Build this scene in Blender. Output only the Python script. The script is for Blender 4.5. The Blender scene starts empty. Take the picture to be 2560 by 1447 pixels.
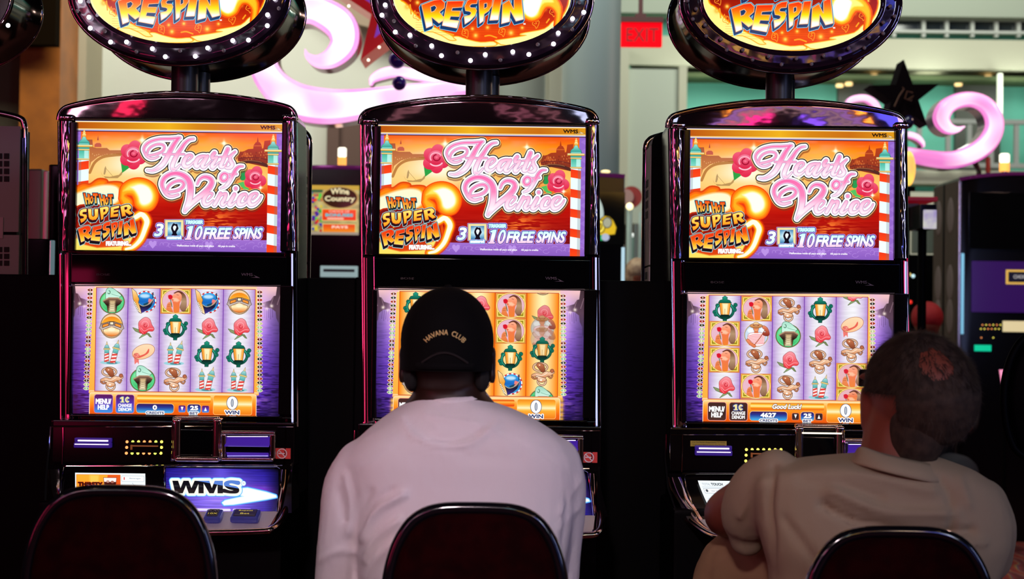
import bpy, bmesh, math, random
import numpy as np
from mathutils import Vector, Matrix
C = bpy.context.scene.collection
S = bpy.context.scene
# ---------------------------------------------------------------- camera
F_PX, D0, CAM_Z, PITCH, ROLL = 3924.0, 3.6, 1.24, math.radians(1.02), math.radians(0.72)
cam = bpy.data.cameras.new('camera'); camo = bpy.data.objects.new('camera', cam); C.objects.link(camo)
cam.sensor_width = 36; cam.lens = F_PX/2560*36; cam.clip_start = .05; cam.clip_end = 80
camo.location = (0, -D0, CAM_Z)
CR = Matrix.Rotation(math.radians(90)+PITCH, 3, 'X') @ Matrix.Rotation(ROLL, 3, 'Z')
camo.rotation_euler = CR.to_euler()
cam.dof.use_dof = True; cam.dof.focus_distance = D0; cam.dof.aperture_fstop = 5.0
S.camera = camo
def P(px, py, y=0.0):
    """the point of the plane Y=y that the photograph shows at a pixel"""
    d = CR @ Vector(((px-1280)/F_PX, -(py-723.5)/F_PX, -1))
    t = (y+D0)/d.y
    return Vector((d.x*t, y, CAM_Z+d.z*t))
def pxm(y): return F_PX/(D0+y)          # pixels per metre at depth y
# ---------------------------------------------------------------- world, lamps, exposure
w = bpy.data.worlds.new('world'); S.world = w; w.use_nodes = True
w.node_tree.nodes['Background'].inputs[0].default_value = (.05, .04, .05, 1); w.node_tree.nodes['Background'].inputs[1].default_value = .06
S.view_settings.view_transform = 'Standard'; S.view_settings.look = 'None'; S.view_settings.gamma = 1; S.view_settings.exposure = 0.0; S.view_settings.use_curve_mapping = False
def area(name, loc, target, size, power, col, sy=None, spread=math.pi):
    l = bpy.data.lights.new(name, 'AREA'); l.energy = power; l.color = col; l.spread = spread
    l.shape = 'RECTANGLE'; l.size = size; l.size_y = sy or size
    o = bpy.data.objects.new(name, l); C.objects.link(o); o.location = loc
    o.rotation_euler = (Vector(target)-Vector(loc)).to_track_quat('-Z', 'Y').to_euler(); return o
def point(name, loc, power, col, r=.03):
    l = bpy.data.lights.new(name, 'POINT'); l.energy = power; l.color = col; l.shadow_soft_size = r
    o = bpy.data.objects.new(name, l); C.objects.link(o); o.location = loc; return o
# unseen lamps behind the camera, added for shirt light and chrome reflections
area('shirt_fill_light', (-.5, -5.2, 3.1), (-.12, -.9, .98), .30, 1.9, (1.0, .80, .86), .30, math.radians(26))  # narrow fill added to brighten the white shirt; the next one for the polo
area('shirt_fill_light', (1.9, -5.4, 3.1), (.95, -.9, 1.0), .25, .16, (1.0, .70, .46), .25, math.radians(30))
area('ceiling_lamp', (-3.0, -5.2, 2.3), (-.2, -.9, .9), .9, 6, (1.0, .34, .66), .9)
area('ceiling_lamp', (2.6, -4.4, 2.9), (.2, -.9, 1.0), .7, 10, (.66, .78, 1.0), .7)
area('pink_glint_light', (-4.4, -3.6, 1.75), (-.7, 0, 1.2), .35, 14, (1, .04, .16), 1.6)  # unseen pink light added for lines along the chrome edges
area('magenta_neon_lamp', (-2.72, -6.0, 1.0), (-1.0, 0, 1.15), .30, 3.2, (1, .03, .16), 1.0)
area('rose_ring_glint', (-2.8, -6.0, 3.32), (-1, 0, 1.9), .5, 3.2, (1, .05, .20), .42)  # this and the next two: unseen, added to mirror in the topper rings
area('cyan_ring_glint', (.46, -6.2, 3.34), (.1, 0, 1.9), .42, 3.2, (.45, .85, 1), .30)
area('blue_ring_glint', (2.6, -6.0, 3.36), (1, 0, 1.9), .7, 8, (.10, .14, 1), .5)
for x, z, wd, hh, pw, col in ((1.75, 3.02, 1.0, .04, 2.0, (1, .50, .04)), (1.8, 2.95, 1.3, .025, .40, (.45, .35, 1)), (1.7, 2.91, 1.4, .015, .20, (.9, .85, .7)), (1.35, 2.86, .45, .035, .45, (1, .04, .35)), (1.95, 2.86, .35, .035, .40, (.2, .12, 1)),
        (-.2, 2.99, 1.3, .03, .14, (.9, .55, .55)), (-.1, 3.03, .5, .02, .16, (1, .12, .08)), (.3, 2.90, .8, .02, .08, (1, .5, .6)), (-2.42, 2.96, .16, .12, .35, (1, .04, .14)), (-1.5, 2.88, .14, .03, .08, (.8, 1, .95)), (-2.0, 3.03, .3, .01, .04, (1, .2, .1)), (-2.9, 2.92, .3, .06, .22, (.9, .85, 1))):
    area('hood_glint_light', (x, -6.0, z), (x*.37, 0, 1.7), wd, pw, col, hh)  # unseen strips added to mirror as coloured stripes in the hoods
area('blue_glint_light', (3.35, -6.0, 1.2), (1.27, 0, 1.2), .16, 2.5, (.15, .22, 1), 1.2)  # both blue lights added, unseen, for the right posts and edges
area('blue_glint_light', (4.6, -3.2, 1.9), (.8, 0, 1.2), .25, 20, (.42, .50, 1), 1.5)
area('white_glint_light', (2.6, -4.6, 2.4), (.8, 0, 1.2), .12, 7, (.85, .92, 1), 1.2)  # both white lights added, unseen, to draw highlights on the chrome
area('white_glint_light', (-2.4, -5.6, 3.0), (-.3, 0, 1.4), 1.2, 5, (.95, .92, 1), .10)
area('amber_glint_light', (1.2, -8.0, 2.9), (.6, 0, 1.2), .9, 8, (1, .55, .12), .25)  # amber, magenta and violet: unseen, added as colour for the chrome
area('magenta_glint_light', (-1.6, -7.4, 2.5), (-.4, 0, 1.3), .9, 5, (1, .10, .42), .18)
area('violet_glint_light', (3.4, -7.0, 2.7), (.9, 0, 1.5), .8, 8, (.22, .18, 1), .35)
for i, (x, y) in enumerate(((-3.2, -3.0), (-1.5, -2.6), (.3, -2.9), (1.9, -2.5), (3.4, -3.2), (-2.2, -4.8), (-.4, -5.1), (1.2, -4.9))):
    point('downlight', (x, y, 3.2), 1.3, (1, .74, .46), .03)  # unseen points added for warm speckles on the chrome
# lamps of the bright hall beyond the machines
area('hall_lamp', (-1.6, 4.3, 4.6), (-1.2, 7.5, 2.2), 2.4, 135, (.98, 1, .88), 1.4)
area('hall_lamp', (3.2, 6.6, 5.2), (3.0, 11.0, 2.8), 3.0, 165, (.96, 1, .88), 1.4)
area('hall_lamp', (.9, 3.2, 4.6), (1.0, 7.0, 2.2), 1.0, 60, (.9, 1, .95), 1.0)
point('carpet_fill_light', (3.2, 4.2, 2.9), 34, (1, .62, .5), .1)  # unseen light added over the carpet to brighten it
for px, pw in ((1760, 2.2), (2060, 2.2), (2330, 2.6), (2560, 2.4)):
    q = P(px, 236, 10.45); point('recess_lamp', q, pw*2.2, (.92, 1, .86), .08)
# ---------------------------------------------------------------- materials
_m = {}
def mat(name, col, rough=.5, metal=0., emis=None, es=1., spec=.5, coat=0., bump=None, noise=None):
    """bump=(scale, strength, distortion or stretch); noise=(scale, colour2)"""
    if name in _m: return _m[name]
    m = bpy.data.materials.new(name); m.use_nodes = True; nt = m.node_tree; b = nt.nodes['Principled BSDF']
    b.inputs['Base Color'].default_value = (*col, 1); b.inputs['Roughness'].default_value = rough; b.inputs['Metallic'].default_value = metal
    b.inputs['Specular IOR Level'].default_value = spec; b.inputs['Coat Weight'].default_value = coat; b.inputs['Coat Roughness'].default_value = .04
    if emis: b.inputs['Emission Color'].default_value = (*emis, 1); b.inputs['Emission Strength'].default_value = es
    if bump or noise: tc = nt.nodes.new('ShaderNodeTexCoord')
    if noise:
        n = nt.nodes.new('ShaderNodeTexNoise'); n.inputs['Scale'].default_value = noise[0]; n.inputs['Detail'].default_value = 4
        r = nt.nodes.new('ShaderNodeMix'); r.data_type = 'RGBA'
        cr = nt.nodes.new('ShaderNodeMapRange'); cr.inputs['From Min'].default_value = .38; cr.inputs['From Max'].default_value = .62
        nt.links.new(tc.outputs['Object'], n.inputs['Vector']); nt.links.new(n.outputs['Fac'], cr.inputs['Value']); nt.links.new(cr.outputs[0], r.inputs[0])
        r.inputs[6].default_value = (*col, 1); r.inputs[7].default_value = (*noise[1], 1)
        nt.links.new(r.outputs[2], b.inputs['Base Color'])
        if emis and len(noise) > 2: nt.links.new(r.outputs[2], b.inputs['Emission Color'])
    if bump:
        mp = nt.nodes.new('ShaderNodeMapping'); nt.links.new(tc.outputs['Object'], mp.inputs['Vector'])
        if len(bump) > 2: mp.inputs['Scale'].default_value = bump[2]
        n = nt.nodes.new('ShaderNodeTexNoise'); n.inputs['Scale'].default_value = bump[0]; n.inputs['Detail'].default_value = 3
        bp = nt.nodes.new('ShaderNodeBump'); bp.inputs['Strength'].default_value = bump[1]; bp.inputs['Distance'].default_value = .02
        nt.links.new(mp.outputs[0], n.inputs['Vector']); nt.links.new(n.outputs['Fac'], bp.inputs['Height']); nt.links.new(bp.outputs[0], b.inputs['Normal'])
    _m[name] = m; return m
def screen_mat(name, strength=1.0, gloss=.25):
    if name in _m: return _m[name]
    m = bpy.data.materials.new(name); m.use_nodes = True; nt = m.node_tree; b = nt.nodes['Principled BSDF']
    a = nt.nodes.new('ShaderNodeVertexColor'); a.layer_name = 'Col'
    b.inputs['Base Color'].default_value = (.004, .004, .004, 1); b.inputs['Roughness'].default_value = .08; b.inputs['Specular IOR Level'].default_value = gloss
    nt.links.new(a.outputs['Color'], b.inputs['Emission Color']); b.inputs['Emission Strength'].default_value = strength
    _m[name] = m; return m
BLACK = mat('black_gloss_plastic', (.0035, .0025, .003), .14, spec=.22)
GLASS = mat('black_glass', (.002, .002, .0025), .05, spec=.35)
MATT = mat('black_laminate', (.0015, .0013, .0018), .5, spec=.06)
SMOKE = mat('smoky_chrome', (.20, .11, .14), .035, .95, bump=(7, .02, (1, 1, 1.5)))
CRINK = mat('crinkled_chrome', (.52, .44, .50), .08, 1., bump=(26, .5, (1, 1, .22)))
CHROME = mat('polished_chrome', (.78, .72, .72), .06, 1.)
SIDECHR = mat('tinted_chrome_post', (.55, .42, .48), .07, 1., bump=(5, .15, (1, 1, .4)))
RING = mat('plum_lacquer', (.035, .018, .035), .07, .35, spec=.7, bump=(8, .16))
DRUM = mat('black_lacquer_drum', (.004, .004, .005), .12, spec=.6)
SCREEN = screen_mat('lit_screen', 1.05, .16); SIGNM = screen_mat('lit_sign', 1.12, .12)
# ---------------------------------------------------------------- mesh builder
class MB:
    def __init__(s): s.bm = bmesh.new(); s.wn = False
    def quadstrip(s, rings, closed=False, cap=True):
        V = [[s.bm.verts.new(p) for p in r] for r in rings]
        n = len(V[0])
        for a, b in zip(V[:-1], V[1:]):
            for i in range(n): 
                try: s.bm.faces.new((a[i], a[(i+1) % n], b[(i+1) % n], b[i]))
                except ValueError: pass
        if closed:
            a, b = V[-1], V[0]
            for i in range(n): s.bm.faces.new((a[i], a[(i+1) % n], b[(i+1) % n], b[i]))
        elif cap:
            for r in (V[0], V[-1]):
                try: s.bm.faces.new(r)
                except ValueError: pass
        return s
    def box(s, x0, y0, z0, x1, y1, z1, bev=0, seg=2):
        r = bmesh.ops.create_cube(s.bm, size=1, matrix=Matrix.Translation(((x0+x1)/2, (y0+y1)/2, (z0+z1)/2)) @ Matrix.Diagonal((abs(x1-x0), abs(y1-y0), abs(z1-z0), 1)))
        if bev: s.wn = True; s._bev(r['verts'], bev, seg)
        return s
    def _bev(s, verts, bev, seg):
        e = {e for v in verts for e in v.link_edges}
        bmesh.ops.bevel(s.bm, geom=list(e), offset=bev, segments=seg, profile=.6, affect='EDGES', clamp_overlap=True)
    def prism(s, pts, y0, y1, bev=0, seg=2):
        """pts: (x,z) outline; extruded from y0 to y1"""
        a = [s.bm.verts.new((x, y0, z)) for x, z in pts]; b = [s.bm.verts.new((x, y1, z)) for x, z in pts]
        n = len(pts); s.bm.faces.new(a); s.bm.faces.new(b[::-1])
        for i in range(n): s.bm.faces.new((a[i], b[i], b[(i+1) % n], a[(i+1) % n]))
        if bev:
            s.wn = True
            e = [x for x in s.bm.edges if x.is_valid and ((x.verts[0] in a and x.verts[1] in a) or (x.verts[0] in b and x.verts[1] in b))]
            bmesh.ops.bevel(s.bm, geom=e, offset=bev, segments=seg, profile=.6, affect='EDGES')
        return s
    def tube(s, pts, r, seg=8, closed=False, flat=1.0):
        pts = [Vector(p[:3]) for p in pts]; rr = r if isinstance(r, (list, tuple)) else [r]*len(pts)
        n = len(pts); rings = []; up = None
        for i, p in enumerate(pts):
            if closed: t = pts[(i+1) % n]-pts[i-1]
            else: t = pts[min(i+1, n-1)]-pts[max(i-1, 0)]
            t.normalize()
            if up is None: up = Vector((0, 1, 0)) if abs(t.y) < .9 else Vector((1, 0, 0))
            sx = t.cross(up).normalized(); up = sx.cross(t).normalized()
            rings.append([p+(sx*math.cos(a)+up*math.sin(a)*flat)*rr[i] for a in (2*math.pi*k/seg for k in range(seg))])
        return s.quadstrip(rings, closed)
    def ell(s, c, r, u=16, v=10, M=None):
        m = Matrix.Translation(c) @ (M or Matrix.Identity(4)) @ Matrix.Diagonal((r[0], r[1], r[2], 1))
        bmesh.ops.create_uvsphere(s.bm, u_segments=u, v_segments=v, radius=1, matrix=m); return s
    def cyl(s, c, r, h, axis='Z', seg=20, r2=None, bev=0):
        M = Matrix.Translation(c) @ {'Z': Matrix.Identity(4), 'Y': Matrix.Rotation(math.pi/2, 4, 'X'), 'X': Matrix.Rotation(math.pi/2, 4, 'Y')}[axis]
        q = bmesh.ops.create_cone(s.bm, cap_ends=True, segments=seg, radius1=r, radius2=r if r2 is None else r2, depth=h, matrix=M)
        if bev:
            e = {e for v in q['verts'] for e in v.link_edges if any(len(f.verts) > 4 for f in e.link_faces)}
            bmesh.ops.bevel(s.bm, geom=list(e), offset=bev, segments=2, affect='EDGES')
        return s
    def grid(s, fn, nu, nv):
        V = [[s.bm.verts.new(fn(i/nu, j/nv)) for i in range(nu+1)] for j in range(nv+1)]
        for j in range(nv):
            for i in range(nu): s.bm.faces.new((V[j][i], V[j][i+1], V[j+1][i+1], V[j+1][i]))
        return s
    def mesh(s, name, m, smooth=True, doubles=False):
        if doubles: bmesh.ops.remove_doubles(s.bm, verts=s.bm.verts, dist=1e-5)
        bmesh.ops.recalc_face_normals(s.bm, faces=s.bm.faces)
        me = bpy.data.meshes.new(name); s.bm.to_mesh(me); s.bm.free()
        if smooth:
            me.shade_smooth() if hasattr(me, 'shade_smooth') else None
            try: me.set_sharp_from_angle(angle=math.radians(40))
            except Exception: pass
        if m: me.materials.append(m)
        if s.wn: me['wn'] = 1
        return me
    def build(s, name, m, parent=None, smooth=True, loc=None):
        return link(name, s.mesh(name, m, smooth), parent, loc)
def link(name, me, parent=None, loc=None):
    o = bpy.data.objects.new(name, me); C.objects.link(o)
    if parent: o.parent = parent
    if loc is not None: o.location = loc
    if me and me.get('wn'): o.modifiers.new('weighted_normals', 'WEIGHTED_NORMAL').keep_sharp = True
    return o
def tag(o, label=None, cat=None, group=None, kind=None):
    if label: o['label'] = label
    if cat: o['category'] = cat
    if group: o['group'] = group
    if kind: o['kind'] = kind
    return o
def thing(name, label, cat, loc=(0, 0, 0), group=None, rz=0):
    o = bpy.data.objects.new(name, None); o.empty_display_size = .1; C.objects.link(o); o.location = loc; o.rotation_euler = (0, 0, rz)
    return tag(o, label, cat, group)
def struct(name, mb, m, smooth=False):
    return tag(mb.build(name, m, None, smooth), kind='structure')
_sh = {}
def shared(key, fn):
    if key not in _sh: _sh[key] = fn()
    return _sh[key]
def text_mesh(s_, name, m, width, height, fn=None, depth=.0015):
    """filled text in the XZ plane facing -Y, centred; fn maps (x,z) to a point"""
    cu = bpy.data.curves.new('t', 'FONT'); cu.body = s_; cu.resolution_u = 3
    o = bpy.data.objects.new('t', cu); C.objects.link(o)
    dg = bpy.context.evaluated_depsgraph_get(); dg.update()
    me = bpy.data.meshes.new_from_object(o.evaluated_get(dg)); bpy.data.objects.remove(o); bpy.data.curves.remove(cu)
    xs = [v.co.x for v in me.vertices]; ys = [v.co.y for v in me.vertices]
    for v in me.vertices:
        x = ((v.co.x-min(xs))/(max(xs)-min(xs))-.5)*width; z = ((v.co.y-min(ys))/(max(ys)-min(ys))-.5)*height
        v.co = fn(x, z) if fn else (x, 0, z)
    bm = bmesh.new(); bm.from_mesh(me)
    if fn:
        pass
    bmesh.ops.recalc_face_normals(bm, faces=bm.faces)
    fs = list(bm.faces)
    g = bmesh.ops.extrude_face_region(bm, geom=fs)
    for v in [q for q in g['geom'] if isinstance(q, bmesh.types.BMVert)]: v.co.y -= depth
    bm.to_mesh(me); bm.free(); me.name = name; me.materials.clear(); me.materials.append(m)
    return me
# ---------------------------------------------------------------- hall structure
def PB(m, px0, py0, px1, py1, y0, y1, bev=0):
    a = P(px0, py0, y0); b = P(px1, py1, y0); return m.box(a.x, y0, b.z, b.x, y1, a.z, bev)
CREAM = mat('cream_wall_paint', (.62, .62, .53), .75, noise=(1.2, (.58, .58, .49))); BEIGE = mat('beige_fascia_paint', (.58, .58, .44), .7)
TEAL = mat('teal_wall_paint', (.10, .42, .32), .6); GREYC = mat('grey_green_column_paint', (.28, .35, .33), .45); WOOD = mat('orange_brown_wood', (.40, .12, .014), .45, noise=(6, (.30, .09, .012)))
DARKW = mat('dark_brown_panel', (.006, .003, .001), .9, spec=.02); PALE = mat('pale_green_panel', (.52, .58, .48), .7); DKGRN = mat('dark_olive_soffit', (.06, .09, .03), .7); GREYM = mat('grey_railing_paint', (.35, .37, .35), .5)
def carpet():
    m = mat('red_patterned_carpet', (.20, .03, .03), .95); nt = m.node_tree; b = nt.nodes['Principled BSDF']
    tc = nt.nodes.new('ShaderNodeTexCoord'); mp = nt.nodes.new('ShaderNodeMapping'); mp.inputs['Scale'].default_value = (1, 1, 1)
    wv = nt.nodes.new('ShaderNodeTexWave'); wv.inputs['Scale'].default_value = 2.2; wv.inputs['Distortion'].default_value = 9; wv.inputs['Detail'].default_value = 2
    cr = nt.nodes.new('ShaderNodeValToRGB'); e = cr.color_ramp; e.elements[0].color = (.22, .02, .02, 1); e.elements[1].color = (.12, .02, .02, 1)
    for p_, c_ in ((.35, (.30, .05, .02, 1)), (.5, (.30, .20, .06, 1)), (.6, (.08, .05, .12, 1)), (.75, (.25, .03, .03, 1))): q = e.elements.new(p_); q.color = c_
    nt.links.new(tc.outputs['Object'], mp.inputs[0]); nt.links.new(mp.outputs[0], wv.inputs[0]); nt.links.new(wv.outputs['Fac'], cr.inputs[0]); nt.links.new(cr.outputs[0], b.inputs['Base Color']); return m
struct('floor', MB().box(-9, -9, -.05, 9, 13, 0), carpet())
YW = 7.0
def wallbox(name, px0, py0, px1, py1, y, th, m_, bottom=None):
    a = P(px0, py0, y); b = P(px1, py1, y); return struct(name, MB().box(a.x, y, 0 if bottom is None else bottom, b.x, y+th, a.z), m_)
wallbox('wall_back', 196, -260, 1420, 700, YW, .15, CREAM)
struct('wall_left', MB().box(P(-700, 0, YW).x, 5.4, 0, P(205, 0, YW).x, 5.5, 4.2), DARKW) if 0 else None
wallbox('trim_1', 134, -260, 206, 700, 6.6, .5, mat('tan_painted_pillar', (.36, .31, .21), .7))
wallbox('trim_2', 58, -260, 141, 700, 6.2, .5, WOOD)
wallbox('wall_left', -600, -260, 60, 700, 6.5, .15, mat('olive_grey_wall', (.16, .14, .08), .7))
struct('trim_3', MB().box(P(-40, 0, 6.0).x, 6.0, P(0, 110, 6).z, P(140, 0, 6.0).x, 6.1, P(0, -260, 6).z), DARKW)
struct('trim_4', MB().box(P(822, 0, 6.8).x, 6.8, 0, P(852, 0, 6.8).x, 6.95, P(0, 240, 6.8).z).box(P(852, 0, 6.85).x, 6.85, 0, P(905, 0, 6.85).x, 6.95, P(0, 240, 6.85).z), mat('dusky_brown_post', (.10, .05, .035), .7))
struct('trim_5', MB().prism([tuple(P(x, y, 6.7))[::2] for x, y in ((700, -120), (1240, -120), (1180, 70), (1020, 92), (900, 62), (820, 10))], 6.7, 6.78), mat('brown_soffit', (.30, .22, .15), .8))
m = MB(); c = P(1477, 300, 4.6); m.cyl((c.x, 4.6, 2.3), 73/pxm(4.6), 5.0, 'Z', 48); tag(m.build('trim_6', GREYC), kind='structure')
m = MB(); c = P(1292, 300, 6.4); m.cyl((c.x, 6.4, 2.3), 70/pxm(6.4), 5.0, 'Z', 48); tag(m.build('trim_7', mat('dim_grey_column', (.20, .23, .20), .6)), kind='structure')
YR = 10.6
wallbox('wall_right', 1405, -320, 3300, 700, YR+.42, .15, TEAL)
wallbox('wall_front', 1360, 300, 1405, 700, YW+.1, .1, BEIGE)
wallbox('trim_8', 1378, -260, 1398, 700, 6.9, .1, BEIGE)
struct('trim_9', MB().box(P(1398, 0, 7.4).x, 7.4, 0, P(1440, 0, 7.4).x, 7.5, P(0, 190, 7.4).z), mat('deep_green_glass', (.01, .10, .06), .2))
m = MB(); PB(m, 1545, 88, 3200, 182, YR, YR+.5); struct('trim_10', m, BEIGE)
m = MB(); PB(m, 1545, -200, 3200, 52, YR+.1, YR+.4); struct('trim_11', m, mat('pale_grey_green_wall', (.46, .52, .42), .7))
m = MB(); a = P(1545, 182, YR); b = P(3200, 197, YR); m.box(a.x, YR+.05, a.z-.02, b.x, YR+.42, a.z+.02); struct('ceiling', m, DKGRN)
m = MB(); PB(m, 1545, 415, 3200, 470, YR, YR+.3); a = P(1545, 470, YR); b = P(3200, 470, YR); m.box(a.x, YR, 0, b.x, YR+.3, a.z); struct('trim_12', m, mat('cream_fascia_paint', (.60, .60, .48), .7))
m = MB(); PB(m, 1572, 172, 1700, 560, YR-.4, YR-.1); struct('trim_13', m, PALE)
m = MB(); PB(m, 1698, 165, 1714, 560, YR-.45, YR-.1); PB(m, 1548, 100, 1568, 560, YR-.45, YR-.1); struct('trim_14', m, BEIGE)
m = MB(); PB(m, 1560, 165, 1574, 430, YR-.3, YR-.1); struct('trim_15', m, mat('green_door_edge', (.05, .22, .12), .5))
# dark recess doors and upper windows
for k, (a, b) in enumerate(((2096, 2180), (2390, 2500))):
    m = MB(); PB(m, a, 208, b, 440, YR+.34, YR+.44); tag(m.build('door_%d' % (k+1), mat('dark_grey_door', (.05, .055, .045), .5), smooth=False), kind='structure')
m = MB(); PB(m, 2200, 50, 3200, 92, YR+.32, YR+.36); wn = struct('window_1', m, mat('dark_window_glass', (.012, .02, .035), .08, spec=.8, noise=(2.5, (.05, .06, .06))))
m = MB()
for px in (2236, 2310, 2368, 2432, 2492, 2548): PB(m, px-4, 50, px+4, 92, YR+.24, YR+.30)
PB(m, 2200, 48, 3200, 53, YR+.24, YR+.3); PB(m, 2200, 80, 3200, 86, YR+.22, YR+.3); m.build('window_frame', mat('white_mullion', (.6, .62, .58), .5), wn, smooth=False)
# divider between the two rows of machines
m = MB(); a = P(-400, 690, .30); b = P(1672, 702, .30)
m.box(a.x, .195, 0, P(900, 0, .2).x, .235, P(440, 690.5, .2).z, .003); m.box(P(900, 0, .2).x, .195, 0, P(1672, 702, .2).x, .235, P(1580, 702, .2).z, .003); struct('wall_middle', m, MATT)

# ---------------------------------------------------------------- painted artwork (vector shapes rasterised to vertex colours)
def hexc(c):
    return np.array([int(c[i:i+2], 16)/255.0 for i in (0, 2, 4)])
def crom(pts, n=6):
    """Catmull-Rom resample of tuples of any width"""
    P_ = [np.array(p, float) for p in pts]
    if len(P_) < 3: return P_
    Q = [2*P_[0]-P_[1]] + P_ + [2*P_[-1]-P_[-2]]
    out = []
    for i in range(1, len(Q)-2):
        a, b, c, d = Q[i-1], Q[i], Q[i+1], Q[i+2]
        for k in range(n):
            t = k/n
            out.append(0.5*((2*b)+(c-a)*t+(2*a-5*b+4*c-d)*t*t+(3*b-a-3*c+d)*t**3))
    out.append(P_[-1])
    return out
_noise = {}
def vnoise(X, Y, sx, sy, seed=1):
    """smooth value noise"""
    r = np.random.RandomState(seed).rand(64, 64)
    u = X/sx; v = Y/sy
    iu = np.floor(u).astype(int); iv = np.floor(v).astype(int)
    fu = u-iu; fv = v-iv
    fu = fu*fu*(3-2*fu); fv = fv*fv*(3-2*fv)
    g = lambda a, b: r[np.mod(b, 64), np.mod(a, 64)]
    return (g(iu, iv)*(1-fu)+g(iu+1, iv)*fu)*(1-fv)+(g(iu, iv+1)*(1-fu)+g(iu+1, iv+1)*fu)*fv

class Art:
    def __init__(s, w, h, S=1.6, bg='000000'):
        s.w, s.h, s.S = w, h, S
        s.W, s.H = int(w*S), int(h*S)
        s.img = np.zeros((s.H, s.W, 3)) + hexc(bg)
        s.X, s.Y = np.meshgrid((np.arange(s.W)+.5)/S, (np.arange(s.H)+.5)/S)
        s.T = lambda x, y: (x, y); s.k = 1.0     # transform into canvas units and its scale
        s.alpha = 1.0
        s.clipbox = None
    def win(s, x0, y0, x1, y1):
        if s.clipbox:
            a = s.clipbox; x0 = max(x0, a[0]); y0 = max(y0, a[1]); x1 = min(x1, a[2]); y1 = min(y1, a[3])
        i0 = max(0, int(x0*s.S)); i1 = min(s.W, int(x1*s.S)+1)
        j0 = max(0, int(y0*s.S)); j1 = min(s.H, int(y1*s.S)+1)
        if i1 <= i0 or j1 <= j0: return None
        return (slice(j0, j1), slice(i0, i1))
    def tp(s, pts):
        return [s.T(p[0], p[1])+tuple(q*s.k for q in p[2:]) for p in pts]
    # signed distance fields ------------------------------------------------
    def sd_poly(s, loops, pad):
        allp = [p for l in loops for p in l]
        xs = [p[0] for p in allp]; ys = [p[1] for p in allp]
        w = s.win(min(xs)-pad, min(ys)-pad, max(xs)+pad, max(ys)+pad)
        if w is None: return None, None
        X, Y = s.X[w], s.Y[w]
        d = np.full(X.shape, 1e9); ins = np.zeros(X.shape, bool)
        for l in loops:
            n = len(l)
            for i in range(n):
                ax, ay = l[i][0], l[i][1]; bx, by = l[(i+1) % n][0], l[(i+1) % n][1]
                vx, vy = bx-ax, by-ay
                L = vx*vx+vy*vy
                if L < 1e-12: continue
                t = np.clip(((X-ax)*vx+(Y-ay)*vy)/L, 0, 1)
                d = np.minimum(d, (X-ax-t*vx)**2+(Y-ay-t*vy)**2)
                if abs(vy) > 1e-12:
                    c = ((ay > Y) != (by > Y)) & (X < vx*(Y-ay)/vy+ax)
                    ins ^= c
        d = np.sqrt(d)
        return w, np.where(ins, -d, d)
    def sd_strokes(s, strokes, pad):
        allp = [p for l in strokes for p in l]
        mr = max(p[2] for p in allp)
        xs = [p[0] for p in allp]; ys = [p[1] for p in allp]
        w = s.win(min(xs)-pad-mr, min(ys)-pad-mr, max(xs)+pad+mr, max(ys)+pad+mr)
        if w is None: return None, None
        D = np.full((s.H, s.W), 1e3)
        for l in strokes:
            if len(l) == 1: l = [l[0], l[0]]
            for a, b in zip(l[:-1], l[1:]):
                m = max(a[2], b[2])+pad
                q = s.win(min(a[0], b[0])-m, min(a[1], b[1])-m, max(a[0], b[0])+m, max(a[1], b[1])+m)
                if q is None: continue
                X, Y = s.X[q], s.Y[q]
                vx, vy = b[0]-a[0], b[1]-a[1]; L = vx*vx+vy*vy
                t = np.clip(((X-a[0])*vx+(Y-a[1])*vy)/L, 0, 1) if L > 1e-9 else 0*X
                d = np.hypot(X-a[0]-t*vx, Y-a[1]-t*vy)-(a[2]+(b[2]-a[2])*t)
                D[q] = np.minimum(D[q], d)
        return w, D[w]
    # compositing -----------------------------------------------------------
    def comp(s, w, d, col, grow=0, a=1.0, soft=0.0):
        """col: hex, or (c0,c1[,c2..]) vertical gradient across the shape window, or array"""
        if w is None: return
        k = 1.0/(1.0/s.S+soft)
        cov = np.clip(0.5-(d-grow)*k, 0, 1)*a*s.alpha
        if isinstance(col, str): c = hexc(col)
        elif isinstance(col, np.ndarray): c = col
        else:
            m = d <= grow
            if not m.any(): return
            Y = s.Y[w]; y0, y1 = Y[m].min(), Y[m].max()
            t = np.clip((Y-y0)/max(1e-6, y1-y0), 0, 1)
            st = col if isinstance(col[0], tuple) else tuple((i/(len(col)-1), c) for i, c in enumerate(col))
            c = np.stack([np.interp(t, [q[0] for q in st], [hexc(q[1])[k_] for q in st]) for k_ in range(3)], -1)
        s.img[w] = s.img[w]*(1-cov[..., None])+c*cov[..., None]
    def layers(s, w, d, L):
        for l in L: s.comp(w, d, *l)
    def poly(s, pts, col, out=(), a=1.0, soft=0.0, smooth=0):
        """pts: one loop or a list of loops; out: ((grow,col),...) drawn first"""
        loops = pts if isinstance(pts[0], list) else [pts]
        if smooth: loops = [[tuple(q) for q in crom(list(l)+[l[0]], smooth)[:-1]] for l in loops]
        loops = [s.tp(l) for l in loops]
        pad = 2+max([g*s.k for g, _ in out] or [0])+soft
        w, d = s.sd_poly(loops, pad)
        for g, c in out: s.comp(w, d, c, g*s.k, a)
        s.comp(w, d, col, 0, a, soft)
    def rect(s, x0, y0, x1, y1, col, out=(), a=1.0, r=0, soft=0.0):
        if r:
            pts = []
            for cx, cy, t0 in ((x1-r, y0+r, -90), (x1-r, y1-r, 0), (x0+r, y1-r, 90), (x0+r, y0+r, 180)):
                for k in range(5):
                    t = math.radians(t0+k*22.5); pts.append((cx+r*math.cos(t), cy+r*math.sin(t)))
        else: pts = [(x0, y0), (x1, y0), (x1, y1), (x0, y1)]
        s.poly(pts, col, out, a, soft)
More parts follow.
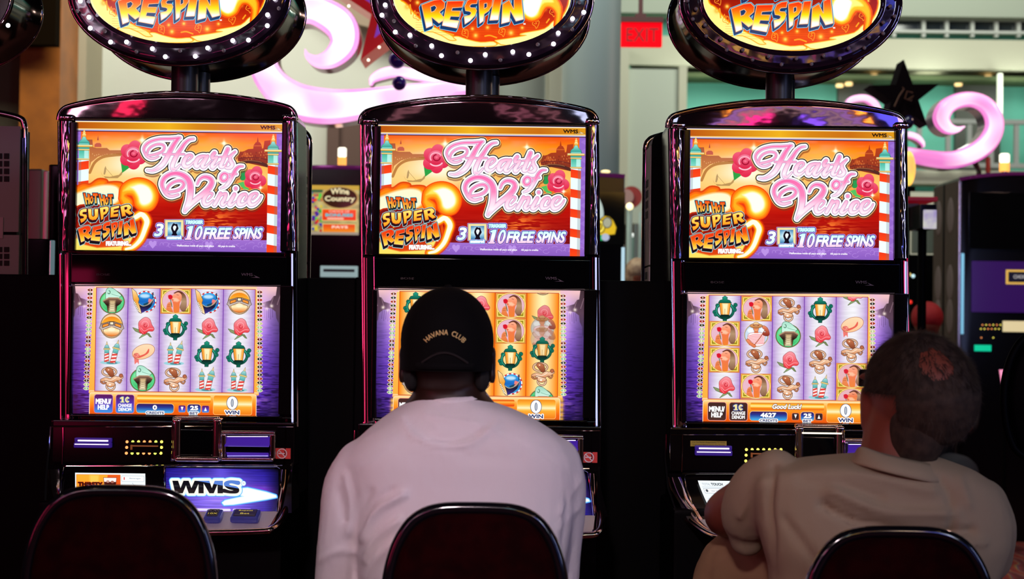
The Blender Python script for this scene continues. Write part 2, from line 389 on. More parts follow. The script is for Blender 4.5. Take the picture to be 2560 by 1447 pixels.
    def ell(s, cx, cy, rx, ry, col, out=(), a=1.0, rot=0, n=28, soft=0.0):
        R = math.radians(rot); pts = []
        for k in range(n):
            t = 2*math.pi*k/n; x, y = rx*math.cos(t), ry*math.sin(t)
            pts.append((cx+x*math.cos(R)-y*math.sin(R), cy+x*math.sin(R)+y*math.cos(R)))
        s.poly(pts, col, out, a, soft)
    def ring(s, cx, cy, rx, ry, wd, col, out=(), a=1.0, a0=0, a1=360, rot=0):
        R = math.radians(rot); pts = []
        N = 28 if max(rx, ry) < 60 else 90
        for k in range(N+1):
            t = math.radians(a0+(a1-a0)*k/N); x, y = rx*math.cos(t), ry*math.sin(t)
            pts.append((cx+x*math.cos(R)-y*math.sin(R), cy+x*math.sin(R)+y*math.cos(R), wd/2))
        s.stroke([pts], col, out, a, smooth=0)
    def stroke(s, strokes, col, out=(), a=1.0, smooth=5, soft=0.0):
        st = [[tuple(q) for q in (crom(l, smooth) if smooth and len(l) > 2 else l)] for l in strokes]
        st = [s.tp(l) for l in st]
        pad = 2+max([g*s.k for g, _ in out] or [0])+soft
        w, d = s.sd_strokes(st, pad)
        for g, c in out: s.comp(w, d, c, g*s.k, a)
        s.comp(w, d, col, 0, a, soft)
    def line(s, pts, wd, col, out=(), a=1.0, smooth=0):
        s.stroke([[(p[0], p[1], wd/2) for p in pts]], col, out, a, smooth)
    def glow(s, cx, cy, rx, ry, col, st=1.0):
        cx, cy = s.T(cx, cy); rx *= s.k; ry *= s.k
        w = s.win(cx-3*rx, cy-3*ry, cx+3*rx, cy+3*ry)
        if w is None: return
        g = np.exp(-(((s.X[w]-cx)/rx)**2+((s.Y[w]-cy)/ry)**2))*st*s.alpha
        g = np.clip(g, 0, 1)[..., None]
        s.img[w] = s.img[w]*(1-g)+hexc(col)*g
    def text(s, str_, x0, y0, x1, y1, col, out=(), a=1.0, shear=0.0, bold=0.0, quad=None, arc=0.0, soft=0.0):
        """fit a string in a box (canvas units through T); bold = growth in units"""
        loops, W, H = glyphs(str_)
        L = []
        for l in loops:
            q = []
            for (u, v) in l:
                uu = u/W; vv = 1-v/H
                if quad:
                    (ax, ay), (bx, by), (cx, cy), (dx, dy) = quad
                    x = (ax*(1-uu)+bx*uu)*(1-vv)+(dx*(1-uu)+cx*uu)*vv
                    y = (ay*(1-uu)+by*uu)*(1-vv)+(dy*(1-uu)+cy*uu)*vv
                else:
                    x = x0+(x1-x0)*uu+shear*(1-vv)*(y1-y0); y = y0+(y1-y0)*vv - arc*(1-(2*uu-1)**2)
                q.append((x, y))
            L.append(s.tp(q))
        pad = 2+(max([g for g, _ in out] or [0])+bold)*s.k
        w, d = s.sd_poly(L, pad)
        for g, c in out: s.comp(w, d, c, (g+bold)*s.k, a)
        s.comp(w, d, col, bold*s.k, a, soft)

_gl = {}
def glyphs(str_):
    """outline loops of a string from the built-in font"""
    if str_ in _gl: return _gl[str_]
    cu = bpy.data.curves.new('t', 'FONT'); cu.body = str_; cu.fill_mode = 'NONE'; cu.resolution_u = 3
    o = bpy.data.objects.new('t', cu); C.objects.link(o)
    dg = bpy.context.evaluated_depsgraph_get(); dg.update()
    me = bpy.data.meshes.new_from_object(o.evaluated_get(dg))
    V = [(v.co.x, v.co.y) for v in me.vertices]
    nb = {}
    for e in me.edges:
        a, b = e.vertices; nb.setdefault(a, []).append(b); nb.setdefault(b, []).append(a)
    seen = set(); loops = []
    for st in nb:
        if st in seen: continue
        l = [st]; seen.add(st); cur = st
        while True:
            nx = [q for q in nb[cur] if q not in seen]
            if not nx: break
            cur = nx[0]; seen.add(cur); l.append(cur)
        if len(l) > 2: loops.append([V[i] for i in l])
    bpy.data.objects.remove(o); bpy.data.curves.remove(cu); bpy.data.meshes.remove(me)
    x0 = min(p[0] for l in loops for p in l); x1 = max(p[0] for l in loops for p in l)
    y0 = min(p[1] for l in loops for p in l); y1 = max(p[1] for l in loops for p in l)
    loops = [[(p[0]-x0, p[1]-y0) for p in l] for l in loops]
    _gl[str_] = (loops, max(x1-x0, 1e-4), max(y1-y0, 1e-4))
    return _gl[str_]

COMIC = {
 'R': [[(0,.1),(.55,0),(.85,.02),(1,.2),(.97,.42),(.75,.55),(1,.9),(.68,1),(.38,.68),(.4,1.02),(.08,1.05)], [(.38,.26),(.55,.23),(.62,.33),(.52,.44),(.39,.46)]],
 'E': [[(.1,.05),(1,0),(.97,.25),(.45,.3),(.43,.4),(.92,.38),(.9,.6),(.42,.62),(.4,.74),(.95,.74),(.9,1.03),(0,1)]],
 'S': [[(1,0),(.95,.3),(.55,.27),(.42,.33),(.5,.41),(.85,.47),(.98,.63),(.88,.85),(.5,1),(.08,1.05),(0,.7),(.45,.73),(.55,.65),(.4,.57),(.1,.5),(.02,.3),(.2,.08),(.55,0)]],
 'P': [[(0,.05),(.7,0),(.98,.12),(1,.4),(.8,.62),(.45,.7),(.42,1.0),(.05,1.04)], [(.4,.24),(.58,.24),(.6,.4),(.42,.45)]],
 'I': [[(.1,0),(.98,0),(.88,1),(0,1.02)]],
 'N': [[(0,.14),(.35,.06),(.58,.5),(.6,.02),(1,0),(1,1),(.66,1.03),(.42,.55),(.4,1.0),(.04,1.04)]],
 'U': [[(0,0),(.36,0),(.36,.6),(.5,.68),(.62,.6),(.62,0),(1,0),(1,.7),(.78,.96),(.4,1.0),(.1,.9),(0,.7)]],
 'H': [[(0,.05),(.32,0),(.34,.38),(.62,.36),(.62,0),(.98,0),(.95,1),(.62,1),(.62,.6),(.36,.62),(.36,1),(.02,1)]],
 'O': [[(.3,0),(.7,0),(1,.3),(1,.7),(.7,1),(.3,1),(0,.7),(0,.3)], [(.42,.3),(.6,.3),(.66,.5),(.58,.7),(.4,.7),(.34,.5)]],
 'T': [[(0,.1),(1,0),(1,.28),(.7,.3),(.66,1),(.32,1),(.34,.33),(0,.36)]],
}
def comic(art, items, drop, edge, dark, grad, rim, o=(0, 0), ow=1.2, rw=.7):
    """items: (letter, TL, TR, BR, BL) in the art's current coordinates; drop = (dx,dy) of the block shadow"""
    S_ = []
    for ch, a, b, c, d in items:
        S_.append([[((a[0]*(1-u)+b[0]*u)*(1-v)+(d[0]*(1-u)+c[0]*u)*v, (a[1]*(1-u)+b[1]*u)*(1-v)+(d[1]*(1-u)+c[1]*u)*v) for u, v in l] for l in COMIC[ch]])
    n = 4
    for g, col in ((ow+1.3, edge), (ow, dark)):
        for L in S_:
            for k in range(n+1):
                q = [[(x+drop[0]*k/n, y+drop[1]*k/n) for x, y in L[0]]]
                w, d = art.sd_poly([art.tp(l) for l in q], 6)
                art.comp(w, d, col, g)
    for L in S_:
        w, d = art.sd_poly([art.tp(l) for l in L], 4)
        art.comp(w, d, rim, rw*.2)
        art.comp(w, d, grad, -rw)

def roll_T(cx, cy, w, h, deg=0.8):
    """photo pixel -> canvas unit, undoing the camera's roll"""
    a = math.radians(deg); ca, sa = math.cos(a), math.sin(a)
    return lambda x, y: (w/2+(x-cx)*ca+(y-cy)*sa, h/2-(x-cx)*sa+(y-cy)*ca)
def sub(base, sc, ox, oy):
    return lambda x, y: base(ox+x/sc, oy+y/sc)

def rose(A, cx, cy, r, leafs=1):
    if leafs:
        A.poly([(cx-r*.9, cy+r*.5), (cx-r*.8, cy+r*1.3), (cx-r*.1, cy+r*.8)], '2fa044')
        A.poly([(cx+r*.6, cy-r*.2), (cx+r*1.35, cy+r*.1), (cx+r*.7, cy+r*.6)], '2b8f3c')
    for t, q in ((20, 1), (85, .95), (150, 1), (215, .95), (285, 1.05)):
        a = math.radians(t)
        A.ell(cx+r*.45*math.cos(a)*q, cy+r*.5*math.sin(a)*q, r*.58, r*.5, ('f0607c', 'e2254a'), ((.8, 'b01336'),), rot=t)
    A.ell(cx, cy-r*.08, r*.6, r*.55, ('f27a96', 'd81f44'), ((.4, 'a81030'),))
    A.ring(cx, cy-r*.1, r*.42, r*.36, r*.1, 'fbb0c2', a0=150, a1=330)
    A.ring(cx+r*.05, cy-r*.1, r*.25, r*.22, r*.09, 'a50e30', a0=0, a1=260)
    A.ring(cx, cy+r*.1, r*.52, r*.4, r*.1, 'ffc3d2', a0=30, a1=140)
    A.ell(cx+r*.05, cy-r*.12, r*.1, r*.09, 'f4708a')

def art_top():
    w, h = 512, 316
    A = Art(w, h, 1.6, '3a0d2a')
    base = roll_T(1192.5, 474.5, w, h)
    A.T = lambda x, y: (x, y)
    X, Y = A.X, A.Y
    # sunset sky, lagoon and glowing sun
    t = np.clip((Y-26)/ (290-26), 0, 1)
    st = [(0, 'f04a10'), (.1, 'ff8a10'), (.3, 'ffb850'), (.40, 'ffc66a'), (.5, 'f07a28'), (.58, 'd42408'), (.68, 'b80e05'), (.9, '84080a'), (1, '5a0a14')]
    A.img = np.stack([np.interp(t, [q[0] for q in st], [hexc(q[1])[k] for q in st]) for k in range(3)], -1)
    n = vnoise(X, Y, 60, 14, 3)*.6+vnoise(X, Y, 24, 8, 4)*.4
    m = np.clip((150-Y)/60, 0, 1)*np.clip((n-.45)*3, 0, 1)*.55
    A.img = A.img*(1-m[..., None])+hexc('ff8468')*m[..., None]
    A.glow(105, 105, 110, 60, 'ffd890', .8); A.glow(150, 108, 60, 42, 'fffbe0', 1); A.glow(90, 140, 110, 16, 'ffd27a', .8)
    A.glow(330, 70, 70, 35, 'ffcf70', .55)
    nr = vnoise(X, Y, 26, 4, 9)*.6+vnoise(X, Y, 9, 2.5, 12)*.4
    m = np.exp(-(((X-350)/55)**2+((Y-240)/22)**2))*np.clip((nr-.35)*4, 0, 1)
    A.img = A.img*(1-m[..., None])+hexc('ff8a30')*m[..., None]
    m = np.clip((Y-190)/40, 0, 1)*.25*vnoise(X, Y, 40, 2.5, 5)
    A.img = A.img*(1-m[..., None])+hexc('ff3a20')*m[..., None]
    A.T = base
    # town silhouettes and bridges, left then right
    Lf = sub(base, 9.045, 930, 310); A.T = Lf; A.k = 1/9.045
    A.poly([(340, 455), (465, 455), (480, 620), (560, 640), (790, 640), (850, 690), (1120, 690), (1120, 790), (900, 770), (600, 830), (440, 950), (400, 1100), (400, 600)], ('a04a3a', 'b8683c', 'c98040'), a=.85)
    A.poly([(510, 620), (515, 560), (560, 530), (630, 530), (665, 560), (668, 620)], 'c0554a', a=.9)
    A.poly([(570, 470), (605, 470), (592, 370)], 'a03a40', a=.9)
    for k in range(14):
        A.ell(470+k*46, 770+(k*37 % 50), 9, 14, 'ffcf90', a=.6)
    A.line([(410, 1180), (520, 960), (700, 840), (950, 800), (1120, 790)], 60, 'a8642c', a=.75, smooth=5)
    A.poly([(660, 1170), (700, 1260), (860, 1275), (1060, 1230), (1160, 1110), (1120, 1230), (1030, 1305), (760, 1305), (680, 1230)], 'b08850', a=.85)
    A.poly([(735, 1090), (760, 1035), (775, 1080), (770, 1160), (745, 1230), (715, 1220)], 'b09060', a=.9)
    A.line([(770, 1090), (920, 1260)], 9, 'a08850', a=.8)
    Rt = sub(base, 12.056, 1240, 350); A.T = Rt; A.k = 1/12.056
    A.poly([(1190, 680), (1250, 500), (1380, 470), (1500, 410), (1650, 400), (1660, 300), (1720, 215), (1780, 195), (1850, 215), (1900, 300), (1910, 400), (1950, 380), (1980, 170), (2160, 150), (2160, 700), (2080, 950), (1200, 760)], ('b8401c', 'a03a20', '8a3420'))
    A.poly([(1755, 200), (1810, 200), (1785, 50)], 'b03a18')
    A.rect(1660, 300, 1905, 330, 'e07030', a=.7); A.poly([(1270, 640), (1400, 480), (1560, 600), (1640, 640)], 'c85a28', a=.8)
    for k in range(26):
        x = 1270+(k*137 % 800); y = 470+(k*71 % 260)
        A.rect(x, y, x+22, y+46, 'ffa850' if k % 3 else '5a1c18', a=.55)
    A.line([(1200, 700), (1500, 655), (1800, 665), (2080, 730)], 12, '50202a', smooth=4)
    A.line([(1220, 830), (1500, 780), (1800, 800), (2060, 900)], 90, '552a24', smooth=4)
    for k in range(18): A.line([(1230+k*48, 690), (1230+k*48, 790)], 8, '5a2a28', a=.8)
    A.line([(1300, 770), (1500, 745), (1750, 765), (1900, 800)], 12, 'ffb060', a=.6, smooth=4)
    # purple side and bottom bands
    A.T = lambda x, y: (x, y); A.k = 1
    A.rect(-2, 27, 15, 320, '9a6ad0'); A.rect(496, 27, 514, 320, '9468cc')
    for k in range(14): 
        A.poly([(-1, 30+k*22), (14, 38+k*22), (-1, 46+k*22)], 'a87cdc', a=.6); A.poly([(512, 30+k*22), (499, 38+k*22), (512, 46+k*22)], 'a87cdc', a=.6)
    A.rect(90, 286, 514, 318, ('a070d0', '8a5cc0'))
    r_ = random.Random(4)
    for k in range(34):
        x = 155+k*10.5; A.ring(x, 301+r_.uniform(-5, 5), r_.uniform(4, 8), r_.uniform(3, 6), 1.3, 'b48ae0', a0=r_.uniform(0, 200), a1=r_.uniform(220, 480), a=.8)
    for x in (196, 334): 
        A.poly([(x, 310), (x-9, 299), (x-8, 292), (x-3, 291), (x, 295), (x+3, 291), (x+8, 292), (x+9, 299)], 'bb92e6', smooth=3)
    # top gold bar
    A.rect(-2, -2, 514, 27, '2a1030')
    A.rect(1, 1.2, 511, 25, 'c8c0f0')
    g = np.clip(np.interp(X[0], [0, 90, 230, 300, 400, 512], [0, .4, 1, .55, .3, .75]), 0, 1)
    w_ = A.win(1, 3, 511, 22)
    c = hexc('b9520e')*(1-g[None, w_[1], None])+hexc('efb21e')*g[None, w_[1], None]
    A.img[w_] = np.broadcast_to(c, A.img[w_].shape)
    A.rect(1, 2.4, 511, 4.4, 'ffe9a0'); A.rect(1, 20, 511, 22, 'ffe9a0')
    A.text('WMS', 456, 8, 492, 16, '201008', bold=.5); A.poly([(482, 18), (508, 17.2), (494, 11.5), (500, 16)], 'ffe9b0', ((.5, '503010'),))
    # striped mooring poles
    for x0, flip, ytop in ((23, 1, 22), (488, -1, 28)):
        yb = 300+20
        y = ytop+78
        A.rect(x0-12.5, ytop+45, x0+12.5, yb, ('e8fbff', 'f6ffff'))
        k = 0
        while y < yb:
            A.poly([(x0-12.5, y+flip*2), (x0+12.5, y-flip*2), (x0+12.5, y+20-flip*2), (x0-12.5, y+20+flip*2)], ('f03a18', 'ff4a18')); y += 48
        A.rect(x0+5, ytop+45, x0+12.5, yb, '6a8088', a=.3) if flip < 0 else A.rect(x0-12.5, ytop+45, x0-6, yb, '6a8088', a=.3)
        A.rect(x0-12, ytop+50, x0+12, ytop+74, ('48b8a0', '8ae0d0')); A.rect(x0+1, ytop+50, x0+11, ytop+74, 'd8fff8', a=.7)
        A.poly([(x0-14, ytop+36), (x0-12, ytop+30), (x0-6, ytop+25), (x0-2.5, ytop+17), (x0+2.5, ytop+17), (x0+6, ytop+25), (x0+12, ytop+30), (x0+14, ytop+36)], ('a0e8dc', '2f9c8c'), ((.6, '2a6c70'),))
        A.rect(x0-13, ytop+34, x0+13, ytop+49, ('7fd8c8', '2f9c8c'), ((.5, '2a6c70'),), r=3)
        for yy, hw in ((38, 21), (48, 14), (71, 14.5)): A.rect(x0-hw, ytop+yy, x0+hw, ytop+yy+(5 if hw > 20 else 3), ('fff6c0', 'd8a030'), ((.5, '8a5a20'),), r=1.4)
        for yy, rr in ((2, 2), (7, 3.4), (13, 4.6)): A.ell(x0, ytop+yy+1, rr, rr, ('fff4b0', 'e0a030'))
    # roses
    A.T = sub(base, 9.045, 930, 310); A.k = 1/9.045
    rose(A, 1370, 800, 300)
    A.T = sub(base, 8.828, 1120, 430); A.k = 1/8.828
    A.poly([(1980, 60), (2080, 10), (2100, 240), (1990, 250)], '2a9a50', smooth=3); A.poly([(1930, 330), (2060, 290), (2090, 400), (2160, 430), (2190, 470), (2070, 460)], '58c060')
    rose(A, 2310, 225, 245, 0)
    # fireball swirl behind the two words (plain flame, no face)
    A.T = sub(base, 7.233, 936, 440); A.k = 1/7.233
    fl = [(20, 330), (160, 240), (300, 250), (440, 160), (560, 170), (540, 220), (760, 210), (850, 250), (800, 440), (900, 560), (1120, 640), (1100, 780), (1140, 1100), (1000, 1300), (960, 1375), (20, 1370)]
    A.poly(fl, 'ff8a10', ((60, 'e04a10'), (30, 'ff6a10')), smooth=4, soft=3)
    A.poly([(40, 370), (300, 270), (540, 220), (740, 240), (810, 330), (780, 520), (500, 620), (200, 620), (90, 700), (40, 900)], 'fff7d0', smooth=4, soft=6)
    A.poly([(22, 700), (120, 590), (500, 590), (1080, 620), (1120, 900), (1100, 1190), (760, 1290), (420, 1330), (150, 1280), (60, 1150)], ('7a1418', 'a01808', 'e84a10'), ((25, 'c03008'),), smooth=4)
    A.poly([(22, 960), (60, 1150), (150, 1260), (420, 1325), (800, 1300), (900, 1180), (1060, 1130), (1000, 1250), (1060, 1300), (900, 1372), (22, 1372)], ('fff080', 'ffe060'), soft=3)
    loop = [(1100, 790, 36), (1210, 740, 40), (1300, 850, 45), (1270, 990, 38), (1190, 1180, 34), (1060, 1310, 26), (930, 1350, 18)]
    for g_, c_, a_ in ((60, 'e83a08', .8), (34, 'ff9a10', 1), (8, 'ffe870', 1)): A.stroke([[(x, y, r+g_) for x, y, r in loop]], c_, a=a_, soft=2)
    A.stroke([loop], 'fffbe8', soft=1)
    ball = [(840, 460), (870, 280), (1000, 170), (1180, 140), (1350, 200), (1450, 330), (1460, 480), (1380, 620), (1240, 650), (1130, 580), (1100, 460), (1050, 380), (950, 370), (900, 420), (1000, 500), (1000, 580), (900, 560)]
    A.poly(ball, 'ffb020', ((52, 'ff4a08'), (34, 'ff7a10')), smooth=4, soft=4)
    A.poly([(880, 330), (1000, 215), (1180, 180), (1340, 240), (1420, 360), (1420, 480), (1350, 580), (1240, 610), (1160, 550), (1130, 440), (1060, 330), (960, 320)], 'ffe860', smooth=4, soft=5)
    A.poly([(1010, 260), (1180, 210), (1320, 260), (1390, 370), (1390, 480), (1330, 550), (1240, 575), (1180, 530), (1150, 420), (1090, 320)], 'fffef2', smooth=4, soft=5)
    for k in range(16):
        A.glow(80+r_.random()*1000, 900+r_.random()*420, 14, 14, 'ffd040', .9)
    hh = []
    for ox, oy in ((0, 0), (270, 20)):
        hh += [('H', (165+ox, 350+oy), (290+ox, 385+oy), (290+ox, 560+oy), (215+ox, 570+oy)), ('O', (288+ox, 420+oy), (350+ox, 410+oy), (345+ox, 550+oy), (285+ox, 555+oy)),
               ('T', (335+ox, 345+oy), (425+ox, 365+oy), (440+ox, 540+oy), (350+ox, 550+oy))]
    comic(A, hh, (6, 26), '9ad8dc', '1a2a30', ('f04a18', 'ffa030', 'ffe060'), 'a02010', ow=1.1, rw=.35)
    comic(A, [('S', (85, 650), (235, 635), (250, 840), (120, 885)), ('U', (250, 640), (440, 640), (435, 840), (270, 845)), ('P', (460, 610), (635, 590), (600, 800), (480, 835)), ('E', (640, 605), (815, 580), (805, 770), (650, 795)), ('R', (825, 580), (1010, 555), (1065, 740), (840, 775))],
          (-10, 34), 'a8e0e8', '281018', ('fff080', 'ffc840', 'ff9a20'), 'c03018')
    comic(A, [('R', (75, 970), (300, 925), (330, 1150), (115, 1225)), ('E', (325, 950), (505, 925), (485, 1205), (305, 1195)), ('S', (505, 890), (655, 865), (650, 1090), (520, 1155)), ('P', (660, 885), (795, 860), (775, 1080), (680, 1140)), ('I', (800, 860), (880, 850), (860, 1085), (785, 1095)), ('N', (885, 890), (1065, 810), (1120, 1060), (890, 1115))],
          (-14, 44), 'a8e0e8', '181018', ('f03010', 'f05010', 'ffb020', 'ffe868'), 'ffb090')
    A.text('FEATURING...', 580, 1215, 1020, 1285, 'ffffff', ((6, 'b02010'),), bold=9)
    A.text('TM', 1058, 1130, 1092, 1148, 'ffffff', bold=2)
    # script title
    conv = lambda l, sc, ox, oy: [(ox+p[0]/sc, oy+p[1]/sc, p[2]/sc) for p in l]
    SA = [[(1285, 320, 40), (1000, 345, 42), (700, 352, 40), (450, 410, 40), (290, 510, 40), (215, 640, 34), (245, 760, 28), (310, 860, 30), (420, 920, 30), (540, 915, 26), (650, 865, 20)],
          [(310, 800, 26), (345, 680, 28), (450, 570, 30), (620, 505, 30), (780, 525, 32), (825, 610, 32), (760, 720, 32), (580, 795, 30), (360, 840, 26)],
          [(1240, 330, 55), (1120, 490, 60), (1000, 700, 65), (900, 900, 66), (780, 1090, 62), (620, 1220, 50), (470, 1280, 36), (320, 1270, 20)],
          [(1690, 350, 26), (1560, 375, 36), (1430, 480, 46), (1320, 640, 52), (1200, 820, 56), (1110, 1000, 60), (1060, 1150, 60), (1085, 1240, 55), (1180, 1220, 32), (1290, 1110, 20)],
          [(790, 800, 24), (1410, 800, 24)],
          [(1500, 1010, 14), (1600, 930, 20), (1650, 860, 26), (1600, 820, 32), (1500, 860, 48), (1420, 980, 58), (1400, 1110, 60), (1480, 1170, 50), (1600, 1120, 28), (1700, 1020, 20)],
          [(2080, 860, 34), (1960, 860, 42), (1840, 910, 52), (1770, 1010, 58), (1750, 1110, 58), (1800, 1160, 50), (1880, 1090, 28), (1980, 970, 24), (2070, 870, 24)],
          [(2110, 860, 42), (2010, 1030, 50), (1950, 1140, 52), (2000, 1190, 40), (2100, 1120, 22), (2210, 1000, 18)]]
    SB = [[(500, 525, 50), (440, 600, 48), (440, 680, 40), (520, 655, 34), (580, 650, 34), (520, 750, 46), (430, 880, 54), (450, 950, 48), (540, 890, 25), (650, 790, 18)],
          [(895, 410, 55), (830, 560, 56), (745, 760, 54), (685, 900, 54), (740, 940, 38), (850, 870, 20)], [(650, 640, 20), (920, 622, 20)],
          [(1110, 490, 26), (1040, 550, 32), (965, 640, 44), (980, 760, 52), (1030, 860, 54), (970, 950, 50), (870, 965, 36), (810, 935, 24)], [(815, 930, 18), (900, 770, 14), (1060, 560, 14)],
          [(1340, 915, 24), (1230, 925, 36), (1135, 1005, 46), (1065, 1130, 50), (985, 1280, 48), (905, 1410, 44), (800, 1515, 34), (690, 1560, 18)],
          [(930, 1150, 24), (1150, 1140, 26)],
          [(880, 1150, 40), (790, 1120, 42), (710, 1180, 45), (690, 1270, 46), (740, 1340, 44), (830, 1330, 42), (890, 1250, 38), (880, 1150, 38)]]
    SC = [[(640, 570, 20), (500, 605, 26), (390, 560, 30), (315, 440, 34), (290, 330, 40), (340, 215, 44), (460, 135, 46), (600, 112, 48), (740, 150, 54), (850, 240, 60), (905, 380, 64), (905, 550, 62), (880, 700, 58), (830, 830, 48), (785, 920, 30)],
          [(385, 530, 24), (430, 390, 28), (560, 295, 28), (700, 275, 32), (765, 340, 32), (720, 430, 30), (600, 490, 28), (430, 520, 24)],
          [(790, 910, 28), (920, 770, 44), (1060, 650, 50), (1200, 540, 52), (1320, 420, 54), (1375, 300, 50), (1320, 215, 44), (1200, 190, 36), (1105, 245, 28), (1055, 345, 20)],
          [(1290, 680, 10), (1360, 610, 14), (1380, 550, 20), (1320, 540, 24), (1240, 600, 38), (1195, 700, 42), (1225, 780, 38), (1310, 765, 26), (1400, 690, 14)],
          [(1560, 545, 34), (1490, 680, 34), (1425, 785, 34)], [(1460, 720, 16), (1560, 590, 22), (1670, 555, 32), (1650, 650, 36), (1590, 750, 38), (1620, 795, 28), (1700, 730, 14)],
          [(1890, 440, 38)], [(1860, 565, 34), (1795, 680, 38), (1745, 770, 38), (1790, 795, 28), (1890, 720, 14)],
          [(2080, 690, 16), (2125, 620, 22), (2100, 560, 26), (2020, 590, 38), (1955, 690, 42), (1965, 780, 40), (2060, 775, 28), (2170, 690, 14)],
          [(2260, 680, 10), (2335, 610, 14), (2355, 555, 20), (2300, 545, 24), (2220, 600, 38), (2175, 700, 42), (2210, 785, 40), (2300, 775, 28), (2395, 690, 18), (2440, 610, 12)]]
    A.T = base; A.k = 1
    allS = [conv(l, 12.06, 1090, 330) for l in SA]+[conv(l, 12.056, 1240, 350) for l in SB]+[conv(l, 8.828, 1120, 430) for l in SC]
    st_ = [[tuple(q) for q in (crom(l, 6) if len(l) > 2 else l)] for l in allS]
    st_ = [A.tp(l) for l in st_]
    sh = [[(x+2, y+5, r) for x, y, r in l] for l in st_]
    w_, d = A.sd_strokes(sh, 14); A.comp(w_, d, '7a3a20', 8.5, .55)
    w_, d = A.sd_strokes(st_, 14)
    A.layers(w_, d, [('ffdf90', 8.6), ('180c18', 7.2), ('ffffff', 4.9), ('b890c0', 1.1)])
    half = len(SA)+4
    for grp in (st_[:half], st_[half:half+3], st_[half+3:]):
        w_, d = A.sd_strokes(grp, 4)
        A.comp(w_, d, ('ffd8ee', 'ffa8cc', 'fff4fa'), 0)
        A.comp(w_, d, ((0, 'ff70b0'), (.4, 'ff88bc'), (.62, 'ffd4ea'), (.85, 'fff4fa'), (1, 'f8a8d4')), -1.6, soft=1.0)
    for x, y, r in ((1104, 362, 10), (1305, 370, 8), (1151, 445, 5), (1214, 436, 6), (1289, 461, 7), (1395, 478, 6)):
        A.glow(x, y, r, r*.35, 'fff8c0', .9); A.glow(x, y, r*.35, r, 'fff8c0', .9); A.glow(x, y, r*.5, r*.5, 'fffff0', .9)
    # trigger line
    A.T = sub(base, 7.758, 1120, 540); A.k = 1/7.758
    blu = ((24, 'c090e0'), (11, '1c2a90'))
    def tx(s_, a, b, c, d, sk=.22, bd=6, col=('c8fbff', 'ffffff', 'ffc8e8')): A.text(s_, a, b, c, d, col, blu, shear=sk, bold=bd)
    tx('3', 110, 200, 240, 425, .25, 12, ('ffffff', 'd8f8ff'))
    A.rect(315, 125, 665, 435, 'f4e2a0', ((16, 'c090e0'), (6, '201828')))
    A.rect(365, 165, 620, 420, ('3a7ab0', 'a8e0f0', '3a7ab0')); A.glow(490, 270, 85, 85, 'ffffff', 1)
    A.poly([(455, 210), (480, 185), (510, 200), (545, 200), (560, 250), (570, 290), (530, 360), (545, 415), (440, 415), (460, 370), (430, 290), (440, 240)], '120c1c', smooth=3)
    A.poly([(500, 225), (530, 250), (520, 290), (495, 330), (470, 290), (470, 250)], 'f0fbff', smooth=3)
    A.text('scattered', 360, 432, 615, 480, 'ffffff', ((20, 'c090e0'), (12, '60b8e0')), bold=7)
    A.text('TRIGGER', 700, 135, 1030, 195, 'd0fcff', ((24, 'c090e0'), (12, '2a50a0')), bold=9, shear=.2)
    A.poly([(735, 262), (800, 235), (860, 235), (800, 465), (825, 470), (820, 500), (690, 500), (695, 470), (725, 465), (770, 285), (735, 290)], ('c8fbff', 'ffffff', 'ffc8e8'), ((24, 'c090e0'), (11, '1c2a90')))
    tx('0', 860, 240, 985, 500, .25, 8)
    tx('FREE', 1040, 280, 1530, 480, .25, 12); tx('SPINS', 1610, 280, 2130, 480, .25, 11)
    A.T = base; A.k = 1
    A.T = lambda x, y: (x, y)
    A.text('Malfunction voids all pays and plays', 256, 299.5, 346, 305, 'ffffff', bold=.25); A.text('All pays in credits', 356, 299.5, 398, 305, 'ffffff', bold=.25)
    return A

# ---- reel symbols, drawn around (0,0) in a +-30 box
def sy(A, f, cx, cy, s=1.0, a=1.0):
    A.T = lambda x, y: (cx+x*s, cy+y*s); A.k = s; A.alpha = a
    f(A); A.T = lambda x, y: (x, y); A.k = 1; A.alpha = 1
def s_rose(A):
    A.poly([(-2, 12), (-14, 8), (-26, 4), (-20, 12), (-6, 18)], '8a9a68', ((.8, '40502c'),)); A.poly([(2, 16), (-8, 40-12), (-10, 30), (8, 20)], '8fa870', ((.8, '40502c'),)); A.poly([(6, 16), (16, 26), (20, 27), (14, 18)], '7a8a58', ((.7, '40502c'),))
    A.poly([(-10, 14), (-12, -6), (-8, -14), (4, -22), (15, -17), (20, -4), (26, 6), (22, 12), (12, 12), (2, 20)], ('f8a0a8', 'e83038'), ((.9, '9a3038'),), smooth=3)
    A.ring(4, -4, 8, 8, 1.4, 'ffb8c0', a0=180, a1=400, a=.8); A.ring(5, -2, 4, 4, 1.6, 'c82030', a0=0, a1=260); A.line([(-6, 4), (2, 12), (14, 6), (24, 6)], 1.4, 'ffc0c8', smooth=4, a=.8); A.line([(-11, 0), (-6, 10), (0, 18)], 1.4, 'ff8890', smooth=3)
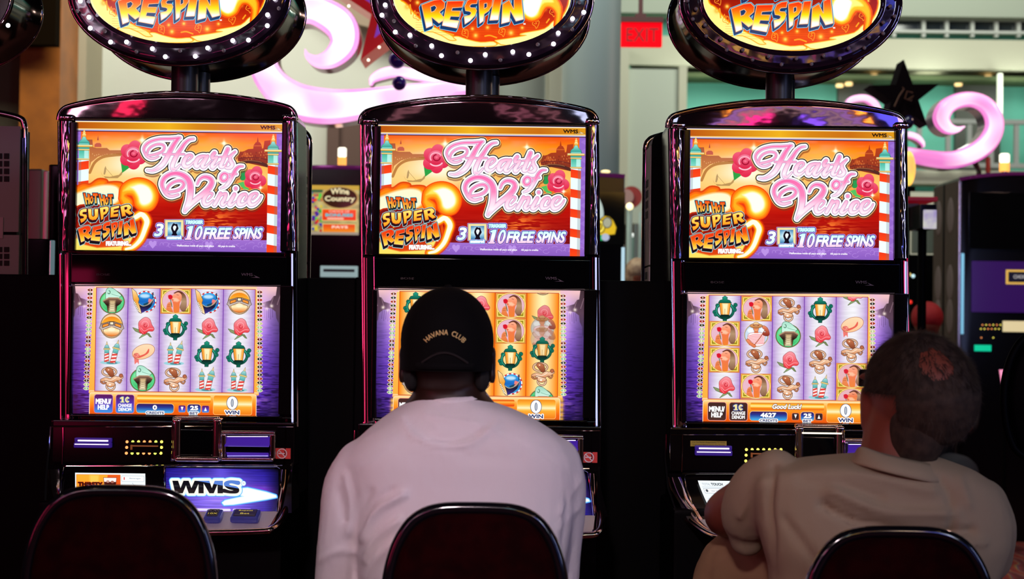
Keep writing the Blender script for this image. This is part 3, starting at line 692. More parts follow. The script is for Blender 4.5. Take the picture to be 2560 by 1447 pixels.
def s_lantern(A):
    A.ring(0, 6, 21, 19, 5, ('2a9a80', '0c5040'), ((1, '083028'),)); 
    for x, y in ((-25, 10), (26, -8), (-22, 16), (22, -2), (-18, -6), (24, 4)): A.ell(x, y, 4.5, 4.5, '14705c', ((.8, '083028'),))
    A.ring(0, 6, 21, 19, 1.2, '58e0c0', a0=100, a1=350, a=.7)
    A.poly([(-13, -13), (14, -13), (10, 17), (-9, 17)], 'ff9c30', ((1, '083028'),)); A.poly([(-7, -12), (9, -12), (6, 16), (-4, 16)], 'fff2c0', soft=5)
    A.line([(0, 2), (0, 16)], .8, '704818'); A.line([(-8, -12), (-6, 16)], .5, '905820', a=.6); A.line([(8, -12), (6, 16)], .5, '905820', a=.6)
    A.poly([(-16, -13), (-12, -19), (-5, -21), (-6, -26), (0, -30), (6, -26), (5, -21), (12, -19), (16, -13)], ('2aa488', '0c5c48'), ((.8, '083028'),))
    A.poly([(-9, 17), (9, 17), (12, 21), (5, 26), (4, 33), (-4, 33), (-4, 26), (-12, 21)], ('0a2420', '0f6a54'), ((.8, '041814'),))
def s_poles(A):
    A.ell(-2, 26, 25, 5, '8cd0d8', a=.8); A.ell(2, 27, 14, 2.5, '387c88', a=.8)
    for cx, ro, s in ((-11, 0, .85), (9, 14, 1)):
        R = math.radians(ro)
        f = lambda p: [(cx+(x*math.cos(R)-y*math.sin(R))*s, 4+(x*math.sin(R)+y*math.cos(R))*s) for x, y in p]
        A.poly(f([(-6, -2), (6, -2), (6, 23), (-6, 23)]), 'fff4f0', ((.9, '6a4a48'),))
        for k in range(3): A.poly(f([(-6, 2+k*9), (6, -2+k*9), (6, 3+k*9), (-6, 7+k*9)]), 'e04840')
        A.poly(f([(-6, -13), (6, -13), (6, -2), (-6, -2)]), ('88d8d0', '58a8a8'), ((.7, '346468'),))
        A.poly(f([(-8, -13), (-5, -22), (-2, -26), (2, -26), (5, -22), (8, -13)]), ('a8e0dc', '4f9c9c'), ((.7, '346468'),))
        A.poly(f([(-9, -15), (9, -15), (9, -12), (-9, -12)]), 'e8cc80', ((.6, '80683c'),)); A.poly(f([(-2, -26), (0, -35), (2, -26)]), 'f0d8a0', ((.6, '80683c'),))
def s_hat(A):
    A.poly([(-22, 12), (-20, 30), (-14, 24), (-10, 30), (-10, 14)], 'ee7870')
    A.ell(1, -2, 28, 17, ('ffdcb4', 'ffc898'), ((1, 'a86048'),), rot=-20)
    A.poly([(-20, 10), (-8, 8), (6, 2), (14, -10), (14, 0), (4, 8), (-10, 14), (-20, 14)], 'e86050', smooth=3)
    A.ell(-16, 8, 7, 6, 'f08070', ((.5, 'b04840'),)); A.line([(-22, 4), (-14, 9)], 1, 'b04840'); A.line([(-10, 3), (-16, 10)], 1, 'ffb8a8')
def s_dragon(A):
    o = ((1.1, '6a3c28'),)
    A.ring(-4, -15, 17, 10, 3.4, 'e0b898', o); A.ring(0, 20, 10, 10, 3, 'e8c0a0', o, a0=-30, a1=220)
    A.stroke([[(-22, 6, 3), (-12, 4, 4.5), (0, 8, 6), (10, 2, 6), (18, 2, 4.5), (26, -3, 4)]], ('ffe0c0', 'd08050'), o)
    A.stroke([[(-12, 10, 3), (-2, 16, 6), (6, 16, 4)]], ('ffe8d0', 'd89060'), o); A.stroke([[(-8, -20, 5), (-2, -16, 7), (2, -8, 5)]], ('c87850', '8a4428'), o)
    A.ell(25, -6, 4, 4, 'b86848', o); A.line([(-24, 10), (-18, 14), (-12, 12)], 2.5, 'c07850', o, smooth=3); A.line([(16, 8), (22, 12), (26, 6)], 2, 'c88860', o, smooth=3)
    A.line([(-14, 4), (0, 6), (12, 0)], 1.3, 'fff4e0', smooth=3); A.ell(-2, 17, 3, 2, 'fff8f0'); A.ell(-6, -20, 2, 1.6, 'ffd8b8')
def s_column(A):
    A.ell(0, 4, 29, 27, '58d888', ((2.6, '8a7850'), (1, '305030'))); A.ell(0, 4, 26, 24, ('98f0b0', '38b868'))
    A.poly([(-14, 4), (-16, -12), (-14, -26), (-8, -31), (2, -29), (14, -20), (22, -12), (16, -6), (20, 2), (6, 4)], ('a8e0c8', 'e0fff0'), ((1, '3a6a54'),), smooth=3)
    A.poly([(-22, 2), (-8, -6), (14, -6), (24, 0), (20, 8), (12, 14), (10, 28), (-10, 28), (-12, 14)], ('8a6450', '2a1a14', '8a6a40'), ((.8, '201410'),))
    A.poly([(-6, 0), (8, 0), (7, 28), (-7, 28)], ('c8a878', 'f8f0c8'), soft=4); A.line([(-22, 2), (-8, -6), (14, -6), (24, 0)], 3, 'b08c70')
    A.ring(-8, -20, 3, 4, 1.6, '3a6a54', a0=-90, a1=150); A.line([(-2, -16), (10, -12), (20, -10)], .8, '4a8a70', smooth=3)
    for k in range(4): A.line([(-8, 8+k*5), (0, 10+k*5), (9, 8+k*5)], .9, '4a3420', a=.7, smooth=3)
def s_bridge(A):
    A.ell(0, 0, 26, 29, 'f8d0a0', ((2.4, 'b09470'), (1, '503828')))
    A.ell(0, -2, 25, 21, ('f08818', 'ffc040', 'fff0a0')); A.ell(0, 12, 20, 14, ('f09038', 'fff0c0', 'e87828'), ((1, '5a2c20'),)); A.ell(0, 8, 9, 5, 'fff8d8', a=.8, soft=3)
    A.poly([(-30, 6), (-26, -4), (-6, -10), (6, -10), (26, -4), (30, 6), (24, 10), (0, 1), (-24, 10)], ('98807a', 'c8b8b0'), ((1, '403028'),))
    for p in ([(-22, -2), (-9, -6), (-8, -1), (-22, 4)], [(22, -2), (9, -6), (8, -1), (22, 4)]): A.poly(p, 'f89838', ((1.2, '302020'),))
    A.rect(-4, -9, 4, -3, 'f4e8c8', ((1.6, '302020'),)); A.line([(-24, 10), (-14, 4), (0, 1), (14, 4), (24, 10)], 1.5, 'e0d0c8', smooth=3)
def s_gondola(A):
    A.ell(4, 2, 26, 26, '2c8cd8', ((1, '304058'),))
    A.ell(4, 2, 23.5, 23.5, ('3aa8e8', '1868c0', '48a8d8')); A.ell(2, -12, 12, 5, 'd8f0ff', a=.85, soft=4)
    for k in range(28):
        A.ring(4, 2, 25, 25, 3, 'ffffff' if k % 2 else 'e03030', a0=k*360/28-90, a1=(k+1)*360/28-92) if 0 else A.line([(4+25*math.cos(k*2*math.pi/28+q), 2+25*math.sin(k*2*math.pi/28+q)) for q in (0, .11, .2)], 3, 'ffffff' if k % 2 else 'e03030')
    A.poly([(22, -2), (12, -6), (10, 4), (2, 6), (20, 8), (24, 0)], 'f08078', smooth=2); A.line([(22, -20), (22, -8)], 2.6, '1c3c50')
    A.poly([(-14, 6), (-2, 12), (14, 6), (24, -6), (18, 14), (0, 28), (-12, 30)], ('3a6878', '181830', '4838a0'), smooth=2)
    A.poly([(-2, 8), (8, 4), (14, 2), (8, 10), (0, 11)], '1a4a60'); A.line([(-14, 6), (-2, 13), (14, 7), (24, -6)], 1.4, 'd8c8a0', smooth=4)
    A.poly([(-30, -30), (-20, -22), (-12, -4), (-14, 4), (-8, 22), (-6, 31), (-12, 28), (-20, 10), (-26, -4)], ('ffe0a8', 'f0a038', 'ffe8b8'), ((.9, '5a4028'),))
    for k in range(6): A.ell(-23+k*1.8, 4+k*4, 2, 1.6, 'fff8e0', ((.5, '403020'),))
def s_woman(A):
    A.rect(-37, -30, 37, 31, ('f0a850', 'f8c040', 'e09040'), ((.6, 'c03818'),)); A.rect(-34, -27.5, 34, 28.5, 'f8e070', ((.7, 'a85810'),)); A.rect(-31, -25, 31, 26, '9a8a20')
    for sx in (-1, 1):
        for sy_ in (-1, 1): A.poly([(sx*29, sy_*23), (sx*17, sy_*23), (sx*29, sy_*10)], 'e0c030', ((.7, '5a4810'),))
    A.ell(0, 0, 33, 28.5, 'e8b8c8', ((2.6, 'fff0a0'), (1, 'c87818')))
    hair = [(2, -24), (14, -24), (24, -14), (27, 2), (26, 20), (18, 26), (10, 16), (14, 0), (10, -14)]
    A.poly(hair, ('6a3c28', 'b08c68', '7a4c38'), smooth=3)
    A.poly([(-6, -20), (6, -26), (16, -22), (10, -14)], '6a3828', smooth=3)
    A.poly([(-5, 27), (-6, 10), (-8, 2), (-11, -4), (-13, -8), (-10, -12), (-4, -18), (6, -22), (14, -16), (14, -4), (10, 6), (9, 26), (2, 29)], ('ffb090', 'f07848', 'f08030'), smooth=3)
    A.poly([(-8, -8), (2, -8), (10, -2), (4, 2), (-6, 0)], 'ffd0b0', a=.8, soft=3); A.line([(2, -16), (7, -15)], 1, '8a4a38'); A.line([(-10, -3), (-5, -3)], 1.2, 'c83030')
    A.poly([(-23, 20), (-21, 8), (-15, 2), (-9, 6), (-11, 14), (-6, 26), (-10, 27), (-18, 24)], ('f09060', 'e87838'), smooth=3); A.line([(-19, 9), (-12, 7)], 1, 'b04820'); A.line([(-20, 13), (-13, 12)], 1, 'b04820')
    A.line([(-13, -4), (-10, 8), (-9, 14)], 1.6, '2a6a38'); A.poly([(-19, -14), (-14, -16), (-9, -14), (-8, -8), (-13, -4), (-18, -7)], 'd8182c', smooth=2)
    for k in range(4): A.line([(12+k*3.4, -8), (15+k*3, 8), (12+k*3.5, 22)], .7, 'd8c0a0', a=.6, smooth=3)
def s_man(A):
    A.ell(0, 3, 28, 27, 'c8dcf0', ((2.4, 'e0c8a0'), (1, '806040'))); A.ell(-14, -8, 8, 6, 'ffffff', a=.8, soft=3); A.ell(16, -10, 8, 6, 'ffffff', a=.8, soft=3)
    A.poly([(-22, 20), (-20, 2), (-8, -3), (8, -3), (20, 0), (20, 10), (18, 26), (0, 30), (-16, 26)], 'fff0f0', ((.8, 'b06060'),), smooth=2)
    for k in range(7): A.line([(-20+k*.4, 6+k*3.6), (-4, 2+k*3.8), (18, 3+k*3.4)], 1.4, 'f06068', smooth=3)
    A.poly([(-6, -2), (-5, -8), (4, -8), (5, -2)], 'e07850'); A.ell(-1, -14, 6.5, 8, ('c86838', 'f8a878'), ((.6, '80402c'),))
    A.ell(-1, -20, 15, 5.5, ('e8b070', 'c07840'), ((.7, '603418'),)); A.ell(-1, -24, 7, 5, 'f0c890', ((.6, '603418'),)); A.line([(-8, -22), (6, -22)], 2, '8a3020')
    A.line([(22, -12), (10, 8), (-8, 32)], 2, 'b05c38'); A.stroke([[(20, 0, 4), (28, 0, 4), (24, -12, 4), (18, -17, 3.6)]], ('f09068', '8a2c20'), ((.6, '602018'),)); A.stroke([[(-21, 16, 3.4), (-14, 24, 3.6), (-5, 30, 3.6)]], ('f09068', 'e07848'), ((.6, '602018'),))
SYM = dict(R=s_rose, L=s_lantern, P=s_poles, H=s_hat, D=s_dragon, F=s_column, B=s_bridge, G=s_gondola, W=s_woman, M=s_man)

def art_reels(cols, orange=False, credits='0', msg='', brown=False, ghosts=(), num='1'):
    """cols: per reel a list of (symbol, row centre in canvas units)"""
    w, h = 520, 321
    A = Art(w, h, 1.6, '3a2a8a'); X, Y = A.X, A.Y
    # dusk canal on both sides
    d = np.minimum(X, w-X)/66.0
    ty = Y/h
    sky = np.clip(1-(ty-.02)/.14, 0, 1)[..., None]
    wat = np.stack([np.interp(ty, [0, .15, .35, .6, .8, .95, 1], c) for c in ([.8, .76, .62, .44, .38, .26, .14], [.66, .6, .44, .26, .2, .14, .07], [.9, .92, .9, .8, .72, .5, .34])], -1)
    wat = wat*(0.5+0.75*np.clip(d, 0, 1))[..., None]
    nn = vnoise(X, Y, 22, 2.6, 3)*.6+vnoise(X, Y, 9, 1.6, 8)*.4
    hl = np.clip((nn-.55)*4, 0, 1)*np.clip((ty-.3)*1.4, 0, 1)*np.clip(d*1.2-.1, 0, 1)
    wat = wat*(1-.55*hl[..., None])+hexc('e8a8e8')*(.55*hl[..., None])
    dk = np.clip((.45-nn)*5, 0, 1)*np.clip((ty-.2)*1.4, 0, 1)*.5
    wat = wat*(1-dk[..., None])
    A.img = wat*(1-sky)+hexc('f0c0c4')*sky
    for sx in (0, 1):
        f = (lambda l: [(x, y) for x, y in l]) if not sx else (lambda l: [(w-x, y) for x, y in l])
        A.poly(f([(0, -2), (11, -2), (14, 22), (20, 24), (26, 34), (40, 38), (58, 46), (40, 52), (24, 54), (14, 62), (12, 78), (6, 90), (5, 112), (0, 112)]), ('3a2830', '5a4050', '403060'), a=.95, soft=1)
        for k in range(22):
            x = 3+(k*17 % 50); y = 20+(k*29 % 28)+x*.25
            A.ell(*f([(x, y)])[0], 1.2, 1.4, 'c8a0b0', a=.5)
        for x, y in ((24, 48), (36, 55), (46, 45)): A.glow(*f([(x, y)])[0], 4, 4, 'fff0e0', .9)
        for k in range(5): A.line(f([(22+k*5, 56), (21+k*5, 76+k*5 % 9)]), 1, '4a3060', a=.7)
        A.glow(*f([(46, 60)])[0], 14, 60, 'e8b8f0', .6)
    # gold frame
    A.rect(61, 1, 459, 8.5, ('ffc890', 'ffe8b8')); A.poly([(57, 9), (66, 9), (66, 262), (50, 262)], ('ffd070', 'ffb040')); A.poly([(454, 9), (460, 9), (467, 262), (454, 262)], ('ffd070', 'ffb040'))
    A.rect(50, 262, 468, 270, ('ffe0a0', 'f8a050'), r=2)
    x0, x1, y0, y1 = 64.5, 455.5, 7.5, 264; cw = (x1-x0)/5
    for c in range(5):
        a = x0+c*cw; q = A.win(a, y0, a+cw, y1)
        u = (X[q]-a)/cw; e = np.clip(np.abs(u-.5)*2, 0, 1)
        n2 = vnoise(X[q], Y[q], 20, 3, 5+c)
        if orange: cc = hexc('fff0b0')*(1-e[..., None]**1.6)+hexc('f88010')*e[..., None]**1.6
        else: cc = hexc('f6f4fa')*(1-e[..., None]**2.2)+hexc('b48cd4')*e[..., None]**2.2; cc = cc*(1-.06*n2[..., None])
        A.img[q] = cc
    for c in range(6): A.line([(x0+c*cw, y0), (x0+c*cw, y1)], 1.6, 'd04010' if orange else ('6a2ca0' if 0 < c < 5 else 'b03040'))
    A.rect(x0-.8, y0-.8, x1+.8, y0+.8, 'c04830'); A.rect(x0-.8, y1-.8, x1+.8, y1+.8, 'c04830')
    for c, col in enumerate(cols):
        a = x0+c*cw
        A.clipbox = (a+.5, y0+.5, a+cw-.5, y1-.5)
        for it in col:
            ch, y = it[0], it[1]; al = it[2] if len(it) > 2 else 1
            if ch == 'W': A.clipbox = (a, y0+.5, a+cw, y1-.5)
            sy(A, SYM[ch], a+cw/2, y, 1.0, al)
    A.clipbox = None
    # line markers
    dk_, gr = (('701818', '1a1a20', 'a01818', '2a2a18'), ('a8c890', '88b890', 'c0c890'))
    for k in range(26):
        y = 14+k*9.75
        for sx in (0, 1):
            cx = (49-k*.22 if not sx else 466+k*.15)
            c = gr[k % 3] if k in (8, 9, 10, 11, 15, 16, 24, 25) else dk_[k % 4]
            A.poly([(cx-8, y), (cx-3, y-4.2), (cx+3, y-4.2), (cx+8, y), (cx+3, y+4.2), (cx-3, y+4.2)], 'ffe8c0', smooth=2)
            A.poly([(cx-7, y), (cx-2, y-3.2), (cx+2, y-3.2), (cx+7, y), (cx+2, y+3.2), (cx-2, y+3.2)], c, smooth=2)
            (A.text(num, cx-1.6, y-2.4, cx+1.8, y+2.4, 'ffffff', bold=.3) if num == '2' else A.poly([(cx-1.4, y-1.6), (cx, y-2.8), (cx+1, y-2.8), (cx+1, y+2.8), (cx-.5, y+2.8), (cx-.5, y-1.2)], 'ffffff'))
    # bottom panel
    if orange:
        for k in range(9): A.glow(50 if k % 2 else 466, 272+k*6, 5, 6, 'ffc040', .9); 
    A.rect(53, 269, 461, 326, ((0, 'ffd890'), (.25, 'ffa83c'), (.5, 'ff8c1c'), (.8, 'f06010'), (1, 'e85810')), ((1.6, 'ffe8c0'),), r=4)
    bar = ((0, 'd86810'), (.2, 'ffb830'), (.5, 'fff0a0'), (.7, 'ffa828'), (1, 'e86010')) if not orange else ((0, 'e04808'), (.4, 'ffb848'), (.6, 'ff8820'), (1, 'e03c08'))
    A.rect(169, 272.5, 350, 289, bar, r=3)
    A.rect(357, 271.5, 451, 318, ((0, 'f08818'), (.25, 'ffb840'), (.45, 'fff4c0'), (.6, 'ffb038'), (1, 'f07c18')), ((1, 'ffd080'),), r=5)
    btn = ('4a2a24', '382020', '503028') if brown else ('5a1858', '5a38b8', '3a98e8')
    for a, b in ((65, 108.5), (118, 161)):
        A.rect(a, 273, b, 316.5, btn, ((1.6, 'f0b0a0' if brown else 'c0a0e0'), (.6, 'a02840')), r=5)
    A.text('MENU/', 68, 283, 105, 295, 'ffffff', bold=.9); A.text('HELP', 73.5, 298, 100, 309, 'ffffff', bold=.9)
    A.poly([(127, 280), (132, 277), (136, 277), (136, 289), (138, 289), (138, 291.5), (128, 291.5), (128, 289), (131, 289), (131, 282), (127, 283)], 'ffe9a0', ((1.4, '2a50b0'),))
    A.ring(145.5, 284.5, 4.2, 5.4, 3.4, 'ffe9a0', ((1.4, '2a50b0'),), a0=50, a1=310); A.line([(145.5, 277), (145.5, 292)], 1.2, 'ffe9a0')
    A.text('CHANGE', 123, 294.5, 156, 302.5, 'ffffff', bold=.5); A.text('DENOM', 124, 304.5, 155, 312.5, 'ffffff', bold=.5)
    A.rect(168.5, 294.5, 258.5, 315.5, ((0, '3a1858'), (.35, '283890'), (1, '48b8f0')), ((1.6, 'ffe0a8'), (.6, '402060')), r=6)
    cw_ = 4.6*len(credits); A.text(credits, 213-cw_, 297.5, 213+cw_, 308, 'ffffff', ((.8, '102060'),), bold=1.0)
    A.text('CREDITS', 192, 313, 235, 319, '3c4470', ((2, 'ffffff'),), bold=.3)
    A.rect(271.5, 297, 288, 313.5, btn, ((1, 'e08060'),), r=3); A.poly([(276.5, 300), (283.5, 300), (280, 310)], 'ffffff')
    A.rect(329, 297, 346, 313.5, btn, ((1, 'e08060'),), r=3); A.poly([(334, 310), (341, 310), (337.5, 300)], 'ffffff')
    A.rect(293.5, 294.5, 325, 315, ((0, '3a1858'), (.4, '2840a0'), (1, '48b8f0')), ((1.6, 'ffe0a8'), (.6, '402060')), r=6)
    A.text('25', 300.5, 298, 318.5, 308, 'ffffff', ((.8, '102060'),), bold=1.0); A.text('BET', 299, 313, 319, 319, '3c4470', ((2, 'ffffff'),), bold=.3)
    A.ell(403, 289, 13, 16, 'ffffff', ((1.1, '2c3468'),)); A.ell(403, 289, 2.4, 9, 'b8c0c8', ((1, '2c3468'),))
    A.text('WIN', 386, 308.5, 420, 317, '2c3468', ((2.2, 'ffffff'),), bold=.5)
    if msg: A.text(msg, 222, 275.5, 292, 286.5, 'ffffff', ((1, '704020'),), shear=.25, bold=.7)
    return A

def art_sign():
    w, h = 448, 266
    A = Art(w, h, 1.5, 'fff088'); X, Y = A.X, A.Y
    cx, cy = w/2, h/2
    A.T = lambda x, y: (x, y)
    yy = Y/h
    A.poly([(14, 110), (60, 40), (140, 12), (300, 10), (400, 50), (436, 120), (430, 165), (395, 205), (330, 226), (300, 228), (322, 236), (250, 248), (180, 240), (150, 228), (170, 234), (120, 214), (70, 186), (36, 150), (22, 140)],
           ((0, '701010'), (.4, '801008'), (.7, 'b82006'), (.88, 'e84808'), (1, 'e83c08')), ((5, 'ffb818'), (2.5, 'e85808')), smooth=3, soft=2)
    for k in range(16): A.line([(60, 140+k*6), (400, 140+k*6)], 1.2, 'b82008', a=.25)
    A.ring(cx, cy, 222, 131, 7, 'fff6b0'); 
    r_ = random.Random(2)
    base = roll_T(1972, 5, w, h)
    A.T = sub(base, 6.244, 1760, 0); A.k = 1/6.244
    for x, y, r in ((320, 125, 26), (160, 190, 24), (1175, 535, 20), (1410, 515, 22), (1225, 640, 30), (1775, 600, 34), (1950, 520, 20), (2300, 225, 24), (2520, 40, 16)):
        A.glow(x, y, r*1.6, r*1.6, 'ff9a20', .9); A.glow(x, y, r*.8, r*.8, 'ffd860', 1)
    for x, y, t in ((300, 320, 0), (1060, 590, 0), (1635, 570, 10), (2165, 440, 20), (2430, 260, 15), (175, 20, 0)):
        f = lambda p: [(x+a*math.cos(math.radians(t))-b*math.sin(math.radians(t)), y+a*math.sin(math.radians(t))+b*math.cos(math.radians(t))) for a, b in p]
        A.line(f([(-20, -75), (-40, -20), (-45, 40), (10, 60), (35, 85), (48, 30), (42, -30), (10, -45), (-10, -40), (-20, -75)]), 10, 'ff9c28', smooth=4)
        A.line(f([(22, -28), (-14, -18), (14, 12), (-20, 26)]), 9, 'ff9c28', smooth=4)
    for l in ([(205, 160), (220, 300)], [(780, 600), (880, 630)], [(1370, 650), (1450, 640), (1550, 675)], [(2330, 440), (2370, 385)]): A.line(l, 22, 'ffa020', smooth=3)
    A.poly([(560, 590), (700, 650), (820, 720), (930, 715), (880, 665), (960, 660), (1080, 700), (1300, 750), (1500, 740), (1510, 800), (1000, 800), (600, 700), (380, 590)], 'fff8a0', ((12, 'ff9a10'),), soft=2, smooth=3)
    A.poly([(1530, 720), (1800, 680), (2020, 640), (1920, 625), (2000, 600), (2300, 540), (2440, 420), (2420, 560), (2200, 700), (1700, 790)], 'fff8a0', ((12, 'ff9a10'),), soft=2, smooth=3)
    # plain fireball, no face
    A.poly([(1940, 120), (1980, 0), (2200, -60), (2420, 20), (2540, 200), (2520, 420), (2480, 480), (2500, 300), (2420, 190), (2320, 180), (2260, 250), (2210, 340), (2100, 390), (1980, 330), (1930, 220)], 'ffc020', ((45, 'f05008'), (20, 'ff9010')), smooth=3, soft=3)
    A.poly([(1960, 120), (2000, 20), (2180, -20), (2360, 40), (2440, 120), (2300, 130), (2230, 210), (2190, 320), (2100, 360), (2000, 310), (1950, 220)], 'ffff80', smooth=3, soft=5)
    A.poly([(1970, 110), (2020, 20), (2150, 0), (2260, 50), (2240, 150), (2200, 260), (2150, 330), (2080, 350), (2000, 300), (1965, 200)], 'fffffa', smooth=3, soft=4)
    f2 = lambda x, y: (x, y)
    comic(A, [('S', (560, -420), (760, -450), (740, -60), (560, 10)), ('U', (790, -430), (1040, -440), (1020, -60), (800, -50)), ('P', (1070, -450), (1280, -460), (1260, -80), (1080, -30)), ('E', (1300, -440), (1520, -470), (1500, -110), (1300, -80)), ('R', (1540, -460), (1780, -490), (1840, -140), (1550, -100))],
          (-20, 50), '58c8f0', '283060', ('ffe070', 'ffb030', 'ff8a20'), 'ffe0a0', ow=2, rw=1.2)
    comic(A, [('R', (375, 120), (745, 55), (760, 420), (425, 515)), ('E', (755, 80), (1045, 95), (965, 520), (700, 485)), ('S', (1050, 70), (1265, 45), (1240, 370), (1040, 455)), ('P', (1272, 65), (1505, 45), (1450, 370), (1275, 450)), ('I', (1500, 50), (1640, 35), (1600, 400), (1440, 400)), ('N', (1650, 100), (1935, -10), (1975, 390), (1610, 450))],
          (-22, 42), '70d8ff', '10386a', ((0, 'ff2808'), (.3, 'ff7a10'), (.6, 'ffe010'), (.85, 'fffff0'), (1, 'ffffff')), 'ffb888', ow=1.3, rw=1.4)
    A.text('TM', 1968, 452, 2000, 470, 'ffffff', bold=3)
    return A

def art_promo():
    """blue screen with the maker's three letters and arrow"""
    w, h = 276, 113
    A = Art(w, h, 1.8, '2a1a90'); X, Y = A.X, A.Y
    n = vnoise(X, Y, 60, 1.6, 4)*.5+vnoise(X, Y, 25, .8, 6)*.5
    g = np.exp(-(((X-130)/100)**2+((Y-70)/60)**2))
    c = hexc('1c1280')*(1-g[..., None])+hexc('9478f4')*g[..., None]; A.img = c*(.8+.5*n[..., None])
    A.glow(230, 55, 40, 14, 'a040e0', .6); A.glow(135, 10, 20, 22, '7060f0', .6)
    A.img *= np.clip(1.35-((X-125)/150)**4-.3*np.clip((10-Y)/10, 0, 1), 0, 1)[..., None]
    A.T = sub(lambda x, y: (x-408, y-1166-(x-545)*.012), 7.529, 400, 1160); A.k = 1/7.529
    arrow = [(1440, 430), (1560, 420), (1900, 500), (2080, 560), (2090, 590), (1900, 630), (1300, 730), (1130, 740), (1100, 700), (1150, 660), (1500, 580), (1400, 540)]
    A.poly(arrow, 'ffffff', ((30, '4aa8ff'), (14, 'c0ecff')), soft=2)
    wm = [[(180, 280), (285, 280), (330, 420), (385, 280), (480, 280), (530, 420), (590, 280), (860, 280), (905, 420), (960, 280), (1110, 280), (1110, 520), (1010, 520), (1010, 350), (940, 520), (860, 520), (755, 330), (755, 520), (660, 520), (660, 340), (580, 520), (480, 520), (430, 370), (370, 520), (230, 520)]]
    S_ = [[(1390, 320, 40), (1250, 300, 30), (1170, 340, 42), (1230, 400, 42), (1350, 430, 42), (1360, 480, 38), (1250, 495, 28), (1130, 470, 38)]]
    w1, d1 = A.sd_poly([A.tp(wm[0])], 12); w2, d2 = A.sd_strokes([A.tp([tuple(q) for q in crom(S_[0], 6)])], 12)
    for g_, c_ in ((8.5, '50b0ff'), (7, 'd8fbff'), (5, 'fffff0')):
        A.comp(w1, d1, c_, g_); A.comp(w2, d2, c_, g_)
    A.ell(1490, 330, 40, 45, 'f0f8ff', ((6, '60b0f0'),)); A.text('TM', 1470, 318, 1505, 335, '8090a0')
    def fill(w_, d_):
        Xw, Yw = A.X[w_], A.Y[w_]
        up = (Yw < 31+(Xw-70)*.18) & (Xw > 66)
        col = np.where(up[..., None], hexc('5a84d8'), hexc('0c0c14'))
        cov = np.clip(.5-d_*A.S, 0, 1)[..., None]; A.img[w_] = A.img[w_]*(1-cov)+col*cov
    fill(w1, d1); fill(w2, d2)
    A.T = lambda x, y: (x, y); A.k = 1
    A.rect(60, 102, 158, 108, 'e8e0ff', ((2, '8a60e8'),), r=3); A.rect(163, 102, 207, 108, 'e8e0ff', ((2, '8a60e8'),), r=3)
    return A

def art_service(kind):
    w, h = 172, 100
    A = Art(w, h, 1.8, 'f4fbff')
    if kind == 0:
        A.rect(4, 5, 110, 84, ('ffb030', 'ff9028'), ((1, 'e87020'),)); A.rect(36, 5, 58, 26, 'ffd860', a=.8, soft=6); A.poly([(80, 5), (110, 5), (110, 32), (76, 24)], 'e84818', a=.8)
        A.text('THIRSTY', 8, 24, 66, 32, '301008', ((1, 'c83010'),), bold=.8)
        A.poly([(70, 12), (101, 12), (97, 44), (73, 44)], 'fff4f0', ((1, '803020'),)); A.poly([(71, 22), (100, 22), (97, 44), (74, 44)], '4a1410'); A.ell(80, 21, 4, 3, 'c89888'); A.ell(91, 22, 4, 3, 'a86858')
        A.text('Beverages', 73, 38.5, 97, 42.5, 'ffffff'); A.text('TOTAL', 11, 49, 31, 55, '604030'); A.text('TOUCH', 33, 49, 62, 55, '302018', bold=.3)
        A.rect(114, 7, 168, 20, 'ffffff', ((1, 'b8c8d0'),), r=2); A.text('Beverages', 133, 11, 160, 15, '7088a0'); A.text('i', 119, 10, 121, 16, 'e03030', bold=.4)
        A.line([(140, 24), (148, 36), (168, 50)], .8, '98a8b8', smooth=3)
    else:
        A.text('TOTAL', 8, 6, 28, 12, 'a0a8b0'); A.text('TOUCH', 30, 6, 58, 12, '404850', bold=.3); A.line([(6, 16), (120, 17)], .8, 'a0b0c0')
        A.rect(8, 20, 60, 31, 'ffffff', ((.8, '8898a8'),)); A.ell(14, 25, 3, 3.4, '505860'); A.text('User Services', 24, 23.5, 52, 27, '8090a0')
        A.line([(8, 44), (130, 45)], .8, 'a8b8c8'); A.rect(8, 52, 60, 63, 'ffffff', ((.8, '8898a8'),)); A.text('New Game', 30, 56, 52, 60, '8090a0')
        A.rect(90, 40, 150, 44, '90a0b0', a=.4); A.line([(8, 68), (150, 69)], 1.2, '8090a0')
    return A

def art_country():
    """blurred belly glass of the far machine: fruit on the left, oval title, orange pay panels"""
    w, h = 124, 128
    A = Art(w, h, 1.2, 'b0a068'); X, Y = A.X, A.Y
    A.img = A.img*(.8+.4*vnoise(X, Y, 14, 9, 3)[..., None]); A.rect(0, 0, 124, 12, 'c8a040'); A.rect(2, 12, 34, 18, '2a5a3a')
    r_ = random.Random(7)
    for k in range(60):
        A.ell(r_.uniform(0, 34), r_.uniform(20, 118), r_.uniform(2, 5), r_.uniform(2, 5), r_.choice(['28a838', 'c02818', '601888', '2838a0', 'd8c030', '58c848', 'e04020']))
    A.ell(76, 32, 42, 26, '3a1c10', ((3, 'c09858'),)); A.text('Wine', 54, 10, 98, 24, 'f0e0b0', ((1, '201008'),), bold=.8, arc=3); A.text('Country', 40, 28, 112, 44, 'f0e0b0', ((1, '201008'),), bold=.8)
    A.rect(34, 62, 116, 90, ('f05018', 'e83818'), ((2, 'd8d080'),)); A.text('CHOICE OF', 50, 64, 100, 70, 'ffe8e0'); A.text('BONUSES', 42, 73, 108, 80, '48c8d8', bold=.6); A.rect(46, 83, 86, 88, 'ffb8a0')
    A.rect(36, 100, 114, 120, ('e84018', 'f09020'), ((2, 'd8d080'),)); A.text('PAYS', 58, 104, 96, 110, 'ffe0d0', bold=.5); A.rect(0, 120, 124, 128, 'a09080')
    return A
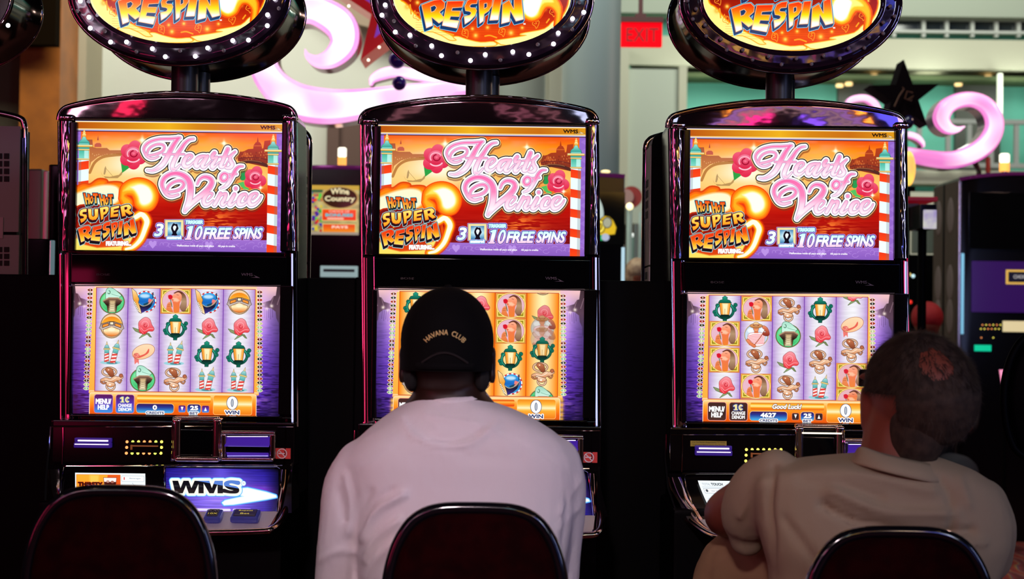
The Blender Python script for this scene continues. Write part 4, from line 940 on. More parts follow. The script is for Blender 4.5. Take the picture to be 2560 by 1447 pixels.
def art_green():
    w, h = 130, 130
    A = Art(w, h, 1.0, '040404'); A.ell(48, 40, 26, 46, 'b8c8c0', rot=-20); A.ell(40, 44, 18, 34, 'e0e8d0', rot=-20); A.ell(50, 50, 8, 10, 'a89848')
    A.poly([(20, 70), (40, 60), (60, 75), (80, 60), (100, 70), (105, 104), (30, 104)], 'e0b828', ((2, '383010'),), smooth=2)
    A.text('WILD', 10, 72, 78, 100, 'f8e058', ((2, '302808'),), bold=1.5); A.ell(86, 76, 10, 12, 'a8a890', ((2, '303028'),)); A.rect(20, 106, 76, 120, '18a058'); A.ell(82, 112, 10, 9, 'b0b8d0')
    return A

def art_mesh(name, A, width, height, mat, bend=None, mask=None):
    """grid mesh in the XZ plane (facing -Y), centred, coloured per vertex"""
    W, H = A.W, A.H
    xs = ((np.arange(W)+.5)/W-.5)*width; zs = (.5-(np.arange(H)+.5)/H)*height
    gx, gz = np.meshgrid(xs, zs)
    gy = np.zeros_like(gx) if bend is None else bend(gx/width*2, gz/height*2)
    co = np.stack([gx, gy, gz], -1).reshape(-1, 3)
    idx = np.arange(W*H).reshape(H, W)
    f = np.stack([idx[:-1, :-1], idx[1:, :-1], idx[1:, 1:], idx[:-1, 1:]], -1)
    if mask is not None:
        m = mask(gx/width*2, gz/height*2)
        f = f[m[:-1, :-1] & m[1:, 1:]]
    f = f.reshape(-1, 4)
    me = bpy.data.meshes.new(name)
    me.vertices.add(len(co)); me.vertices.foreach_set('co', co.ravel())
    me.loops.add(f.size); me.loops.foreach_set('vertex_index', f.ravel().astype(np.int32))
    me.polygons.add(len(f)); me.polygons.foreach_set('loop_start', (np.arange(len(f))*4).astype(np.int32)); me.polygons.foreach_set('loop_total', np.full(len(f), 4, np.int32))
    me.update(calc_edges=True)
    c = np.clip(A.img, 0, 1); lin = np.where(c <= .04045, c/12.92, ((c+.055)/1.055)**2.4)
    rgba = np.concatenate([lin, np.ones((H, W, 1))], -1).reshape(-1).astype(np.float32)
    at = me.color_attributes.new('Col', 'FLOAT_COLOR', 'POINT'); at.data.foreach_set('color', rgba)
    me.materials.append(mat)
    return me
ROW = (39, 102, 167, 231)
REELS = [
 dict(cols=[list(zip(c, ROW)) for c in ('FBPD', 'GRHF', 'WLPD', 'GRLP', 'BRLP')], credits='0'),
 dict(cols=[[('L', 39), ('H', 102), ('D', 167), ('B', 231)], [('R', 20), ('D', 102), ('P', 167), ('R', 231)], [('R', 39), ('L', 102), ('H', 167), ('D', 231)],
            [('W', 39), ('W', 102), ('L', 167), ('G', 231)], [('B', -18, .8), ('R', 60, .75), ('M', 92, .55), ('M', 118, .25), ('L', 146, .8), ('D', 206), ('F', 270, .9)]],
      orange=True, brown=True, credits='1250', num='2'),
 dict(cols=[list(zip(c, ROW)) for c in ('LWWR', 'WMDW', 'DFRD', 'LRDP')]+[[('R', -2), ('H', 78), ('D', 138), ('W', 202, .92), ('W', 264, .92)]], credits='4627', msg='Good Luck!', brown=True)]
# ---------------------------------------------------------------- slot machines
X0 = P(443, 300, 0).x
def L(px, py, y=0.0):
    """pixel on the left-hand machine -> the machine's own coordinates"""
    q = P(px+(py-300)*.0073, py, y); return Vector((q.x-X0, y, q.z))
def XZ(px, py, y=0.0): v = L(px, py, y); return (v.x, v.z)
def Lb(m, px0, py0, px1, py1, y0, y1, bev=0, seg=2):
    a = L(px0, py0, min(y0, y1)); b = L(px1, py1, min(y0, y1)); return m.box(a.x, y0, b.z, b.x, y1, a.z, bev, seg)
def sym(px): return 886-px                       # mirror about the centre line at the top
ARCH = [(146, 300), (148, 287), (155, 275), (170, 266), (215, 255), (270, 246), (330, 238.5), (390, 234), (443, 232.5)]
ARCH = ARCH+[(sym(x), y) for x, y in ARCH[::-1][1:]]
def arch_mesh():
    m = MB()
    def f(u, v):
        k = u*(len(ARCH)-1); i = min(int(k), len(ARCH)-2); t = k-i
        px = ARCH[i][0]*(1-t)+ARCH[i+1][0]*t; py = ARCH[i][1]*(1-t)+ARCH[i+1][1]*t
        top = L(px, py, 0); bot = L(px, 302, 0)
        y = .002-.002*v-.0008*math.cos((u-.5)*math.pi)+.016*max(0, 1-v/.12)**2+.02*max(0, (v-.9)/.1)**2
        z = top.z*(1-v)+bot.z*v
        return (top.x, y, z)
    m.grid(f, 60, 20); return m.mesh('hood', SMOKE)
def col_mesh(px0, px1, py0, py1, dep, m_):
    m = MB(); rings = []
    for py in (py0, py0+.5, py1-.5, py1):
        a = L(px0, py); b = L(px1, py); e = .8 if py in (py0, py1) else 1
        cx = (a.x+b.x)/2; hw = (b.x-a.x)/2*e
        rings.append([(cx+hw*math.cos(t), .012-dep*e*max(0, math.sin(t))**.35 if math.sin(t) > 0 else .03, a.z) for t in (math.pi*(k/12)*1.0 for k in range(13))]+[(cx-hw, .03, a.z), (cx+hw, .03, a.z)])
    m.quadstrip(rings); return m.mesh('side_column', m_)
def frame_mesh(o, i, y0, y1, m_, name, bev=.002):
    """rectangular ring; o and i are pixel rects"""
    m = MB()
    Lb(m, o[0], o[1], o[2], i[1], y0, y1, bev); Lb(m, o[0], i[3], o[2], o[3], y0, y1, bev)
    Lb(m, o[0], i[1], i[0], i[3], y0, y1, bev); Lb(m, i[2], i[1], o[2], i[3], y0, y1, bev)
    return m.mesh(name, m_)
def hline(px0, px1, py, y, r, m_, name='trim_line'):
    a, b = L(px0, py, y), L(px1, py, y); return MB().tube([a, b], r, 8).mesh(name, m_)

UVLIT = mat('violet_lit_slot', (.03, .015, .10), .3, emis=(.02, .006, .14), es=1.0)
UVWHITE = mat('violet_white_light', (.8, .8, 1), .3, emis=(.85, .78, 1.0), es=1.1)
BLUELIT = mat('blue_lit_acrylic', (.02, .01, .10), .12, emis=(.045, .012, .26), es=1.0, spec=.6)
LEDY = mat('yellow_led', (.8, .8, .1), .3, emis=(1, .85, .12), es=1.6); LEDR = mat('orange_led', (.9, .3, .1), .3, emis=(1, .33, .10), es=1.6); LEDG = mat('green_yellow_led', (.6, .9, .1), .3, emis=(.72, .95, .12), es=1.5)
AMBER = mat('dim_amber_slot', (.12, .04, .01), .3, emis=(.25, .07, .02), es=.6)
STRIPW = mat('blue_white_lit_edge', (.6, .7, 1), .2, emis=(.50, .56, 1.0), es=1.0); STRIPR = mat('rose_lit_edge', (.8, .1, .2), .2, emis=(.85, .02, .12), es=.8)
STICK = mat('red_sticker', (.80, .05, .04), .5); STICKW = mat('pink_sticker_print', (.95, .8, .8), .5)
DIMLOGO = mat('dim_grey_logo', (.16, .12, .15), .4); 
DECK = mat('grey_deck_metal', (.85, .80, .74), .35, .3)
BTNM = mat('dark_button_cap', (.05, .05, .08), .15, spec=.7); BTNB = mat('blue_button_edge', (.05, .06, .16), .12, emis=(.008, .010, .09), es=.9); BTNT = mat('yellow_button_text', (.9, .8, .1), .4, emis=(.9, .75, .1), es=.5); BTNW = mat('white_button_text', (.8, .8, .9), .4)
BULB = mat('lit_white_bulb', (1, 1, 1), .3, emis=(.93, .90, 1), es=6); BULBOFF = mat('unlit_bulb', (.34, .33, .31), .25, spec=.8)
VENTG = mat('grey_painted_steel', (.72, .60, .60), .55); VENT = mat('vent_black', (.01, .01, .01), .7)
NOTICE = mat('yellow_notice_paper', (.55, .42, .05), .6); NOTT = mat('black_notice_print', (.02, .02, .01), .6); WHITEP = mat('white_label_paper', (.55, .50, .48), .6)
POLE = mat('grey_black_post', (.035, .038, .036), .35)

SCX, SCY, SA_, SB_ = 452.5, -14, 277/1090., 178/1090.          # topper centre (pixels) and half axes (metres)
def ellring(a, b, y, n=72): return [(a*math.cos(t), y, b*math.sin(t)) for t in (2*math.pi*k/n for k in range(n))]
def topper(root, idx):
    c = L(SCX, SCY, 0)
    sg = bpy.data.objects.new('topper_sign', None); C.objects.link(sg); sg.parent = root; sg.location = (c.x, 0, c.z)
    def drum():
        m = MB(); R = []
        for k, y in ((.99, .012), (1.0, .02), (.94, .03), (.955, .12), (.985, .215), (1.01, .225), (1.015, .24), (.97, .25)): R.append(ellring(SA_*k, SB_*(k-(.0 if k < 1.005 else 0)), y))
        return m.quadstrip(R).mesh('sign_drum', DRUM)
    link('sign_drum', shared('drum', drum), sg)
    def ringm():
        m = MB(); a, b = 222/1090., 128/1090.; R = []
        for u in [k/8 for k in range(9)]:
            R.append(ellring(a+(SA_-a)*u, b+(SB_-b)*u, -.024+(.014*max(0, u-.85)/.15)-.004*max(0, 1-u/.08)))
        V = [[m.bm.verts.new(p) for p in r] for r in R]
        for A_, B_ in zip(V[:-1], V[1:]):
            for i in range(len(A_)): m.bm.faces.new((A_[i], A_[(i+1) % len(A_)], B_[(i+1) % len(A_)], B_[i]))
        return m.mesh('sign_ring', RING)
    link('sign_ring', shared('ring', ringm), sg)
    link('rim_trim', shared('rim', lambda: MB().tube(ellring(SA_*1.0, SB_*1.0, -.004, 90), .0042, 10, True).mesh('rim_trim', CHROME_D)), sg)
    link('rim_trim', shared('rim2', lambda: MB().tube(ellring(SA_*1.012, SB_*1.012, .235, 90), .004, 10, True).mesh('rim_trim', CHROME_D)), sg)
    def face():
        return art_mesh('sign_face', shared('asign', art_sign), 448/1090., 266/1090., SIGNM, None, lambda u, v: (u*448/446)**2+(v*266/262)**2 < 1.0)
    link('sign_face', shared('signf', face), sg, (0, -.019, 0))
    bm_on = shared('bulbon', lambda: MB().ell((0, 0, 0), (.0052, .005, .0052), 12, 8).mesh('bulb', BULB)); bm_off = shared('bulboff', lambda: MB().ell((0, 0, 0), (.0046, .004, .0046), 12, 8).mesh('bulb', BULBOFF))
    rr = random.Random(10+idx)
    for k in range(44):
        t = 2*math.pi*(k+.3)/44; q = .40 if k % 2 else .72
        if idx == 0: lit = k % 3 != 0
        elif idx == 1: lit = k % 3 != 1
        else: lit = False
        a, b = 222/1090., 128/1090.
        link('bulb', bm_on if lit else bm_off, sg, ((a+(SA_-a)*q)*math.cos(t), -.034, (b+(SB_-b)*q)*math.sin(t)))
    zt = L(443, 236, .1).z; zb = L(443, 175, .1).z+.14
    link('pole', shared('pole1', lambda: MB().cyl((L(463, 200, .1).x, .10, (zt+zb)/2), .0315, zb-zt+.03, 'Z', 28).mesh('pole', POLE)), root)
    link('pole', shared('pole2', lambda: MB().cyl((.0215, .16, (zt+zb)/2-.02), .0155, zb-zt+.0, 'Z', 20).cyl((.0215, .16, zt+.02), .022, .08, 'Z', 20).mesh('pole', POLE)), root)
CHROME_D = mat('dark_polished_chrome', (.50, .40, .45), .06, 1.)

def slot_machine(idx, X, label):
    root = thing('slot_machine', label, 'slot machine', (X, 0, 0), 'casino slot machines in the front row')
    sh = lambda name, fn, par=None, key=None, loc=None: link(name, shared(key or name, fn), par or root, loc)
    def cab():
        m = MB()
        pts = [XZ(x, y, 0) for x, y in ARCH]; pts = [(x, z-.004) for x, z in pts]
        b0 = L(150, 1240); b1 = L(sym(150), 1240)
        m.prism(pts+[(b1.x, b1.z), (b0.x, b0.z)], .028, .185, .006)
        return m.mesh('cabinet', BLACK)
    sh('cabinet', cab)
    sh('cabinet_base', lambda: MB().box(L(128, 1240).x, -.13, 0.04, L(720, 1240).x, .185, L(443, 1240).z, .012).box(L(140, 1240).x, -.09, 0, L(708, 1240).x, .18, .05).mesh('cabinet_base', MATT))
    sh('hood', arch_mesh)
    def rim():
        pts = [L(x, y, .012) for x, y in crom(ARCH, 4)]
        return MB().tube(pts, .0055, 10).mesh('hood_trim', CHROME_D)
    sh('hood_trim', rim)
    for k, (a, b) in enumerate(((147, 183), (705, 740))):
        sh('side_column', lambda: col_mesh(a, b, 303, 627, .022, CRINK), key='colu%d' % k)
        sh('corner_cap', lambda: Lb(MB(), a, 285, b, 302, -.016, .02, .006, 3).mesh('corner_cap', CRINK), key='cc%d' % k)
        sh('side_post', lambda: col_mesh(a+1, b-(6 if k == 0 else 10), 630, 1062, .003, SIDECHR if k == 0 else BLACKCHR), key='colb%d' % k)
    for k, px in enumerate((147, 738)):
        sh('edge_strip', lambda: MB().tube([L(px, 303, .002), L(px, 1066, .002)], .0032, 8).mesh('edge_strip', CHROME), key='es%d' % k)
    for k, px in enumerate((174.5, 727)):
        sh('edge_strip', lambda: MB().tube([L(px, 632, -.006), L(px, 1062, -.006)], .0018 if k == 0 else .0034, 8).mesh('edge_strip', CHROME_D if k == 0 else CHROME), key='et%d' % k)
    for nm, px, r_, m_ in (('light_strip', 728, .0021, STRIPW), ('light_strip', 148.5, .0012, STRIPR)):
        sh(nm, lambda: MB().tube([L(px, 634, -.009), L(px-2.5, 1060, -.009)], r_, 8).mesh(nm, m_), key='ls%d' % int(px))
    sh('screen_bezel', lambda: frame_mesh((176, 292, 712, 634), (184.5, 304.5, 705, 627.5), -.016, .02, BLACK, 'screen_bezel'), key='bz1')
    c = L(445, 466, 0)
    sh('upper_display', lambda: art_mesh('upper_display', art_top(), 521/1090., 325/1090., SCREEN), loc=(c.x, -.004, c.z), key='updisp')
    def gp(): return Lb(MB(), 176, 634, 712, 713, -.012, .02, .002).mesh('glass_band', GLASS)
    gb = sh('glass_band', gp)
    q = L(621, 686, -.014); sh('maker_logo', lambda: text_mesh('WMS', 'maker_logo', DIMLOGO, .026, .0065), gb, loc=(q.x-.006, -.0125, q.z))
    sh('logo_arrow', lambda: MB().prism([(.008, -.006), (.030, -.0065), (.014, .0005), (.021, -.0045)], -.0005, .0005).mesh('logo_arrow', DIMLOGO), gb, loc=(q.x-.006, -.0128, q.z-.001))
    q = L(255, 686, -.014); sh('speaker_badge', lambda: text_mesh('BOSE', 'speaker_badge', mat('dim_red_badge', (.06, .035, .035), .4), .030, .0045), gb, loc=(q.x, -.0125, q.z))
    sh('screen_bezel', lambda: frame_mesh((168, 706, 722, 1048), (171.5, 714, 697, 1036), -.014, .02, BLACK, 'screen_bezel'), key='bz2')
    c = L(434, 875, 0)
    link('reel_display', art_mesh('reel_display', art_reels(**REELS[idx]), 528/1090., 323/1090., SCREEN), root, (c.x, -.004, c.z))
    sh('screen_lip', lambda: MB().tube([L(176, 713.5, -.012), L(698, 713.5, -.012)], .0014, 6).mesh('screen_lip', mat('grey_screen_lip', (.3, .28, .25), .4)))
    # mid panel -------------------------------------------------------------
    sh('mid_panel', lambda: Lb(MB(), 122, 1048, 730, 1166, -.035, .05, .006).mesh('mid_panel', BLACK))
    sh('trim_line', lambda: hline(124, 728, 1066, -.036, .0022, CHROME_D), key='tl1')
    sh('trim_line', lambda: hline(150, 700, 1162, -.038, .0022, CHROME_D), key='tl2')
    sh('trim_line', lambda: hline(560, 700, 1042, -.02, .0018, CHROME), key='tl3')
    for k, px in enumerate((152, 708)): sh('trim_line', lambda: MB().tube([L(px, 1068, -.037), L(px, 1100, -.037), L(px-3, 1160, -.037)], .0016, 6).mesh('trim_line', CHROME_D), key='tv%d' % k)
    for k, px in enumerate((121, 731)): sh('edge_strip', lambda: MB().tube([L(px, 1066, -.012), L(px-(4 if k else 5), 1130, -.02), L(px-(10 if k else 12), 1200, -.05), L(px-14, 1262, -.10)], .0034, 8).mesh('edge_strip', CHROME), key='ef%d' % k)
    # ticket printer slot
    tp = sh('ticket_slot', lambda: Lb(Lb(MB(), 180, 1094, 272, 1106, -.046, -.034, .002), 178, 1106, 270, 1120, -.052, -.034, .002).mesh('ticket_slot', UVLIT))
    sh('slot_light', lambda: Lb(Lb(MB(), 188, 1099, 264, 1104, -.049, -.045, .001), 180, 1109, 265, 1112.5, -.055, -.051, .001).mesh('slot_light', UVWHITE), tp)
    # card reader with a ring of small lamps
    cr = sh('card_reader', lambda: Lb(MB(), 316, 1105, 394, 1132, -.040, -.034, .001).mesh('card_reader', BLACK))
    sh('card_slot', lambda: Lb(Lb(MB(), 322, 1113, 388, 1117, -.047, -.039, .0008), 320, 1112, 324, 1124, -.044, -.039).mesh('card_slot', AMBER), cr)
    pos = [(312+i*14.4, 1104) for i in range(7)]+[(311, 1118), (398, 1118)]+[(310+i*14.4, 1132.5) for i in range(7)]
    r_ = random.Random(5+idx)
    for k, (x, y) in enumerate(pos):
        m_ = LEDY if idx == 2 else (LEDR, LEDY, LEDG)[(0, 2, 1, 0, 0, 2, 1, 0, 1, 0, 2, 1, 0, 0, 2, 1)[(k+idx) % 16]]
        q = L(x, y, -.036); link('indicator_light', shared('led'+m_.name, lambda: MB().ell((0, 0, 0), (.0034, .003, .0034), 10, 6).mesh('indicator_light', m_)), cr, (q.x, -.037, q.z))
    # bill acceptor
    def bill():
        m = MB(); o = [(428, 1040), (540, 1040)]
        Lb(m, 424, 1046, 444, 1152, -.062, -.03, .006, 3); Lb(m, 526, 1046, 546, 1152, -.062, -.03, .006, 3); Lb(m, 430, 1140, 541, 1156, -.068, -.03, .006, 3); Lb(m, 430, 1040, 541, 1052, -.05, -.03, .004, 3)
        return m.mesh('bill_acceptor', CHROME_B)
    ba = sh('bill_acceptor', bill)
    sh('acceptor_door', lambda: Lb(MB(), 445, 1072, 526, 1140, -.052, -.032, .004).mesh('acceptor_door', GLASS), ba)
    for k, px in enumerate((425, 429, 541, 545.5)): sh('acceptor_trim', lambda: MB().tube([L(px+(4 if px < 480 else -4), 1042, -.05), L(px, 1060, -.064), L(px, 1120, -.064), L(px+(-3 if px < 480 else 3), 1152, -.055)], .0013, 6).mesh('acceptor_trim', CHROME), ba, key='at%d' % k)
    if idx == 2: sh('acceptor_light', lambda: Lb(MB(), 440, 1061, 538, 1066, -.066, -.058, .001).mesh('acceptor_light', mat('warm_lit_strip', (1, .9, .7), .3, emis=(1, .88, .66), es=1.2)), ba)
    # lit tray with dark opening
    def tray(): 
        m = MB(); Lb(m, 546, 1076, 682, 1088, -.058, -.03, .004, 3); Lb(m, 546, 1142, 678, 1154, -.058, -.03, .004, 3); Lb(m, 546, 1084, 558, 1148, -.055, -.03, .004, 3); Lb(m, 668, 1084, 682, 1148, -.055, -.03, .004, 3)
        return m.mesh('cash_tray', CHROME_B)
    ct = sh('cash_tray', tray)
    def trayf():
        m = MB(); a, b = L(560, 1090, -.04), L(667, 1117, -.06); m.grid(lambda u, v: (a.x+(b.x-a.x)*u, -.036-.028*v**1.6, a.z+(b.z-a.z)*v), 8, 8)
        a, b = L(560, 1130, -.06), L(667, 1141, -.05); m.grid(lambda u, v: (a.x+(b.x-a.x)*u, -.062+.01*v, a.z+(b.z-a.z)*v), 4, 3); return m.mesh('tray_light', BLUELIT)
    sh('tray_light', trayf, ct)
    sh('trim_line', lambda: hline(562, 664, 1091, -.05, .0009, UVWHITE), ct, key='trl')
    sh('trim_line', lambda: hline(562, 664, 1139.5, -.062, .0012, mat('blue_white_edge', (.5, .5, .9), .2, emis=(.35, .32, .9), es=.8)), ct, key='trl2')
    # no-smoking sticker
    st = sh('no_smoking_sticker', lambda: Lb(MB(), 677, 1120, 720, 1147, -.0375, -.034).mesh('no_smoking_sticker', STICK))
    def nosm():
        q = L(699, 1133.5, -.038); m = MB(); m.tube([(q.x+.0105*math.cos(t), -.0385, q.z+.0105*math.sin(t)) for t in (2*math.pi*k/28 for k in range(28))], .0012, 6, True)
        m.tube([(q.x-.0075, -.0385, q.z+.0075), (q.x+.0075, -.0385, q.z-.0075)], .0012, 6); m.box(q.x-.008, -.0387, q.z-.001, q.x+.006, -.0377, q.z+.0014); return m.mesh('sticker_symbol', STICKW)
    sh('sticker_symbol', nosm, st)
    if idx == 2:
        nt = sh('notice_label', lambda: Lb(MB(), 172, 1082, 262, 1097, -.0375, -.034).mesh('notice_label', NOTICE))
        for k, s_ in enumerate(('It Is The Players Responsibility To Verify', 'Ticket Value Before Leaving The Machine')):
            q = L(217, 1086.5+k*6.5, -.038); sh('notice_text', lambda: text_mesh(s_, 'notice_text', NOTT, .074, .0036, depth=.0004), nt, loc=(q.x, -.0377, q.z), key='nt%d' % k)
    # sloping console -------------------------------------------------------
    yA, yB = -.045, -.15
    def slab(px0, px1, py0, py1, off, th, m_, name):
        def yy(py): return yA+(yB-yA)*((py-1166)/(1280-1166))**1.3+off if py > 1166 else yA+off
        m = MB(); n = 8
        rings = []
        for k in range(n+1):
            py = py0+(py1-py0)*k/n; y = yy(py); a, b = L(px0, py, y), L(px1, py, y)
            rings.append([(a.x, y, a.z), (b.x, y, b.z), (b.x, y+th, b.z), (a.x, y+th, a.z)])
        m.quadstrip(rings); return m.mesh(name, m_, True)
    sh('console', lambda: slab(116, 722, 1164, 1282, .007, .12, BLACK, 'console'))
    def conf(px0, px1, py0, py1, A, name):
        """artwork laid on the sloping console"""
        yy = lambda py: yA+(yB-yA)*max(0, (py-1166)/(1280-1166))**1.3-.002
        me = art_mesh(name, A, 1, 1, SCREEN)
        n = len(me.vertices); co = np.empty(n*3); me.vertices.foreach_get('co', co); co = co.reshape(-1, 3)
        rows = {}
        for zk in np.unique(np.round(co[:, 2], 5)):
            py = py0+(py1-py0)*(.5-zk); y = yy(py); a, b = L(px0, py, y), L(px1, py, y); rows[zk] = (a.x, b.x-a.x, y, a.z)
        R = np.array([rows[z] for z in np.round(co[:, 2], 5)])
        out = np.stack([R[:, 0]+R[:, 1]*(co[:, 0]+.5), R[:, 2], R[:, 3]], -1); me.vertices.foreach_set('co', out.ravel().astype(np.float32)); me.update(); return me
    pr = sh('promo_display', lambda: conf(408, 690, 1169, 1280, art_promo(), 'promo_display'))
    sh('service_display', lambda: conf(181, 357, 1181, 1282, art_service(1 if idx == 2 else 0), 'service_display'), key='svc%d' % (idx == 2))
    def ctrim():
        m = MB(); yy = lambda py: yA+(yB-yA)*max(0, (py-1166)/(1280-1166))**1.3-.003
        for path in ([(143, 1240), (146, 1200), (152, 1168), (160, 1165), (404, 1164)], [(405, 1166), (403, 1240)], [(404, 1165), (686, 1166), (694, 1172), (694, 1200), (689, 1250), (684, 1280)]):
            m.tube([L(x, y, yy(y)) for x, y in path], .0019, 8)
        return m.mesh('console_trim', CHROME)
    sh('console_trim', ctrim)
    # button deck -----------------------------------------------------------
    def deck():
        m = MB(); a0, a1, b0, b1 = L(140, 1278, -.15), L(688, 1278, -.15), L(150, 1321, -.235), L(662, 1321, -.235)
        top = [a0, a1, b1, b0]; V = [m.bm.verts.new(p) for p in top]; W = [m.bm.verts.new((p.x, p.y, p.z-.010)) for p in top]
        m.bm.faces.new(V); m.bm.faces.new(W[::-1])
        for i in range(4): m.bm.faces.new((V[i], V[(i+1) % 4], W[(i+1) % 4], W[i]))
        return m.mesh('button_deck', DECK, False)
    dk = sh('button_deck', deck)
    dslope = math.atan2(L(443, 1278, -.15).z-L(443, 1321, -.235).z, .085)
    for k, (px, wd, t1, t2) in enumerate(((190, .052, 'Cash', 'Out'), (262, .034, 'PLAY', '1X'), (320, .034, 'PLAY', '2X'), (378, .034, 'PLAY', '3X'), (440, .034, 'PLAY', '5X'), (527, .036, 'PLAY', '10X'), (607, .060, 'Repeat', 'Bet'))):
        py = 1299; q = L(px, py, -.193)
        b = bpy.data.objects.new('button', None); 
        bme = shared('btn%.3f' % wd, lambda: MB().box(-wd/2, -.024, 0, wd/2, .022, .014, .005, 3).mesh('button', BTNB))
        b = link('button', bme, dk, (q.x, -.193, q.z+.002)); b.rotation_euler = (dslope, 0, 0)
        link('button_cap', shared('btc%.3f' % wd, lambda: MB().box(-wd/2+.006, -.018, .010, wd/2-.006, .016, .0165, .002).mesh('button_cap', BTNM)), b)
        for j, s_ in enumerate((t1, t2)):
            tm = shared('bt'+s_, lambda: text_mesh(s_, 'button_text', BTNT if (j or wd > .05) else BTNW, min(.03, .0065*len(s_)), .007, fn=lambda x, z: (x, z, 0), depth=0))
            link('button_text', tm, b, (0, .006-j*.014, .0168))
    # chrome lip and side cheeks
    def lip():
        m = MB(); path = [(118, 1262, -.09), (124, 1290, -.15), (133, 1312, -.20), (150, 1325, -.236), (180, 1331, -.243), (443, 1332, -.245), (640, 1328, -.243), (672, 1322, -.238), (692, 1306, -.20), (704, 1284, -.15), (712, 1258, -.09)]
        q = crom([tuple(L(x, y, d)) for x, y, d in path], 5)
        m.tube(q, .0075, 12); return m.mesh('deck_lip', CHROME_B)
    sh('deck_lip', lip)
    def cheek(k):
        m = MB(); pa = [(694, 1172, -.05), (692, 1215, -.08), (689, 1250, -.12), (685, 1278, -.15), (674, 1300, -.19), (660, 1320, -.235)]
        pb = [(722, 1172, -.035), (719, 1215, -.06), (713, 1250, -.09), (707, 1278, -.12), (697, 1300, -.16), (676, 1322, -.228)]
        if k: pa = [(141+((694-x)), y, d) for x, y, d in pa]; pb = [(112+(722-x), y, d) for x, y, d in pb]
        A_, B_ = crom(pa, 4), crom(pb, 4)
        def f(u, v):
            i = v*(len(A_)-1); i0 = min(int(i), len(A_)-2); t = i-i0
            a = L(*(A_[i0]*(1-t)+A_[i0+1]*t)); b = L(*(B_[i0]*(1-t)+B_[i0+1]*t))
            p = a*(1-u)+b*u; p.y -= .014*math.sin(u*math.pi); return p
        m.grid(f, 8, 24); return m.mesh('side_cheek', CHROME_B)
    sh('side_cheek', lambda: cheek(0), key='chk0'); sh('side_cheek', lambda: cheek(1), key='chk1')
    topper(root, idx)
    return root
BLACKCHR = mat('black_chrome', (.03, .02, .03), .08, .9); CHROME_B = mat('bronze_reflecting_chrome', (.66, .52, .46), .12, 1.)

def back_machine(X, label, name='rear_cabinet', y0=.30):
    """machine standing back to back: its body, side panels with vents and its rear-facing frame"""
    root = thing(name, label, 'slot machine', (X, 0, 0), 'cabinets standing back to back with the front row')
    def body():
        m = MB(); pts = [(x*.99, z-.012) for x, z in [XZ(px, py, 0) for px, py in ARCH]]; zb = 0.0
        m.prism(pts+[(pts[-1][0], zb), (pts[0][0], zb)], .25, .385, .006); return m.mesh('cabinet', MATT)
    link('cabinet', shared('bbody', body), root)
    def rimm():
        m = MB(); pts = [Vector((x, .388, z-.010)) for x, z in [XZ(px, py, 0) for px, py in crom(ARCH, 4)]]
        b = [Vector((pts[0].x, .388, pts[0].z-k*.1)) for k in range(10, 0, -1)]; e = [Vector((pts[-1].x, .388, pts[-1].z-k*.1)) for k in range(1, 11)]
        m.tube(b+pts+e, .009, 10); return m.mesh('front_frame', CHROME_D)
    link('front_frame', shared('brim', rimm), root)
    x1 = XZ(ARCH[0][0], 300)[0]*.99; 
    for s in (-1, 1):
        zt, zm, zb = L(443, 318).z, L(443, 640).z, L(443, 760).z
        link('side_panel', shared('bsp%d' % s, lambda: MB().box(s*abs(x1), .255, zm+.002, s*(abs(x1)+.004), .38, zt, .0015).mesh('side_panel', VENTG)), root)
        link('side_panel', shared('bsq%d' % s, lambda: MB().box(s*abs(x1), .255, zb, s*(abs(x1)+.004), .38, zm-.002, .0015).mesh('side_panel', VENTG)), root)
        for vi, (z0, n) in enumerate(((L(443, 405).z, 4), (L(443, 655).z, 3))):
          def vents():
                m = MB()
                for r in range(n):
                    for c in range(2): m.box(s*(abs(x1)+.003), .295+c*.032, z0-r*.026, s*(abs(x1)+.0055), .318+c*.032, z0-.018-r*.026)
                return m.mesh('vent', VENT)
          link('vent', shared('bv%d%d' % (s, vi), vents), root)
        link('paper_label', shared('bl%d' % s, lambda: MB().box(s*(abs(x1)+.003), .27, L(443, 570).z, s*(abs(x1)+.005), .30, L(443, 520).z).mesh('paper_label', WHITEP)), root)
    return root

LBL = ('slot machine on the left with an empty chair, credits showing 0', 'middle slot machine, orange reels, behind the person in the black cap', 'right slot machine whose screen says Good Luck, credits 4627')
XM = (P(443, 300, 0).x, P(1197, 475, 0).x, P(1968.5, 475, 0).x)
for k in range(3): slot_machine(k, XM[k], LBL[k])
for k, l in enumerate(('back-to-back cabinet behind the left machine, vented side seen on its right', 'back-to-back cabinet hidden behind the middle machine', 'back-to-back cabinet behind the right machine, vented side seen on its left')):
    if k != 1: back_machine(XM[k]+(-.020, 0, -.020)[k], l)
# ---------------------------------------------------------------- lit scroll signs and stars
PINK = mat('pink_lit_acrylic', (.5, .1, .4), .3, emis=(1, .30, .76), es=1.0)
def pinkmat(name, lo, hi, scale, es):
    m = bpy.data.materials.new(name); m.use_nodes = True; nt = m.node_tree; b = nt.nodes['Principled BSDF']
    b.inputs['Base Color'].default_value = (.6, .3, .5, 1); b.inputs['Roughness'].default_value = .3
    tc = nt.nodes.new('ShaderNodeTexCoord'); v = nt.nodes.new('ShaderNodeTexNoise'); v.inputs['Scale'].default_value = scale; v.inputs['Detail'].default_value = .5
    cr = nt.nodes.new('ShaderNodeValToRGB'); cr.color_ramp.elements[0].position = .40; cr.color_ramp.elements[0].color = (*lo, 1); cr.color_ramp.elements[1].position = .60; cr.color_ramp.elements[1].color = (*hi, 1)
    nt.links.new(tc.outputs['Object'], v.inputs['Vector']); nt.links.new(v.outputs['Fac'], cr.inputs[0]); nt.links.new(cr.outputs[0], b.inputs['Emission Color']); b.inputs['Emission Strength'].default_value = es; return m
